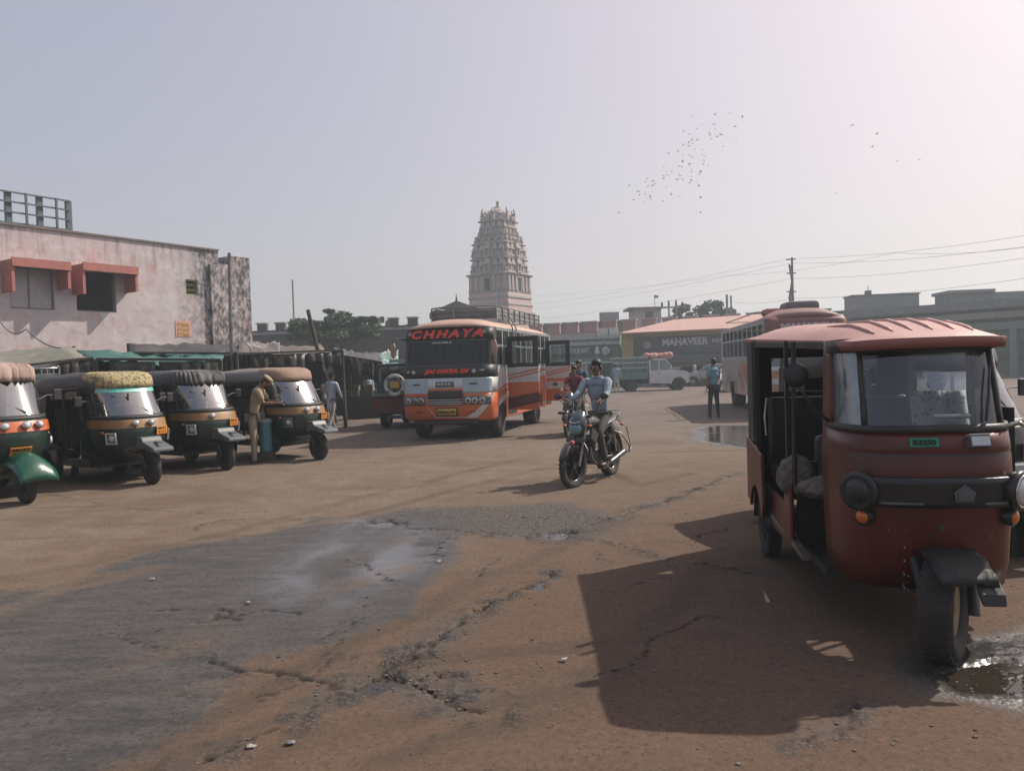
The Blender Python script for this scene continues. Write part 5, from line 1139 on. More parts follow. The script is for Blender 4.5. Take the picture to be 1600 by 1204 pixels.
# bumper band, headlights, indicators
bl_ = mat('bumper_black', (.014, .015, .018), (.022, .022, .026), rough=.3, bump=.05, dust=.1)
patch(mb(bl_), lv, .84, 1.0, -.60, .66, .045, P, 30, 5).build('bumper_band', t, solid=.05)
patch(mb(M['grey']), lv, .855, .868, -.30, -.05, .075, P, 8, 1).build('bumper_trim', t, solid=.008); patch(mb(M['grey']), lv, .855, .868, .12, .36, .075, P, 8, 1).build('bumper_trim', t, solid=.008)
mt = on_nose(lv, .915, .03, P, .085); o = mb(M['grey']).prism([(-.045, -.04), (.045, -.04), (.055, .01), (.0, .055), (-.055, .01)], -.006, .0, 'XY').prism([(-.032, -.03), (.032, -.03), (.038, .006), (0, .038), (-.038, .006)], .0, .006, 'XY').build('badge', t); o.matrix_local = mt
for s_ in (-1, 1):
    mt = on_nose(lv, .92, s_ * (.44 if s_ < 0 else .40), P, .05)
    o = bpy.data.objects.new('headlight', mb(bl_, True).lathe([(.06, -.07), (.10, -.02), (.112, .03), (.108, .05), (.09, .052)], axis='Z', n=28).mesh('headlight')); COL.objects.link(o); o.parent = t; o.matrix_local = mt
    if s_ > 0: mb(M['chrome'], True).lathe([(.092, .045), (.092, .056), (.082, .056), (.082, .045)], axis='Z', n=28).build('bezel', o)
    mb(M['lens'] if s_ > 0 else mat('dull_lens', (.03, .035, .04), rough=.25), True).ell((0, 0, .035), (.083, .083, .035), 24, 8).build('lens', o)
    mt = on_nose(lv, .77, s_ * (.44 if s_ < 0 else .40), P, .03); o = bpy.data.objects.new('indicator', mb(bl_, True).lathe([(.05, -.02), (.055, .02), (.045, .03)], axis='Z', n=20).mesh('indicator')); COL.objects.link(o); o.parent = t; o.matrix_local = mt
    mb(M['amber'], True).ell((0, 0, .025), (.04, .04, .02), 16, 6).build('lens', o)
mt = on_nose(lv, 1.19, -.03, P, .02); po = bpy.data.objects.new('number_plate', mb(M['plateg']).bx(-.075, .075, -.024, .024, -.004, .004).mesh('number_plate')); COL.objects.link(po); po.parent = t; po.matrix_local = mt
text('B3250', .05, M['ink'], po, Matrix.Translation((0, 0, .005)), ext=.001, bold=.003, width=.12, height=.032)
mt = on_nose(lv, 1.19, .12, P, .03); o = mb(M['grey']).bx(-.055, .055, -.032, .032, -.02, .03).use(M['lens']).bx(-.048, .048, -.026, .026, .031, .034).use(M['white']).bx(-.055, .055, .033, .04, -.02, .035).build('front_lamp', t, bevel=.004); o.matrix_local = mt
patch(mb(M['black']), lv, 1.105, 1.125, -.98, .98, .012, P, 30, 1).build('rubber_strip', t)
for tt in (-.66, .66): patch(mb(M['black']), lv, .42, 1.09, tt, tt + .008, .004, P, 1, 8).build('panel_seam', t, solid=.004)
patch(mb(M['black']), lv, .655, .662, -.66, .66, .003, P, 20, 1).build('panel_seam', t, solid=.004)
for tt in [-.60 + .12 * k for k in range(11)]:
    mt = on_nose(lv, .70, tt, P, .014); o = mb(M['steel'], True).ell((0, 0, 0), (.005, .005, .003), 6, 4).build('rivet', t); o.matrix_local = mt
a1, _ = upoint(wl, 1.30, .22, P, .02); a2, _ = upoint(wl, 1.60, .36, P, .02); am, _ = upoint(wl, 1.45, .27, P, .03)
mb(M['blackp']).tube([a1, am, a2], [.01, .008, .006], 6).build('wiper', t)
# mudguard and steered front wheel
g = []
for i in range(17):
    a = R(40 + i * 113 / 16)
    g.append([Vector((2.36 + .33 * math.cos(a) + .01 * math.sin(k * 2.3 + i), y, .30 + .31 * math.sin(a) - .35 * y * y + (.012 * math.sin(i * 1.7 + k * 2.1)))) for k, y in enumerate((-.14, -.10, -.05, 0, .05, .10, .14))])
mb(mat('mudguard_rubber', (.008, .009, .009), (.016, .016, .015), rough=.6, bump=.2)).sheet(g).build('mudguard', t, solid=.012)
b = mb(M['blackp']).prism([(2.56, .52), (2.64, .46), (2.66, .40), (2.61, .44)], .04, .16); b.build('mud_flap', t, bevel=.01)
mb(M['blackp']).tube([(2.10, .13, .62), (2.28, .14, .5), (2.38, .11, .27)], .03, 8).tube([(2.10, -.13, .62), (2.28, -.14, .5), (2.38, -.11, .27)], .03, 8).build('fork', t)
b = mb(M['steel'])
for k in range(26): a = k * .9; b.tube([(2.20 + .02 * k / 26, -.16 + .035 * math.cos(a), .34 + .011 * k + .035 * 0), (2.20 + .02 * (k + 1) / 26 + .03 * math.sin(a), -.16 + .035 * math.cos(a + .9), .34 + .011 * (k + 1))], .006, 5)
b.build('spring', t)
wheel_parts(t, (2.30, -.01, .29), .29, .17, rimm=mat('brass_rim', (.35, .24, .10), (.2, .15, .09), rough=.5, metal=.5, dust=.3), steer=R(-30), tread=30)
mb(M['black']).tube([(1.78, -.46, 1.27), (1.80, -.56, 1.36), (1.78, -.66, 1.52)], .01, 6).build('mirror_arm', t)
mr__ = mb(M['blackp'], True).lathe([(.01, -.02), (.055, -.015), (.074, 0), (.076, .012), (.01, .014)], (0, 0, 0), 'X', 24).build('mirror', t, loc=(1.78, -.66, 1.57))
mb(M['chrome']).tube([(2.05, .40, 1.25), (2.10, .47, 1.28), (2.08, .50, 1.26)], .012, 6).build('mirror_stub', t)
b = mb(M['white']); b.tube([(.25, -.60, 1.36), (.25, -.62, 1.2), (.24, -.61, 1.05)], .008, 5).build('cord', t)

# black rickshaw behind it
RK6 = auto('black auto rickshaw with open sides behind and right of the big red rickshaw', None, -80, loc=Vector((3.74, 8.35, 0)), body='black', stripe='black', roofm=TD, cap=M['black'], group=None)

# ---------------------------------------------------------------- orange and white bus
BH = Vector((-.262, -.965, 0)).normalized(); BL = Vector((-BH.y, BH.x, 0))
bc = Vector((-.50, 17.6, 0)) - BL * 1.10
bus = thing('bus', 'orange and white minibus with CHHAYA and JAI MATA DI lettering on its front', 'bus', bc, math.atan2(BH.y, BH.x)); t = bus; P = 5.5; bus.scale = (1, .965, 1)
ow = mat('bus_white', (.60, .62, .62), (.5, .52, .53), rough=.3, coat=.3, dust=.25, wear=.35); bb = mat('bus_blue_white', (.30, .42, .50), (.42, .50, .54), scale=1.6, rough=.3, coat=.3, dust=.1); og = mat('bus_orange', (.62, .13, .03), (.52, .105, .025), rough=.3, coat=.4, dust=.25, wear=.4); pk = mat('bus_roof_tan', (.55, .36, .27), (.45, .30, .24), rough=.6, dust=.3)
lv = [(.46, -.10, 1.08, -.6), (.52, -.02, 1.13, -.6), (.80, .04, 1.15, -.6), (1.10, .03, 1.15, -.6), (1.46, .0, 1.15, -.6), (1.75, -.04, 1.15, -.6), (2.34, -.16, 1.13, -.6), (2.64, -.26, 1.11, -.6), (2.72, -.32, 1.08, -.6)]
def nz(m, z0, z1, y0, y1, off, name, solid=0, nz_=4, n=24):
    w_ = 1.15; return patch(mb(m), lv, z0, z1, tfor(y0, w_, P), tfor(y1, w_, P), off, P, n, nz_).build(name, t, solid=solid)
usheet(mb(ow), [v for v in lv if v[0] >= 1.0 and v[0] <= 1.5] , p=P, n=40).build('front_panel', t, solid=.03)
usheet(mb(og), [v for v in lv if v[0] <= 1.12], p=P, n=40).build('front_bumper', t, solid=.03)
usheet(mb(M['blackp']), [v for v in lv if 1.45 <= v[0] <= 1.76], p=P, n=40).build('lower_band', t, solid=.03)
usheet(mb(M['blackp']), [v for v in lv if 2.33 <= v[0] <= 2.65], p=P, n=40).build('destination_band', t, solid=.03)
patch(mb(glass('bus_glass', (.06, .10, .12), refl=.0, rough=.03, dust=.015)), lv, 1.755, 2.335, -.86, .86, .0, P, 40, 6).build('windscreen', t)
for s_ in (-1, 1): patch(mb(M['blackp']), lv, 1.75, 2.34, s_ * .86, s_ * 1.0, .0, P, 5).build('pillar', t, solid=.03)
nz(M['grey'], 1.745, 1.765, -1.05, 1.05, .015, 'screen_seal', nz_=1); nz(M['grey'], 2.325, 2.345, -1.05, 1.05, .015, 'screen_seal', nz_=1)
nz(bb, 1.10, 1.44, -1.12, -.42, .02, 'blue_panel'); nz(bb, 1.14, 1.44, .46, 1.12, .02, 'blue_panel')
nz(og, 1.05, 1.11, -1.13, -.42, .024, 'orange_stripe', nz_=1); nz(og, 1.17, 1.22, -.42, .46, .024, 'orange_stripe', nz_=1)
nz(M['black'], .98, 1.165, -.42, .46, .03, 'grille', .03); nz(M['grey'], .83, .975, -.42, .46, .022, 'grille', .03)
for z in (.85, .90, .955): nz(M['white'], z, z + .014, -.40, .44, .045, 'grille_bar', .012, 1)
nz(M['grey'], 1.26, 1.38, -.22, .24, .03, 'badge', .02)
for k in range(4): nz(M['white'], 1.295, 1.345, -.17 + k * .09, -.17 + k * .09 + .055, .052, 'badge_block', .006, 1, 2)
for s_ in (-1, 1):
    y0, y1 = (.50, 1.10) if s_ > 0 else (-1.10, -.50)
    o = nz(M['grey'], .84, 1.03, y0, y1, .03, 'lamp_cluster', .02)
    for k, y in enumerate((.60, .76, .93)):
        mt = on_nose(lv, .935, tfor(s_ * y, 1.15, P), P, .045); q_ = mb(M['chrome'], True).lathe([(.068, -.01), (.075, .012), (.060, .012)], axis='Z', n=20).build('headlight', t); q_.matrix_local = mt; mb(M['dglass'] if k else mat('lamp_dark', (.05, .055, .06), rough=.1, coat=1), True).ell((0, 0, 0), (.06, .06, .02), 16, 6).build('lens', q_)
    nz(M['blackp'], 1.31, 1.335, s_ * .72 - .09, s_ * .72 + .09, .03, 'handle', .02, 1); nz(mat('decal_brown', (.14, .05, .02), rough=.5), .66, .69, s_ * .68 - .09, s_ * .68 + .09, .022, 'decal', 0, 1)
# white slash over the corner and bumper line
nz(M['white'], .545, .56, -.28, .55, .03, 'bumper_line', .01, 1)
def nose_poly(m, quads, off, name):
    b = mb(m)
    for q_ in quads: b.add([upoint(lv, z, tfor(y, 1.15, P), P, off)[0] for (y, z) in q_], [tuple(range(len(q_)))])
    return b.build(name, t, solid=.006)
nose_poly(M['white'], [[(-.28, .56), (-.26, .545), (-.40, .76), (-.42, .76)]], .03, 'white_slash')
b = mb(M['white']); g = []
for z, ya, yb in ((.475, .34, .72), (.53, .48, .80), (.60, .62, .88), (.70, .78, .97), (.80, .90, 1.04), (.90, .99, 1.09), (1.0, 1.06, 1.125), (1.1, 1.10, 1.14)):
    g.append([upoint(lv, z, tfor(ya + (yb - ya) * k / 8, 1.15, P), P, .022)[0] for k in range(9)])
b.sheet(g).build('white_slash', t)
o = nz(M['blackp'], .575, .77, -.22, .32, .03, 'number_plate', .02); nz(M['platey'], .595, .75, -.19, .29, .045, 'plate_face', .006, 1)
text('MH32 AJ 4130', .1, M['ink'], t, on_nose(lv, .672, tfor(.05, 1.15, P), P, .052), width=.42, height=.075, bold=.004, name='plate_lettering')
rdl = mat('bus_red_letter', (.82, .07, .03), rough=.5)
text('CHHAYA', .3, rdl, t, on_nose(lv, 2.50, tfor(.03, 1.15, P), P, .03), width=1.86, height=.215, shear=.22, bold=.016, space=1.35)
text('JAI MATA DI', .2, rdl, t, on_nose(lv, 1.61, tfor(.05, 1.15, P), P, .03), width=1.16, height=.125, shear=.28, bold=.02, space=1.1)
text('TRAVELS', .2, M['white'], t, on_nose(lv, 2.29, tfor(-.1, 1.15, P), P, .03), width=.52, height=.035, bold=.01)
text('VIP', .2, M['white'], t, on_nose(lv, 1.63, tfor(.93, 1.15, P), P, .03), width=.13, height=.04, bold=.01); text('JB', .2, M['white'], t, on_nose(lv, 1.62, tfor(-.95, 1.15, P), P, .03), width=.08, height=.05, bold=.01)
for y in (-.98, .98):       # four-armed auspicious marks at the ends of the name band
    mt = on_nose(lv, 2.52, tfor(y, 1.15, P), P, .03); b = mb(M['white'])
    for k in range(4):
        r_ = Matrix.Rotation(k * math.pi / 2 + .1, 3, 'Z'); b.box(r_ @ Vector((.02, 0, 0)), (.04, .012, .004), r_); b.box(r_ @ Vector((.035, -.018, 0)), (.012, .03, .004), r_)
    o = b.build('painted_mark', t); o.matrix_local = mt
for y in (-.80, .74):
    mt = on_nose(lv, 1.61, tfor(y, 1.15, P), P, .03); o = mb(mat('emblem_pale', (.45, .5, .5), rough=.5)).prism([(-.06, .03), (.06, .03), (.045, -.02), (0, -.05), (-.045, -.02)], 0, .006, 'XY').prism([(-.03, .034), (.03, .034), (0, .06)], 0, .006, 'XY').build('emblem', t); o.matrix_local = mt
g = []     # roof
for i, (x, zc) in enumerate([(-.20, 2.66), (-.26, 2.72), (-.45, 2.80), (-.9, 2.86), (-2, 2.88), (-4.5, 2.86), (-6.0, 2.83), (-6.45, 2.76), (-6.6, 2.62)]):
    w_ = 1.02 if i == 0 else 1.12 if i < 8 else 1.05
    g.append([Vector((x - (.12 * abs(v) ** 6 if i < 3 else 0), v * w_, 2.62 + (zc - 2.62) * (1 - abs(v) ** 3.2))) for v in [-1 + k / 10 for k in range(21)]])
mb(pk).sheet(g).build('roof', t, solid=.03)
Lb = 6.6
wins = []; x = -.62
for k in range(10): wins.append((x - .50, x)); x -= .585
for s_ in (-1, 1):
    y0, y1 = (1.11, 1.14) if s_ > 0 else (-1.14, -1.11)
    holes = [(a, c, 2.22, 2.56) for a, c in wins] + [(a, c, 1.74, 2.17) for a, c in wins]
    # the side wall runs down from the roof to the skirt, wheel openings cut
    fb = mb(mat('bus_window_frame', (.22, .27, .28), rough=.5, dust=.2)); fb.walls(-Lb, -.6, 1.70, 2.63, y0, y1, holes); fb.build('window_wall', t)
    mb(ow).walls(-Lb, -.6, 1.10, 1.70, y0, y1, []).build('side_panel', t)
    mb(og).walls(-Lb, -.6, .46, 1.10, y0, y1, [(-1.35, -.62, .46, .82), (-5.25, -4.45, .46, .86)]).build('side_panel', t)
    for a, c in wins:
        o = mb(M['dglass']).bx(a + .01, c - .01, min(y0, y1) + .012, min(y0, y1) + .018, 1.75, 2.165).build('window_pane', t); o = mb(M['cglass']).bx(a + .01, c - .01, min(y0, y1) + .012, min(y0, y1) + .018, 2.225, 2.555).build('window_pane', t)
    ys_ = s_ * 1.145
    def side_poly(m, pts, name): mb(m).prism(pts, min(ys_, ys_ + s_ * .006), max(ys_, ys_ + s_ * .006)).build(name, t)
    side_poly(og, [(-.62, 1.10), (-.62, 1.16), (-3.2, 1.58), (-Lb, 1.60), (-Lb, 1.54), (-3.2, 1.52)], 'side_stripe')
    side_poly(og, [(-.62, 1.101), (-1.6, 1.20), (-3.2, 1.36), (-Lb, 1.40), (-Lb, 1.103)], 'side_flare')
    side_poly(M['white'], [(-.62, .75), (-.62, .90), (-1.6, 1.098), (-2.0, 1.098)], 'white_slash')
mb(ow).walls(-1.09, 1.09, .5, 2.6, Lb - .02, Lb + .01, [(-.8, .8, 1.7, 2.4)]).build('rear_wall', t).rotation_euler = (0, 0, R(90))
mb(M['blackp']).bx(-6.5, -.45, -1.08, 1.08, .50, .60).build('floor', t); mb(M['dark']).bx(-6.3, -.9, -.5, .5, .30, .50).build('chassis', t)
mb(M['blackp']).bx(-.45, -.15, -1.0, 1.0, 1.4, 1.70).build('dashboard', t, bevel=.04)
mb(M['blackp']).lathe([(.21, -.012), (.235, 0), (.21, .012), (.20, 0), (.21, -.012)], (0, 0, 0), 'X', 24).build('steering_wheel', t, loc=(-.55, -.45, 1.75)).rotation_euler = (0, R(35), 0)
stm = mat('bus_seat', (.10, .03, .03), rough=.7)
for k in range(7):
    for y in (-.65, .65): mb(stm).bx(-1.5 - k * .72, -1.38 - k * .72, y - .42, y + .42, 1.0, 1.78).bx(-1.38 - k * .72, -.98 - k * .72, y - .42, y + .42, .98, 1.1).build('seat', t, bevel=.03)
mb(M['white']).bx(-.35, -.34, -.62, -.56, 1.86, 2.0).build('hanging_card', t)
mb(mat('garland', (.35, .09, .06), rough=.8), True).tube([(-.30, .28 + .22 * math.cos(a), 2.05 + .16 * math.sin(a) - .1) for a in [i * .5 for i in range(13)]], .018, 6).tube([(-.30, .28, 2.22), (-.30, .28, 1.92)], .02, 6).build('garland', t)
for s_ in (-1, 1):
    wheel_parts(t, (-1.0, s_ * .98, .40), .40, .24, rimm=M['steel']); wheel_parts(t, (-4.85, s_ * .90, .40), .40, .38, rimm=M['steel'])
    mo = mb(M['blackp']).tube([upoint(lv, 2.4, s_ * .97, P, .02)[0], Vector((.05, s_ * 1.28, 2.42)), Vector((.08, s_ * 1.30, 2.3))], .018, 6).build('mirror_arm', t)
    mb(mat('mirror_shell', (.40, .27, .20), rough=.5), True).ell((.06, s_ * 1.29, 2.14), (.05, .08, .19), 12, 8).build('mirror', mo)
mb(M['blackp']).bx(-.2, .0, -.75, .8, .40, .47).build('front_step', t); mb(M['steel']).tube([(-.1, -.35, .36), (-.1, .5, .33)], .03, 6).build('tow_bar', t)
# doors standing open on the nearer side
def bus_door(x, w_, ang, lbl):
    d_ = bpy.data.objects.new('door', None); COL.objects.link(d_); d_.parent = t; d_.location = (x, 1.17, 0); d_.rotation_euler = (0, 0, R(ang)); d_['label'] = lbl
    H = 2.42
    mb(M['blackp']).walls(0, w_, 1.66, H, -.02, .02, [(.14, w_ - .14, 1.76, H - .12)]).build('door_top', d_)
    mb(M['cglass']).bx(.14, w_ - .14, -.004, .004, 1.76, H - .12).build('door_glass', d_)
    mb(ow).bx(0, w_, -.02, .02, 1.30, 1.655).build('door_panel', d_); mb(og).bx(0, w_, -.02, .02, .62, 1.298).build('door_panel', d_)
    for (a0, a1) in ((1.36, 1.52), (1.44, 1.60)): mb(og).prism([(0, a0), (w_, a1), (w_, a1 + .035), (0, a0 + .035)], -.026, .026).build('door_stripe', d_)
    if x < -3:
        mb(ow).bx(0, w_, -.03, .03, .98, 1.20).build('door_panel', d_); 
    else: mb(M['dred']).prism([(0, .64), (w_, .80), (w_, 1.05), (0, .92)], -.027, .027).build('door_stripe', d_)
    mb(M['chrome']).tube([(.2, .06, 1.8), (.2, .06, 2.2)], .012, 6).tube([(w_ - .22, .06, 1.8), (w_ - .22, .06, 2.2)], .012, 6).tube([(.2, .06, 1.82), (w_ - .22, .06, 1.82)], .012, 6).tube([(w_ / 2, .06, 1.8), (w_ / 2, .06, 2.15)], .012, 6).build('grab_rail', d_)
bus_door(-1.45, .84, 84, 'front door swung open'); bus_door(-5.75, .80, 84, 'rear door swung open')
mb(M['dark']).bx(-2.3, -1.5, 1.142, 1.152, .50, 2.2).build('doorway', t); mb(M['dark']).bx(-6.5, -5.8, 1.142, 1.152, .50, 2.2).build('doorway', t)
# rack and ladder on the roof
rk = mat('rack_metal', (.20, .23, .24), rough=.5, dust=.3); b = mb(rk)
b.bx(-1.6, -1.57, -.85, .85, 2.90, 3.16); b.bx(-6.1, -1.57, .84, .87, 2.90, 3.16).bx(-6.1, -1.57, -.87, -.84, 2.90, 3.16); b.build('rack_board', t)
for z in (2.98, 3.10, 3.22): mb(rk).tube([(-1.55, -.86, z), (-1.55, .86, z), (-6.2, .88, z), (-6.2, -.88, z), (-1.55, -.86, z)], .018, 6).build('rack_rail', t)
post_ = mb(rk).bx(-.02, .02, -.02, .02, 0, .36).build('rack_post', t, loc=(-1.55, .88, 2.86))
for k in range(1, 9): dup(post_, t, (-1.55 - k * .58, .885, 2.86))
for k in range(9): dup(post_, t, (-1.55 - k * .58, -.885, 2.86))
mb(rk).tube([(-2.0, 1.17, 2.2), (-2.0, 1.18, 2.66), (-2.0, 1.0, 2.98), (-2.0, .86, 3.02)], .018, 6).tube([(-2.35, 1.17, 2.2), (-2.35, 1.18, 2.66), (-2.35, 1.0, 2.98), (-2.35, .86, 3.02)], .018, 6).build('ladder', t)
mb(rk).tube([(-1.6, -.86, 2.9), (-1.45, -.86, 3.2), (-1.5, -.5, 3.24)], .018, 6).tube([(-.7, .02, 2.85), (-.7, .02, 3.16)], .01, 5).build('aerial', t)
# ---------------------------------------------------------------- jeep beside the bus
jp = hitz(612, 671); t = thing('jeep_taxi', 'dark boxy jeep with a white ringed spare wheel left of the orange bus', 'jeep', (jp.x + .25, jp.y + .1, 0), R(-100)); jd = mat('jeep_dark', (.03, .06, .065), (.02, .04, .045), rough=.4, dust=.2)
mb(jd).bx(-3.1, -.25, -.78, .78, .62, 1.35).build('body', t, bevel=.05); mb(jd).bx(-2.4, -.22, -.74, .74, 1.80, 1.88).build('roof', t, bevel=.04)
for s_ in (-1, 1):
    for x in (-.28, -1.2, -2.3): mb(jd).bx(x - .04, x + .04, s_ * .70, s_ * .76, 1.352, 1.80).build('pillar', t)
    mb(M['dglass']).bx(-1.16, -.32, s_ * .725, s_ * .735, 1.36, 1.80).build('side_window', t)
    wheel_parts(t, (-.75, s_ * .68, .33), .33, .2); wheel_parts(t, (-2.7, s_ * .68, .33), .33, .2)
    mb(mat('tail_red', (.35, .02, .02), rough=.2, coat=.5)).bx(-.03, .02, s_ * .66, s_ * .74, .62, .70).bx(-.03, .02, s_ * .66, s_ * .74, .78, .86).build('tail_light', t)
mb(M['dred']).bx(-.24, -.01, -.80, .80, .42, .92).build('rear_panel', t, bevel=.04); mb(M['grey']).bx(-.3, .06, -.82, .82, .93, 1.02).build('bumper', t, bevel=.02)
mb(M['dglass']).bx(-.25, -.235, -.62, .62, 1.36, 1.75).build('rear_window', t); mb(mat('pale_strip', (.35, .45, .45), rough=.5)).bx(-.23, -.20, -.35, .2, 1.90, 1.99).build('name_strip', t)
o = mb(M['rubber']).lathe([(.20, -.02), (.31, -.02), (.33, .05), (.31, .12), (.20, .12)], (0, 0, 0), 'X', 26).build('spare_wheel', t, loc=(.0, -.10, 1.26))
mb(M['white']).lathe([(.21, .0), (.32, .0), (.31, .03), (.22, .03), (.21, .0)], (.12, 0, 0), 'X', 26).build('ring_cover', o)
for k in range(4):
    a = k * math.pi / 2 + .78; mb(M['rubber']).box((.158, .265 * math.cos(a), .265 * math.sin(a)), (.01, .10, .04), Matrix.Rotation(a + math.pi / 2, 3, 'X')).build('ring_slot', o)
mb(M['platey']).bx(.13, .14, -.14, .14, -.08, .10).build('number_plate', o); mb(mat('blue_cloth', (.04, .09, .16), rough=.8)).bx(-.1, .05, -.3, .25, .30, .40).build('tow_cloth', t, bevel=.03)

# ---------------------------------------------------------------- white pickup with a stake bed
a = hitz(1040, 609.5); c = hitz(962, 612); d = (a - c); d.z = 0; ang = math.atan2(d.y, d.x)
pk_ = thing('pickup_truck', 'white pickup with caged stake bed parked before the MAHAVEER restaurant', 'truck', (a.x, a.y + .5, 0), ang); t = pk_
wt = mat('pickup_white', (.62, .63, .62), (.52, .53, .52), rough=.3, coat=.4, dust=.15)
side = [(-1.0, .45), (-1.02, .95), (-.98, 1.12), (-.78, 1.80), (-.70, 1.86), (.05, 1.86), (.14, 1.80), (.52, 1.20), (1.16, 1.12), (1.30, 1.02), (1.34, .60), (1.30, .42), (1.16, .40)] + [(.72 + .42 * math.cos(a_), .36 + .42 * math.sin(a_)) for a_ in [i * math.pi / 8 for i in range(1, 8)]] + [(.28, .40)]
mb(wt).prism([(-1.0, .45), (-1.02, 1.18), (.55, 1.18), (1.16, 1.11), (1.30, 1.02), (1.34, .60), (1.30, .42), (1.16, .40)] + [(.72 + .42 * math.cos(a_), .36 + .42 * math.sin(a_)) for a_ in [i * math.pi / 8 for i in range(0, 9)]] + [(.28, .40)], -.82, .82).build('cab_body', t, bevel=.04)
mb(wt).bx(-.78, .02, -.74, .74, 1.80, 1.87).build('cab_roof', t, bevel=.03); mb(wt).bx(-1.0, -.90, -.76, .76, 1.185, 1.80).build('cab_back', t)
for s_ in (-1, 1):
    mb(wt).beam((.50, s_ * .76, 1.18), (.02, s_ * .70, 1.80), .05).build('pillar', t); mb(wt).bx(-.46, -.38, s_ * .70, s_ * .76, 1.18, 1.80).build('pillar', t)
    mb(M['dglass']).add([(-.88, s_ * .74, 1.19), (.42, s_ * .76, 1.19), (.0, s_ * .71, 1.78), (-.88, s_ * .71, 1.78)], [(0, 1, 2, 3)]).build('side_window', t)
    mb(M['blackp']).bx(-.42, -.30, s_ * .825, s_ * .835, .98, 1.02).build('door_handle', t); mb(M['blackp']).bx(.36, .40, s_ * .84, s_ * 1.02, 1.2, 1.42).build('mirror', t, bevel=.02)
    mb(M['lens']).bx(1.29, 1.345, s_ * .52, s_ * .76, .78, .96).build('headlight', t, bevel=.02)
    wheel_parts(t, (.72, s_ * .72, .36), .36, .22, rimm=M['steel']); wheel_parts(t, (-2.05, s_ * .72, .36), .36, .22, rimm=M['steel'])
mb(M['cglass']).add([(.52, -.72, 1.19), (.52, .72, 1.19), (.05, .68, 1.79), (.05, -.68, 1.79)], [(0, 1, 2, 3)]).build('windscreen', t)
mb(M['blackp']).bx(1.30, 1.35, -.48, .48, .74, .94).build('grille', t); mb(M['chrome']).bx(1.30, 1.40, -.80, .80, .46, .60).build('bumper', t, bevel=.03)
for k in range(6): mb(M['chrome']).bx(1.351, 1.36, -.42 + k * .16, -.38 + k * .16, .75, .93).build('grille_bar', t)
bd = mat('bed_green', (.10, .20, .20), (.07, .14, .14), rough=.6, dust=.2); bp_ = mat('bed_rail_pale', (.40, .46, .44), rough=.5, dust=.2)
mb(bd).bx(-3.1, -1.08, -.84, .84, .72, .80).build('bed_floor', t); mb(M['dark']).bx(-3.0, -1.0, -.35, .35, .42, .70).build('chassis', t)
for s_ in (-1, 1):
    mb(bd).bx(-3.1, -1.08, s_ * .80, s_ * .84, .801, 1.10).build('bed_side', t)
    slat = mb(bd).bx(-.05, .05, s_ * .79, s_ * .83, 1.102, 1.95).build('stake', t, loc=(-3.0, 0, 0))
    for k in range(1, 10): dup(slat, t, (-3.0 + k * .205, 0, 0))
    for z in (1.35, 1.65, 1.93): mb(bp_).bx(-3.1, -1.08, s_ * .835, s_ * .865, z, z + .07).build('rail', t)
for k in range(6): mb(bd).bx(-1.12, -1.08, -.78 + k * .28, -.68 + k * .28, .8, 2.0).build('stake', t)
mb(bp_).bx(-1.13, -1.07, -.84, .84, 2.0, 2.07).bx(-3.1, -3.05, -.84, .84, 1.95, 2.0).build('rail', t)
for k in range(4): mb(bp_).bx(-2.8 + k * .5, -2.75 + k * .5, -.84, .84, 2.0, 2.05).build('cross_rail', t)
mat4 = pk_.matrix_basis
b = mb(mat('red_bundle_cloth', (.42, .12, .09), (.50, .36, .28), scale=4, rough=.9, bump=.4, bscale=9), True)
for k in range(7): b.ell((-.75 + k * .22, random.uniform(-.2, .2), .17 + random.uniform(-.04, .06)), (.22, .5, .2), 10, 7)
o = b.build('cloth_bundle'); bpy.context.view_layer.update(); o.matrix_world = Matrix.Translation((pk_.location.x, pk_.location.y, 1.86)) @ Matrix.Rotation(ang, 4, 'Z') @ Matrix.Translation((-.25, 0, 0)); tag(o, 'heap of red and beige cloth tied on the white pickup cab roof', 'bundle')
# second, lower goods vehicle behind it
p = hitz(925, 613); o = thing('goods_trailer', 'pale flat canopy goods cart behind the motorcycle riders, left of the caged bed', 'cart', (p.x, p.y + 1.2, 0), .02); t = o
mb(bp_).bx(-1.6, 1.6, -.8, .8, 1.72, 1.8).build('canopy', t, bevel=.02); mb(M['dark']).bx(-1.5, 1.5, -.7, .7, .6, .95).build('bed', t)
for x in (-1.5, -.5, .5, 1.5):
    for y in (-.7, .7): mb(bp_).bx(x - .03, x + .03, y - .03, y + .03, .95, 1.72).build('post', t)
for s_ in (-1, 1): wheel_parts(t, (-.9, s_ * .7, .3), .3, .15); wheel_parts(t, (1.0, s_ * .7, .3), .3, .15)

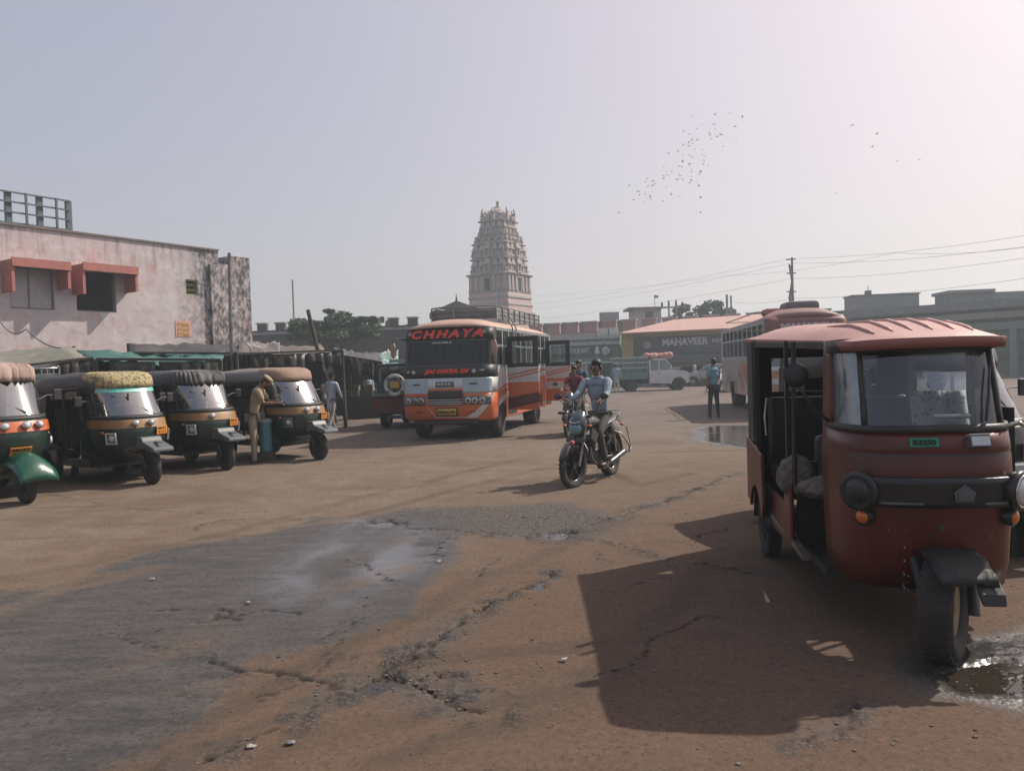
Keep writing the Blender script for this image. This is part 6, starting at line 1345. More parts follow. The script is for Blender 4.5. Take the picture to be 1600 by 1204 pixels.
# ---------------------------------------------------------------- cars by the shops
def car(label, px, py, ang, m):
    p = hitz(px, py); t = thing('parked_car', label, 'car', (p.x, p.y, 0), R(ang), None)
    wa = lambda cx: [(cx + .36 * math.cos(a_), .30 + .36 * math.sin(a_)) for a_ in [i * math.pi / 8 for i in range(0, 9)]]
    mb(m).prism([(-2.0, .35), (-2.03, .8), (-1.85, .98), (.85, .98), (1.7, .86), (1.95, .70), (1.95, .35), (1.66, .32)] + wa(1.25) + [(.8, .28), (-.8, .28)] + wa(-1.25) + [(-1.66, .32)], -.80, .80).build('body', t, bevel=.06)
    mb(m).ring([[Vector((x, y, 1.40)) for x, y in ((-1.2, -.58), (.2, -.58), (.2, .58), (-1.2, .58))], [Vector((x, y, 1.44)) for x, y in ((-1.1, -.52), (.1, -.52), (.1, .52), (-1.1, .52))]], True, True, False).build('roof', t, bevel=.02)
    mb(M['dglass']).ring([[Vector((x, y, .985)) for x, y in ((-1.7, -.74), (.85, -.74), (.85, .74), (-1.7, .74))], [Vector((x, y, 1.40)) for x, y in ((-1.2, -.58), (.2, -.58), (.2, .58), (-1.2, .58))]], True, False, False).build('windows', t)
    for s_ in (-1, 1):
        for x in (-1.25, 1.25): wheel_parts(t, (x, s_ * .72, .30), .30, .18)
        mb(M['lens']).bx(1.90, 1.96, s_ * .5, s_ * .74, .62, .74).build('headlight', t, bevel=.02)
        for xa, xb in ((-1.7, -1.2), (-.4, -.45), (.85, .2)): mb(m).beam((xa, s_ * .745, .98), (xb, s_ * .585, 1.41), .05).build('pillar', t)
    mb(M['blackp']).bx(1.93, 1.98, -.4, .4, .42, .58).build('grille', t)
    return t
wcar = mat('car_white', (.60, .62, .63), rough=.25, coat=.5, dust=.12)
car('white car half hidden behind the second bus front, right of the standing man', 1152, 610, -120, wcar)
car('pale car deep in the shade of the MAHAVEER restaurant front', 1112, 602, 170, mat('car_silver', (.35, .40, .42), rough=.3, coat=.4, dust=.2))
p = hitz(1050, 604); o = thing('ice_box', 'pale sea green box stall right behind the white pickup nose', 'box', (p.x, p.y + .6, 0)); mb(sg).bx(-.6, .6, -.4, .4, 0, 1.2).build('box_body', o, bevel=.03); mb(pw).bx(-.65, .65, -.45, .45, 1.202, 1.3).build('lid', o)

# ---------------------------------------------------------------- second bus, behind the red rickshaw
h2 = Vector((-.115, -.993, 0)).normalized(); l2 = Vector((-h2.y, h2.x, 0))
fc = hity(1268, 640, 21.5); b2 = thing('bus', 'white and red bus with MAHADEV on its peaked front, hidden behind the red rickshaw', 'bus', (fc.x, fc.y, 0), math.atan2(h2.y, h2.x)); t = b2; P = 5.0
lv2 = [(.5, 0, 1.1, -.6), (1.4, .02, 1.15, -.6), (2.3, -.1, 1.13, -.6), (2.72, -.22, 1.10, -.6), (2.86, -.34, 1.02, -.6)]
def n2(m, z0, z1, t0, t1, off, name, solid=0): return patch(mb(m), lv2, z0, z1, t0, t1, off, P, 30, 4).build(name, t, solid=solid)
n2(ow, .5, 1.45, -1, 1, 0, 'front_panel', .03); n2(mat('band_orange1', (.40, .12, .05), (.5, .4, .33), scale=3, rough=.5, dust=.3), .55, .95, -.95, .95, .02, 'orange_band'); n2(mat('band_orange2', (.45, .18, .08), (.5, .42, .36), scale=5, rough=.5, dust=.3), 1.1, 1.35, -.95, .95, .02, 'orange_band')
patch(mb(M['dglass']), lv2, 1.47, 2.32, -.86, .86, 0, P, 30, 4).build('windscreen', t); n2(mat('maroon_band', (.20, .06, .05), rough=.5, dust=.2), 2.34, 2.86, -1, 1, 0.01, 'name_band', .03)
for s_ in (-1, 1): n2(ow, 1.45, 2.34, s_ * .86, s_ * 1.0, 0, 'pillar', .03)
text('MAHADEV', .3, mat('mahadev_letter', (.55, .50, .50), rough=.5), t, on_nose(lv2, 2.55, 0, P, .03), width=1.5, height=.22, bold=.03)
g = []
for i, (x, zc) in enumerate([(-.30, 2.87), (-.5, 3.02), (-.9, 3.12), (-1.4, 3.14), (-2.2, 3.02), (-4.5, 3.0), (-8.2, 2.96), (-8.4, 2.8)]):
    g.append([Vector((x - (.1 * abs(v) ** 6 if i < 3 else 0), v * 1.12, 2.78 + (zc - 2.78) * (1 - abs(v) ** 3))) for v in [-1 + k / 8 for k in range(17)]])
mb(mat('bus2_roof', (.26, .13, .12), (.22, .11, .10), rough=.6, dust=.3)).sheet(g).build('roof', t, solid=.03)
mb(mat('roof_box', (.16, .14, .15), rough=.7, dust=.3)).bx(-1.9, -.9, -.40, .55, 3.02, 3.34).build('roof_box', t, bevel=.12); mb(mat('roof_red_cloth', (.42, .16, .14), rough=.9)).bx(-2.6, -2.0, -.8, .2, 2.98, 3.22).build('roof_bundle', t, bevel=.1)
mb(rk).tube([(-2.2, -1.0, 3.12), (-8.0, -1.0, 3.10), (-8.0, 1.0, 3.10), (-2.2, 1.0, 3.12), (-2.2, -1.0, 3.12)], .02, 6).build('roof_rail', t)
wins = []; x = -.75
for k in range(9): wins.append((x - .70, x)); x -= .82
for s_ in (-1, 1):
    y0, y1 = (1.10, 1.14) if s_ > 0 else (-1.14, -1.10)
    mb(mat('bus2_frame', (.40, .45, .46), rough=.5, dust=.2)).walls(-8.4, -.55, 1.66, 2.78, y0, y1, [(a_, c_, 1.78, 2.30) for a_, c_ in wins] + [(a_, c_, 2.36, 2.68) for a_, c_ in wins]).build('window_wall', t)
    mb(mat('bus2_side', (.50, .48, .46), (.30, .12, .09), scale=1.6, rough=.3, coat=.3, dust=.2)).walls(-8.4, -.55, .5, 1.66, y0, y1, [(-1.5, -.6, .5, .85), (-6.6, -5.6, .5, .9)]).build('side_panel', t)
    for a_, c_ in wins:
        mb(M['dglass']).bx(a_ + .01, c_ - .01, s_ * 1.115, s_ * 1.12, 1.79, 2.29).build('window_pane', t)
        for q_ in range(1, 4): mb(rk).bx(a_ + .17 * q_, a_ + .17 * q_ + .02, s_ * 1.135, s_ * 1.15, 1.78, 2.30).build('window_bar', t)
    ys_ = s_ * 1.146
    mb(og).prism([(-.6, .62), (-.6, .95), (-2.6, 1.5), (-4.2, 1.5), (-3, .62)], min(ys_, ys_ + s_ * .006), max(ys_, ys_ + s_ * .006)).build('side_flare', t)
    wheel_parts(t, (-1.1, s_ * .98, .42), .42, .26); wheel_parts(t, (-6.1, s_ * .92, .42), .42, .40)
    mb(M['blackp']).tube([(-.1, s_ * 1.1, 2.3), (.2, s_ * 1.36, 2.34), (.22, s_ * 1.38, 2.1)], .018, 6).box((.22, s_ * 1.38, 1.9), (.06, .2, .42)).build('mirror', t)
mb(ow).bx(-8.42, -8.38, -1.1, 1.1, .5, 2.75).build('rear_wall', t); mb(M['dark']).bx(-8.2, -.5, -1.05, 1.05, .5, .6).build('floor', t)
mb(og).bx(.02, .06, -1.0, 1.0, .45, .56).build('bumper', t)
mb(M['white']).bx(-.3, -.28, -.7, -.3, 1.5, 1.9).build('screen_card', t)

# ---------------------------------------------------------------- motorcycles
def motorbike(label, fpx, ang, cowl=(.03, .06, .075), group=None, loc=None, name='motorcycle', steer=0):
    h = Vector((math.cos(R(ang)), math.sin(R(ang)), 0)); loc = loc if loc is not None else hitz(*fpx) - h * .65
    t = thing(name, label, 'motorcycle', (loc.x, loc.y, 0), R(ang), group); bk = mat('bike_black', (.014, .014, .015), (.03, .03, .03), rough=.3, coat=.4, dust=.12); al = mat('bike_alloy', (.25, .25, .25), rough=.4, metal=.8)
    wheel_parts(t, (.66, 0, .30), .30, .08, spokes=True, hub=.74, rimm=bk, tread=36, steer=R(steer)); wheel_parts(t, (-.62, 0, .30), .30, .12, spokes=True, hub=.72, rimm=bk, tread=36)
    for s_ in (-1, 1):
        mb(al).tube([(.66, s_ * .085, .30), (.50, s_ * .085, .62), (.36, s_ * .085, .90)], [.024, .02, .016], 8).build('fork_leg', t)
        mb(M['chrome']).tube([(-.62, s_ * .11, .30), (-.48, s_ * .13, .70)], .02, 8).build('shock_absorber', t)
        q = Vector((.30, s_ * .36, 1.04))
        mo = mb(bk).tube([(.34, s_ * .22, 1.0), (.36, s_ * .28, 1.15), (.36, s_ * .33, 1.20)], .007, 5).build('mirror_stalk', t); mb(bk, True).ell((.36, s_ * .35, 1.24), (.02, .07, .045), 10, 6).build('mirror', mo)
        mb(M['amber'], True).ell((.50, s_ * .19, .84), (.03, .04, .02), 8, 5).build('indicator', t); mb(M['amber'], True).ell((-.78, s_ * .15, .76), (.03, .04, .02), 8, 5).build('indicator', t)
        mb(M['rubber']).tube([(-.05, s_ * .1, .32), (-.02, s_ * .26, .32)], .018, 6).build('footrest', t)
    mb(bk).tube([(.30, -.36, 1.00), (.34, -.20, 1.00), (.40, -.08, .95), (.40, .08, .95), (.34, .20, 1.00), (.30, .36, 1.00)], .013, 8).build('handlebar', t)
    mb(M['rubber']).tube([(.29, -.38, 1.0), (.32, -.27, 1.0)], .019, 8).build('grip', t); mb(M['rubber']).tube([(.29, .38, 1.0), (.32, .27, 1.0)], .019, 8).build('grip', t)
    g = [[Vector((.66 + .345 * math.cos(a_), y, .30 + .345 * math.sin(a_) - abs(y) * .3)) for y in (-.055, 0, .055)] for a_ in [R(20 + i * 130 / 10) for i in range(11)]]
    mb(bk).sheet(g).build('front_mudguard', t, solid=.008)
    g = [[Vector((-.62 + .36 * math.cos(a_), y, .32 + .36 * math.sin(a_))) for y in (-.07, 0, .07)] for a_ in [R(60 + i * 120 / 8) for i in range(9)]]
    mb(bk).sheet(g).build('rear_mudguard', t, solid=.01)
    cm = mat('bike_cowl%g' % cowl[0], cowl, rough=.25, coat=.6)
    rg = []
    for (x, w_, z0, z1) in ((.40, .10, .80, 1.06), (.46, .13, .72, 1.02), (.52, .12, .70, .98), (.57, .085, .72, .92), (.59, .05, .76, .88)):
        rg.append([Vector((x, w_ * math.cos(a_), (z0 + z1) / 2 + (z1 - z0) / 2 * math.sin(a_))) for a_ in [i * math.pi / 8 for i in range(16)]])
    mb(cm).ring(rg).build('headlamp_cowl', t); mb(mat('blue_lens', (.16, .32, .38), rough=.08, coat=1), True).ell((.565, 0, .80), (.035, .10, .085), 14, 7).build('headlight', t)
    mb(M['white']).tube([(.57, -.08, .90), (.60, -.04, .885), (.605, 0, .88), (.60, .04, .885), (.57, .08, .90)], .009, 6).build('running_light', t)
    mb(M['grey']).bx(.56, .57, -.14, .14, .62, .68).build('number_plate', t)
    rg = []
    for (x, w_, zc, hh) in ((.30, .10, .84, .10), (.20, .115, .86, .10), (.02, .125, .86, .10), (-.14, .10, .82, .09), (-.20, .07, .79, .05)):
        rg.append([Vector((x, w_ * math.cos(a_), zc + hh * math.sin(a_))) for a_ in [i * math.pi / 8 for i in range(16)]])
    mb(bk).ring(rg).build('fuel_tank', t)
    rg = []
    for (x, w_, zc, hh) in ((-.12, .09, .79, .04), (-.3, .13, .79, .05), (-.55, .13, .83, .05), (-.82, .09, .88, .045), (-.92, .05, .90, .02)):
        rg.append([Vector((x, w_ * math.cos(a_), zc + hh * math.sin(a_))) for a_ in [i * math.pi / 8 for i in range(16)]])
    mb(M['blackp']).ring(rg).build('saddle', t)
    for s_ in (-1, 1): mb(bk).prism([(.35, .80), (.42, .66), (.25, .56), (.12, .70)], s_ * .13, s_ * .17).build('tank_shroud', t, bevel=.012); mb(bk).prism([(-.15, .74), (-.35, .56), (-.50, .62), (-.85, .86), (-.5, .78)], s_ * .09, s_ * .13).build('side_panel', t, bevel=.012)
    b = mb(al).lathe([(.11, -.12), (.12, -.06), (.12, .06), (.11, .12)], (.0, 0, .36), 'Y', 16).bx(-.2, .16, -.08, .08, .32, .48).box((.1, 0, .56), (.13, .13, .20), Matrix.Rotation(.4, 3, 'Y'))
    for k in range(6): b.box((.08 + .012 * k, 0, .48 + k * .028), (.17, .17, .01), Matrix.Rotation(.4, 3, 'Y'))
    b.build('engine', t); mb(bk).tube([(.38, 0, .88), (.20, 0, .52), (.14, 0, .30), (-.25, 0, .28), (-.45, 0, .45), (-.30, 0, .72), (.35, 0, .82)], .022, 7).build('frame', t)
    mb(M['steel']).tube([(.16, .05, .52), (.24, .09, .36), (.05, .12, .22), (-.25, .15, .24)], .02, 8).build('exhaust_pipe', t); mb(bk).tube([(-.25, .15, .24), (-.75, .19, .36)], [.035, .045], 12).build('silencer', t)
    mb(M['steel']).tube([(-.62, -.06, .30), (-.1, -.06, .34)], .018, 6).build('swingarm', t); mb(M['steel']).tube([(-.62, .08, .30), (-.1, .08, .34)], .018, 6).build('swingarm', t)
    mb(M['steel']).tube([(-.35, .14, .72), (-.38, .30, .66), (-.60, .33, .45), (-.62, .31, .36), (-.80, .28, .42), (-.82, .20, .72)], .01, 6).build('saree_guard', t)
    mb(M['chrome']).tube([(-.70, -.12, .90), (-.95, -.08, .96), (-.95, .08, .96), (-.70, .12, .90)], .012, 6).build('grab_rail', t)
    mb(M['steel']).tube([(.50, -.10, .60), (.54, -.17, .52), (.54, -.17, .40), (.5, -.13, .36)], .009, 6).tube([(.50, .10, .60), (.54, .17, .52), (.54, .17, .40), (.5, .13, .36)], .009, 6).build('leg_guard', t)
    return t
MB1 = motorbike('black motorcycle with bluish headlamp cowl ridden toward the camera by one man', (897, 762), -120, steer=-8)
mb(mat('pink_tag', (.75, .12, .22), rough=.4), True).ell((.80, .05, .63), (.03, .03, .035), 10, 6).build('pink_charm', MB1).location = (-.03, 0, -.0)
mb(mat('chequer_cloth', (.30, .28, .28), (.08, .07, .07), scale=40, rough=.9, bump=.2), True).ell((-.45, .17, .74), (.17, .04, .10), 10, 7).build('cloth_roll', MB1)
MB2 = motorbike('black motorcycle carrying two men just behind the front rider', (888, 683), -108, cowl=(.03, .03, .035))
pb = hity(1415, 640, 9.6); MB3 = motorbike('parked motorcycle seen through the windscreen of the red rickshaw', None, 150, loc=Vector((pb.x, 9.6, 0)), cowl=(.03, .05, .06))

# ---------------------------------------------------------------- people
def skin_chain(name, chains, m, parent, sub=1):
    """chains: list of polylines [(point, radius), ...]; a chain whose first point matches an earlier point is joined there"""
    vs = []; es = []; rad = []
    def find(p):
        for i, q in enumerate(vs):
            if (q - p).length < 1e-4: return i
        return -1
    for ch in chains:
        prev = None
        for p, r in ch:
            p = Vector(p); i = find(p)
            if i < 0: vs.append(p); rad.append(r); i = len(vs) - 1
            if prev is not None: es.append((prev, i))
            prev = i
    me = bpy.data.meshes.new(name); me.from_pydata(vs, es, []); o = bpy.data.objects.new(name, me); COL.objects.link(o)
    md = o.modifiers.new('k', 'SKIN'); md.branch_smoothing = .6; md.use_smooth_shade = True
    if not me.skin_vertices: raise RuntimeError('no skin layer')
    for i, r in enumerate(rad):
        rr2 = r if isinstance(r, tuple) else (r, r); me.skin_vertices[0].data[i].radius = rr2; me.skin_vertices[0].data[i].use_root = (i == 0)
    sb = o.modifiers.new('u', 'SUBSURF'); sb.levels = sb.render_levels = sub
    bake(o); o.data.materials.clear(); o.data.materials.append(m)
    o.data.polygons.foreach_set('use_smooth', [True] * len(o.data.polygons)); o.parent = parent
    return o
def rot2(v, pitch, out=0.0, yaw=0.0):
    return Matrix.Rotation(yaw, 3, 'Z') @ Matrix.Rotation(pitch, 3, 'Y') @ Matrix.Rotation(out, 3, 'X') @ Vector(v)
def person(label, loc, ang, pose, shirt, trousers, H=1.70, hair='short', cap=None, sleeve='short', kurta=False, shoes='shoe', moustache=False, group=None, scarf=None, belt=False, collar=True):
    """pose: lean, pelvis height, hip/knee per leg, shoulder pitch/out and elbow per arm (radians, forward positive), head turn"""
    k = H / 1.70; t = thing('person', label, 'person', (loc[0], loc[1], loc[2] if len(loc) > 2 else 0), R(ang), group)
    lean = pose.get('lean', 0); pz = pose.get('pz', .90) * k; pel = Vector((pose.get('px', 0), 0, pz))
    D = lambda v, a_: Matrix.Rotation(a_, 3, 'Y') @ Vector(v)
    chest = pel + D((0, 0, .32 * k), lean); neck = pel + D((0, 0, .53 * k), lean); waist = pel + D((0, 0, .13 * k), lean)
    hl = lean + pose.get('nod', 0); hb = neck + D((.01, 0, .06 * k), hl * .6); head = neck + D((.025, 0, .145 * k), hl)
    T = []; B = []; S = []; feet = []
    for s_, key in ((1, 'L'), (-1, 'R')):
        hp, kn, out = pose.get('leg' + key, (0, 0, .05))
        hip = pel + Vector((0, s_ * .085 * k, -.04 * k))
        kv = Matrix.Rotation(s_ * out, 3, 'X') @ Matrix.Rotation(-hp, 3, 'Y') @ Vector((0, 0, -.43 * k)); kne = hip + kv
        av = Matrix.Rotation(s_ * pose.get('shin_out' + key, out * .3), 3, 'X') @ Matrix.Rotation(-(hp - kn), 3, 'Y') @ Vector((0, 0, -.41 * k)); ank = kne + av
        feet.append((ank, s_))
        T.append([(pel, (.125 * k, .10 * k)), (hip, (.085 * k, .085 * k)), ((hip + kne) / 2, .076 * k), (kne, .060 * k), ((kne + ank) / 2 + av.normalized() * -.05, .056 * k), (ank + Vector((0, 0, .0)), .052 * k if not kurta else .07 * k)])
        # bare shin and foot inside
        B.append([(ank + Vector((0, 0, .06 * k)), .036 * k), (ank, .034 * k), (ank + Vector((.05, 0, -.035)) * k, (.036 * k, .026 * k)), (ank + Vector((.14, s_ * .015, -.052)) * k, (.036 * k, .018 * k))])
    arms = []
    for s_, key in ((1, 'L'), (-1, 'R')):
        sp_, so, el, ei = pose.get('arm' + key, (0, .12, .15, 0))
        sh = neck + D((-.005, s_ * .170 * k, -.040 * k), lean)
        uv = Matrix.Rotation(s_ * so, 3, 'X') @ Matrix.Rotation(-sp_, 3, 'Y') @ Vector((0, 0, -.28 * k)); elb = sh + uv
        fv = Matrix.Rotation(s_ * (so - ei), 3, 'X') @ Matrix.Rotation(-(sp_ + el), 3, 'Y') @ Vector((0, 0, -.25 * k)); wr = elb + fv; f = fv.normalized()
        arms.append((sh, elb, wr, f, s_))
    # the body is one skinned figure: head, neck, torso core, arms and hands
    body = [[(pel, (.10 * k, .085 * k)), (chest, (.07 * k, .05 * k)), (neck, .050 * k), (hb, .048 * k), (head + D((-.012, 0, -.02 * k), hl), (.074 * k, .086 * k)), (head + D((-.005, 0, .055 * k), hl), (.072 * k, .082 * k))]]
    body.append([(head + D((-.012, 0, -.02 * k), hl), (.074 * k, .086 * k)), (head + D((.055, 0, -.055 * k), hl), (.034 * k, .026 * k))])
    for sh, elb, wr, f, s_ in arms:
        side_ = f.cross(Vector((0, 0, 1)));  side_ = side_.normalized() if side_.length > .05 else Vector((1, 0, 0)); 
        palm = wr + f * .055 * k
        body.append([(chest, (.07 * k, .05 * k)), (sh, .042 * k), ((sh + elb) / 2, .042 * k), (elb, .034 * k), (elb * .6 + wr * .4, .034 * k), (wr, .023 * k), (palm, (.032 * k, .016 * k))])
        dn = (Vector((0, 0, -1)) - f * f.dot(Vector((0, 0, -1)))); dn = dn.normalized() if dn.length > .1 else Vector((1, 0, 0))
        for q, (o_, ln) in enumerate(((-.027, .070), (-.009, .080), (.009, .076), (.027, .060))):
            p0 = palm + side_ * o_ * k + f * .015 * k; p1 = p0 + (f * .8 + dn * .35).normalized() * ln * .55 * k; p2 = p1 + (f * .3 + dn * .9).normalized() * ln * .45 * k
            body.append([(palm, (.032 * k, .016 * k)), (p0, .0095 * k), (p1, .0085 * k), (p2, .007 * k)])
        q0 = wr + f * .03 * k + side_ * .03 * k * -s_; q1 = q0 + (f * .7 + side_ * -s_ * .6 + dn * .2).normalized() * .045 * k
        body.append([(wr, .023 * k), (q0, .012 * k), (q1, .009 * k)])
    bo = skin_chain('body', body, M['skin'], t, 1)
    # face and ears
    fm_ = lambda v: head + D(tuple(x_ * k for x_ in v), hl)
    rot = Matrix.Rotation(hl, 3, 'Y')
    b = mb(M['skin'], True)
    b.ell(fm_((.094, 0, -.012)), (.016 * k, .012 * k, .024 * k), 8, 6, rot)
    for s_ in (-1, 1): b.ell(fm_((-.01, s_ * .080, -.01)), (.016 * k, .010 * k, .028 * k), 8, 6, rot)
    b.use(M['white']); 
    for s_ in (-1, 1): b.ell(fm_((.075, s_ * .030, .012)), (.010 * k, .013 * k, .008 * k), 8, 5, rot)
    b.use(M['ink'])
    for s_ in (-1, 1): b.ell(fm_((.083, s_ * .030, .012)), (.004 * k, .006 * k, .006 * k), 6, 5, rot); b.ell(fm_((.078, s_ * .031, .032)), (.010 * k, .018 * k, .005 * k), 6, 4, rot)
    if moustache: b.ell(fm_((.090, 0, -.042)), (.012 * k, .030 * k, .008 * k), 8, 5, rot)
    b.use(mat('lips', (.12, .045, .035), rough=.5)).ell(fm_((.084, 0, -.056)), (.008 * k, .022 * k, .007 * k), 8, 5, rot)
    b.build('face', bo)
    b = mb(M['hair'], True); b.ell(fm_((-.026, 0, .058)), (.080 * k, .077 * k, .058 * k), 14, 9, rot); b.ell(fm_((-.045, 0, -.005)), (.055 * k, .072 * k, .070 * k), 12, 8, rot)
    ho = b.build('hair', t); 
    if cap:
        b = mb(cap, True); b.ell(fm_((-.012, 0, .080)), (.110 * k, .100 * k, .045 * k), 16, 8, rot).ell(fm_((.085, 0, .056)), (.055 * k, .070 * k, .010 * k), 12, 5, rot); b.build('cap', t)
    if scarf: mb(scarf).tube([fm_((.03, -.08, -.15)), fm_((.07, 0, -.19)), fm_((.03, .08, -.15)), fm_((-.06, .07, -.13)), fm_((-.09, 0, -.12)), fm_((-.06, -.07, -.13)), fm_((.03, -.08, -.15))], .026 * k, 7).build('scarf', t)
    # clothes
    tc3 = skin_chain('trousers', T, trousers, t, 1)
    hem = pel + D((0, 0, (-.02 if not kurta else -.05) * k), lean)
    sh_ = [[(hem, (.150 * k, .115 * k)), (waist, (.145 * k, .110 * k)), (chest, (.175 * k, .120 * k)), (neck + D((0, 0, -.07 * k), lean), (.135 * k, .098 * k)), (neck + D((0, 0, -.01 * k), lean), (.074 * k, .072 * k))]]
    if kurta: sh_[0] = [(pel + Vector((0, 0, -.40 * k)), (.19 * k, .15 * k)), (pel + Vector((0, 0, -.2 * k)), (.17 * k, .135 * k))] + sh_[0]
    for sh, elb, wr, f, s_ in arms:
        ch = [(chest, (.175 * k, .120 * k)), (sh, .072 * k), ((sh + elb) / 2, .060 * k)]
        if sleeve == 'long': ch += [(elb, .050 * k), ((elb + wr) / 2, .044 * k), (wr - f * .02, .036 * k)]
        else: ch += [(elb * .85 + sh * .15, .056 * k)]
        sh_.append(ch)
    skin_chain('shirt' if not kurta else 'kurta', sh_, shirt, t, 1)
    mb(shirt, True).ell(neck + D((-.002, 0, -.085 * k), lean), (.112 * k, .185 * k, .092 * k), 18, 10, Matrix.Rotation(lean, 3, 'Y')).ell(neck + D((0, 0, -.20 * k), lean), (.118 * k, .165 * k, .16 * k), 18, 10, Matrix.Rotation(lean, 3, 'Y')).build('shirt_yoke', t)
    if belt: mb(M['ink']).tube([pel + D((.135 * k * math.cos(a_), .155 * k * math.sin(a_), .03 * k), lean) for a_ in [i * math.pi / 8 for i in range(17)]], .014 * k, 6).build('belt', t)
    if collar:
        mb(shirt).tube([neck + D((.058 * k * math.cos(a_), .070 * k * math.sin(a_), .000 * k), lean) for a_ in [i * math.pi / 8 for i in range(17)]], .016 * k, 6).build('collar', t)
    for ank, s_ in feet:
        b = mb(mat('shoe_brown', (.05, .03, .022), rough=.5, dust=.3) if shoes == 'shoe' else mat('sandal', (.03, .025, .02), rough=.7, dust=.3), True)
        pp = pose.get('toe', 0); r_ = Matrix.Rotation(pp, 3, 'Y')
        if shoes == 'shoe': b.ell(ank + Vector((.055 * k, 0, -.045 * k)), (.125 * k, .048 * k, .040 * k), 12, 7, r_); b.ell(ank + Vector((-.02 * k, 0, -.015 * k)), (.055 * k, .043 * k, .055 * k), 10, 6)
        b.bx(ank.x - .07 * k, ank.x + .17 * k, ank.y - .045 * k, ank.y + .045 * k, ank.z - .088 * k, ank.z - .07 * k)
        b.build('shoe' if shoes == 'shoe' else 'sandal', t)
    return t
khk = mat('khaki_cloth', (.36, .28, .19), (.30, .23, .155), rough=.9, bump=.25, bscale=12); khk2 = mat('khaki_trousers', (.30, .25, .19), (.24, .20, .15), rough=.9, bump=.25, bscale=12)
wk = mat('kurta_pale_blue', (.48, .54, .62), (.40, .46, .54), rough=.9, bump=.25, bscale=10); wtr = mat('trousers_beige', (.38, .34, .30), (.30, .27, .24), rough=.9, bump=.2)
bls = mat('blue_shirt', (.16, .30, .38), (.12, .24, .31), rough=.85, bump=.25, bscale=12); dkt = mat('dark_trousers', (.02, .022, .026), (.03, .032, .036), rough=.9, bump=.2)
rds = mat('rider_shirt', (.30, .36, .41), (.20, .26, .31), rough=.85, bump=.3, bscale=10, scale=6); mrs = mat('maroon_shirt', (.16, .025, .04), rough=.85, bump=.2); drk = mat('dark_blue_shirt', (.06, .10, .14), rough=.85, bump=.2)
jn = mat('grey_jeans', (.075, .07, .06), (.05, .048, .042), rough=.9, bump=.2); lbs = mat('sky_shirt', (.20, .32, .50), rough=.85, bump=.2); wsh = mat('white_shirt', (.50, .53, .55), rough=.85, bump=.2)
p = hitz(398, 724); OFF = person('stooping officer in khaki uniform and peaked cap writing on a pad between two rickshaws', p, 8, dict(lean=.28, nod=.45, legL=(-.02, .03, .09), legR=(.05, .05, .10), armL=(.55, .10, 1.0, .5), armR=(.40, .16, 1.15, .5), pz=.91), khk, khk2, 1.72, cap=khk, sleeve='short', belt=True, moustache=True)
o = mb(mat('note_pad', (.10, .09, .08), rough=.6)).bx(-.09, .09, -.12, .12, 0, .015).use(mat('paper', (.5, .5, .47), rough=.8)).bx(-.08, .08, -.11, .11, .016, .02).build('note_pad'); o.matrix_world = Matrix.Translation((p.x + .46, p.y + .06, 1.13)) @ Matrix.Rotation(R(8), 4, 'Z') @ Matrix.Rotation(R(-12), 4, 'Y'); tag(o, 'dark clipboard in the hands of the khaki officer', 'clipboard')
p = hitz(521, 669); person('man in long pale blue kurta and beige trousers walking away past the glinting rickshaw', (p.x, p.y - .15), 62, dict(lean=.06, legL=(.28, .15, .04), legR=(-.22, .25, .04), armL=(-.15, .22, .2, 0), armR=(.25, .2, .3, .2), pz=.87), wk, wtr, 1.72, kurta=True, sleeve='long', shoes='sandal')
p = hitz(1116, 653); person('man in blue short sleeved shirt and dark trousers standing in the bus shadow', p, 122, dict(lean=-.02, legL=(.03, .03, .12), legR=(-.02, .02, .10), armL=(-.02, .16, .15, 0), armR=(.05, .22, .9, .4), pz=.90), bls, dkt, 1.76, sleeve='short')
# rider of the front motorcycle
def ride(bike, x, z0=.83):
    v = Vector((math.cos(bike.rotation_euler.z), math.sin(bike.rotation_euler.z), 0)); return bike.location + v * x
q = ride(MB1, -.30); rd = math.degrees(MB1.rotation_euler.z)
person('rider in pale blue shirt and scarf on the front motorcycle', (q.x, q.y), rd, dict(lean=.12, nod=-.05, pz=.93, legL=(1.05, 1.30, .28), legR=(1.05, 1.30, .28), armL=(.75, .26, .55, .15), armR=(.75, .26, .55, .15)), rds, jn, 1.74, sleeve='long', moustache=True)
q = ride(MB2, -.22); rd = math.degrees(MB2.rotation_euler.z)
person('driver in maroon shirt on the second motorcycle', (q.x, q.y), rd, dict(lean=.12, pz=.92, legL=(1.05, 1.30, .25), legR=(1.05, 1.30, .25), armL=(.75, .24, .5, .1), armR=(.75, .24, .5, .1)), mrs, dkt, 1.66, sleeve='short')
q = ride(MB2, -.62); person('pillion passenger in dark blue and white shirt on the second motorcycle', (q.x, q.y), rd, dict(lean=.04, pz=.97, legL=(1.15, 1.45, .32), legR=(1.15, 1.45, .32), armL=(.3, .2, .9, .2), armR=(.3, .2, .9, .2)), drk, jn, 1.74, sleeve='short')
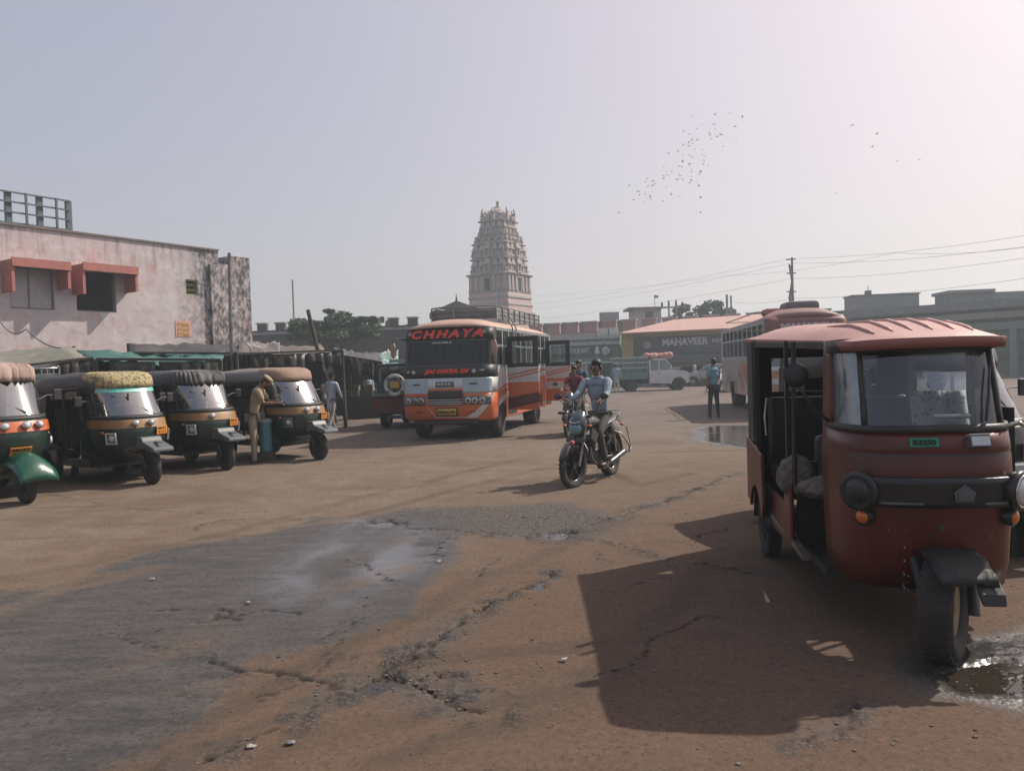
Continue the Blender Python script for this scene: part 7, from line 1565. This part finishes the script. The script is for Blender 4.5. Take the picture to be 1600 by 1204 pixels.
# others
p = hitz(137, 742); person('man in sky blue shirt leaning into the side of the patterned hood rickshaw', (p.x - .05, p.y + .25), -128, dict(lean=-.28, pz=.74, legL=(.75, .55, .05), legR=(.60, .62, .08), armL=(-.3, .2, .3, 0), armR=(-.3, .2, .3, 0)), lbs, jn, 1.70, sleeve='short')
p = hitz(962, 613); person('figure in long pale blue clothes standing at the side of the caged pickup bed', (p.x, p.y - .4), 80, dict(legL=(.02, .02, .04), armL=(.1, .1, .3, 0)), mat('pale_blue_robe', (.26, .38, .44), rough=.9), wtr, 1.66, kurta=True, sleeve='long')
p = hitz(1086, 603); person('man in pale shirt walking before the dark MAHAVEER shop fronts', (p.x, p.y), 170, dict(legL=(.3, .1, .04), legR=(-.2, .2, .04), armL=(.3, .1, .3, 0)), wsh, wtr, 1.68, sleeve='short')
p = hitz(1100, 603); person('seated man in grey shirt at the MAHAVEER shop beside the pale walking man', (p.x, p.y + .3), -90, dict(pz=.55, legL=(1.4, 1.4, .1), legR=(1.4, 1.4, .1), armL=(.4, .1, .8, 0), armR=(.4, .1, .8, 0)), mat('grey_shirt', (.20, .26, .28), rough=.9), dkt, 1.66)
mb(M['wood']).bx(-.25, .25, -.2, .2, .40, .46).bx(-.22, -.18, -.18, .18, 0, .4).bx(.18, .22, -.18, .18, 0, .4).build('stool', loc=(p.x, p.y + .35, 0)); tag(bpy.data.objects['stool'], 'wooden stool under the seated man at the MAHAVEER shop', 'stool')
v6 = Vector((math.cos(R(-80)), math.sin(R(-80)), 0)); q = RK6.location + v6 * 1.18
person('driver in white shirt seated in the black rickshaw at the right edge', (q.x, q.y, .0), -83, dict(pz=.80, lean=.05, legL=(1.3, 1.3, .15), legR=(1.3, 1.3, .15), armL=(.7, .2, .6, .1), armR=(.7, .2, .6, .1)), wsh, dkt, 1.62, sleeve='short')
p = hity(577, 640, 30); person('person in pale blue shirt deep in the shade of the low stall behind the post', (p.x, p.y), -60, dict(legL=(.1, .1, .04), armL=(.2, .1, .5, 0)), mat('shade_shirt', (.30, .42, .50), rough=.9), dkt, 1.6)
# teal drum beside the officer
p = hitz(423, 719); o = thing('plastic_drum', 'teal plastic drum with pale lid between the officer and the glinting rickshaw', 'drum', (p.x, p.y - .25, 0)); tl_ = mat('teal_plastic', (.05, .20, .24), (.04, .16, .19), rough=.4, dust=.15)
b = mb(tl_); prof = [(.10, 0.0), (.115, .02)] + [(.115 + (.005 if i % 2 else 0), .02 + .036 * i) for i in range(1, 15)] + [(.12, .54), (.115, .56)]; b.lathe(prof, (0, 0, .20), 'Z', 24).build('barrel', o)
mb(mat('drum_lid', (.30, .33, .32), rough=.5, dust=.3)).lathe([(.13, .762), (.135, .80), (.11, .83), (.03, .84)], axis='Z', n=24).build('lid', o); mb(M['wood']).bx(-.13, .13, -.13, .13, 0, .20).build('stand', o)
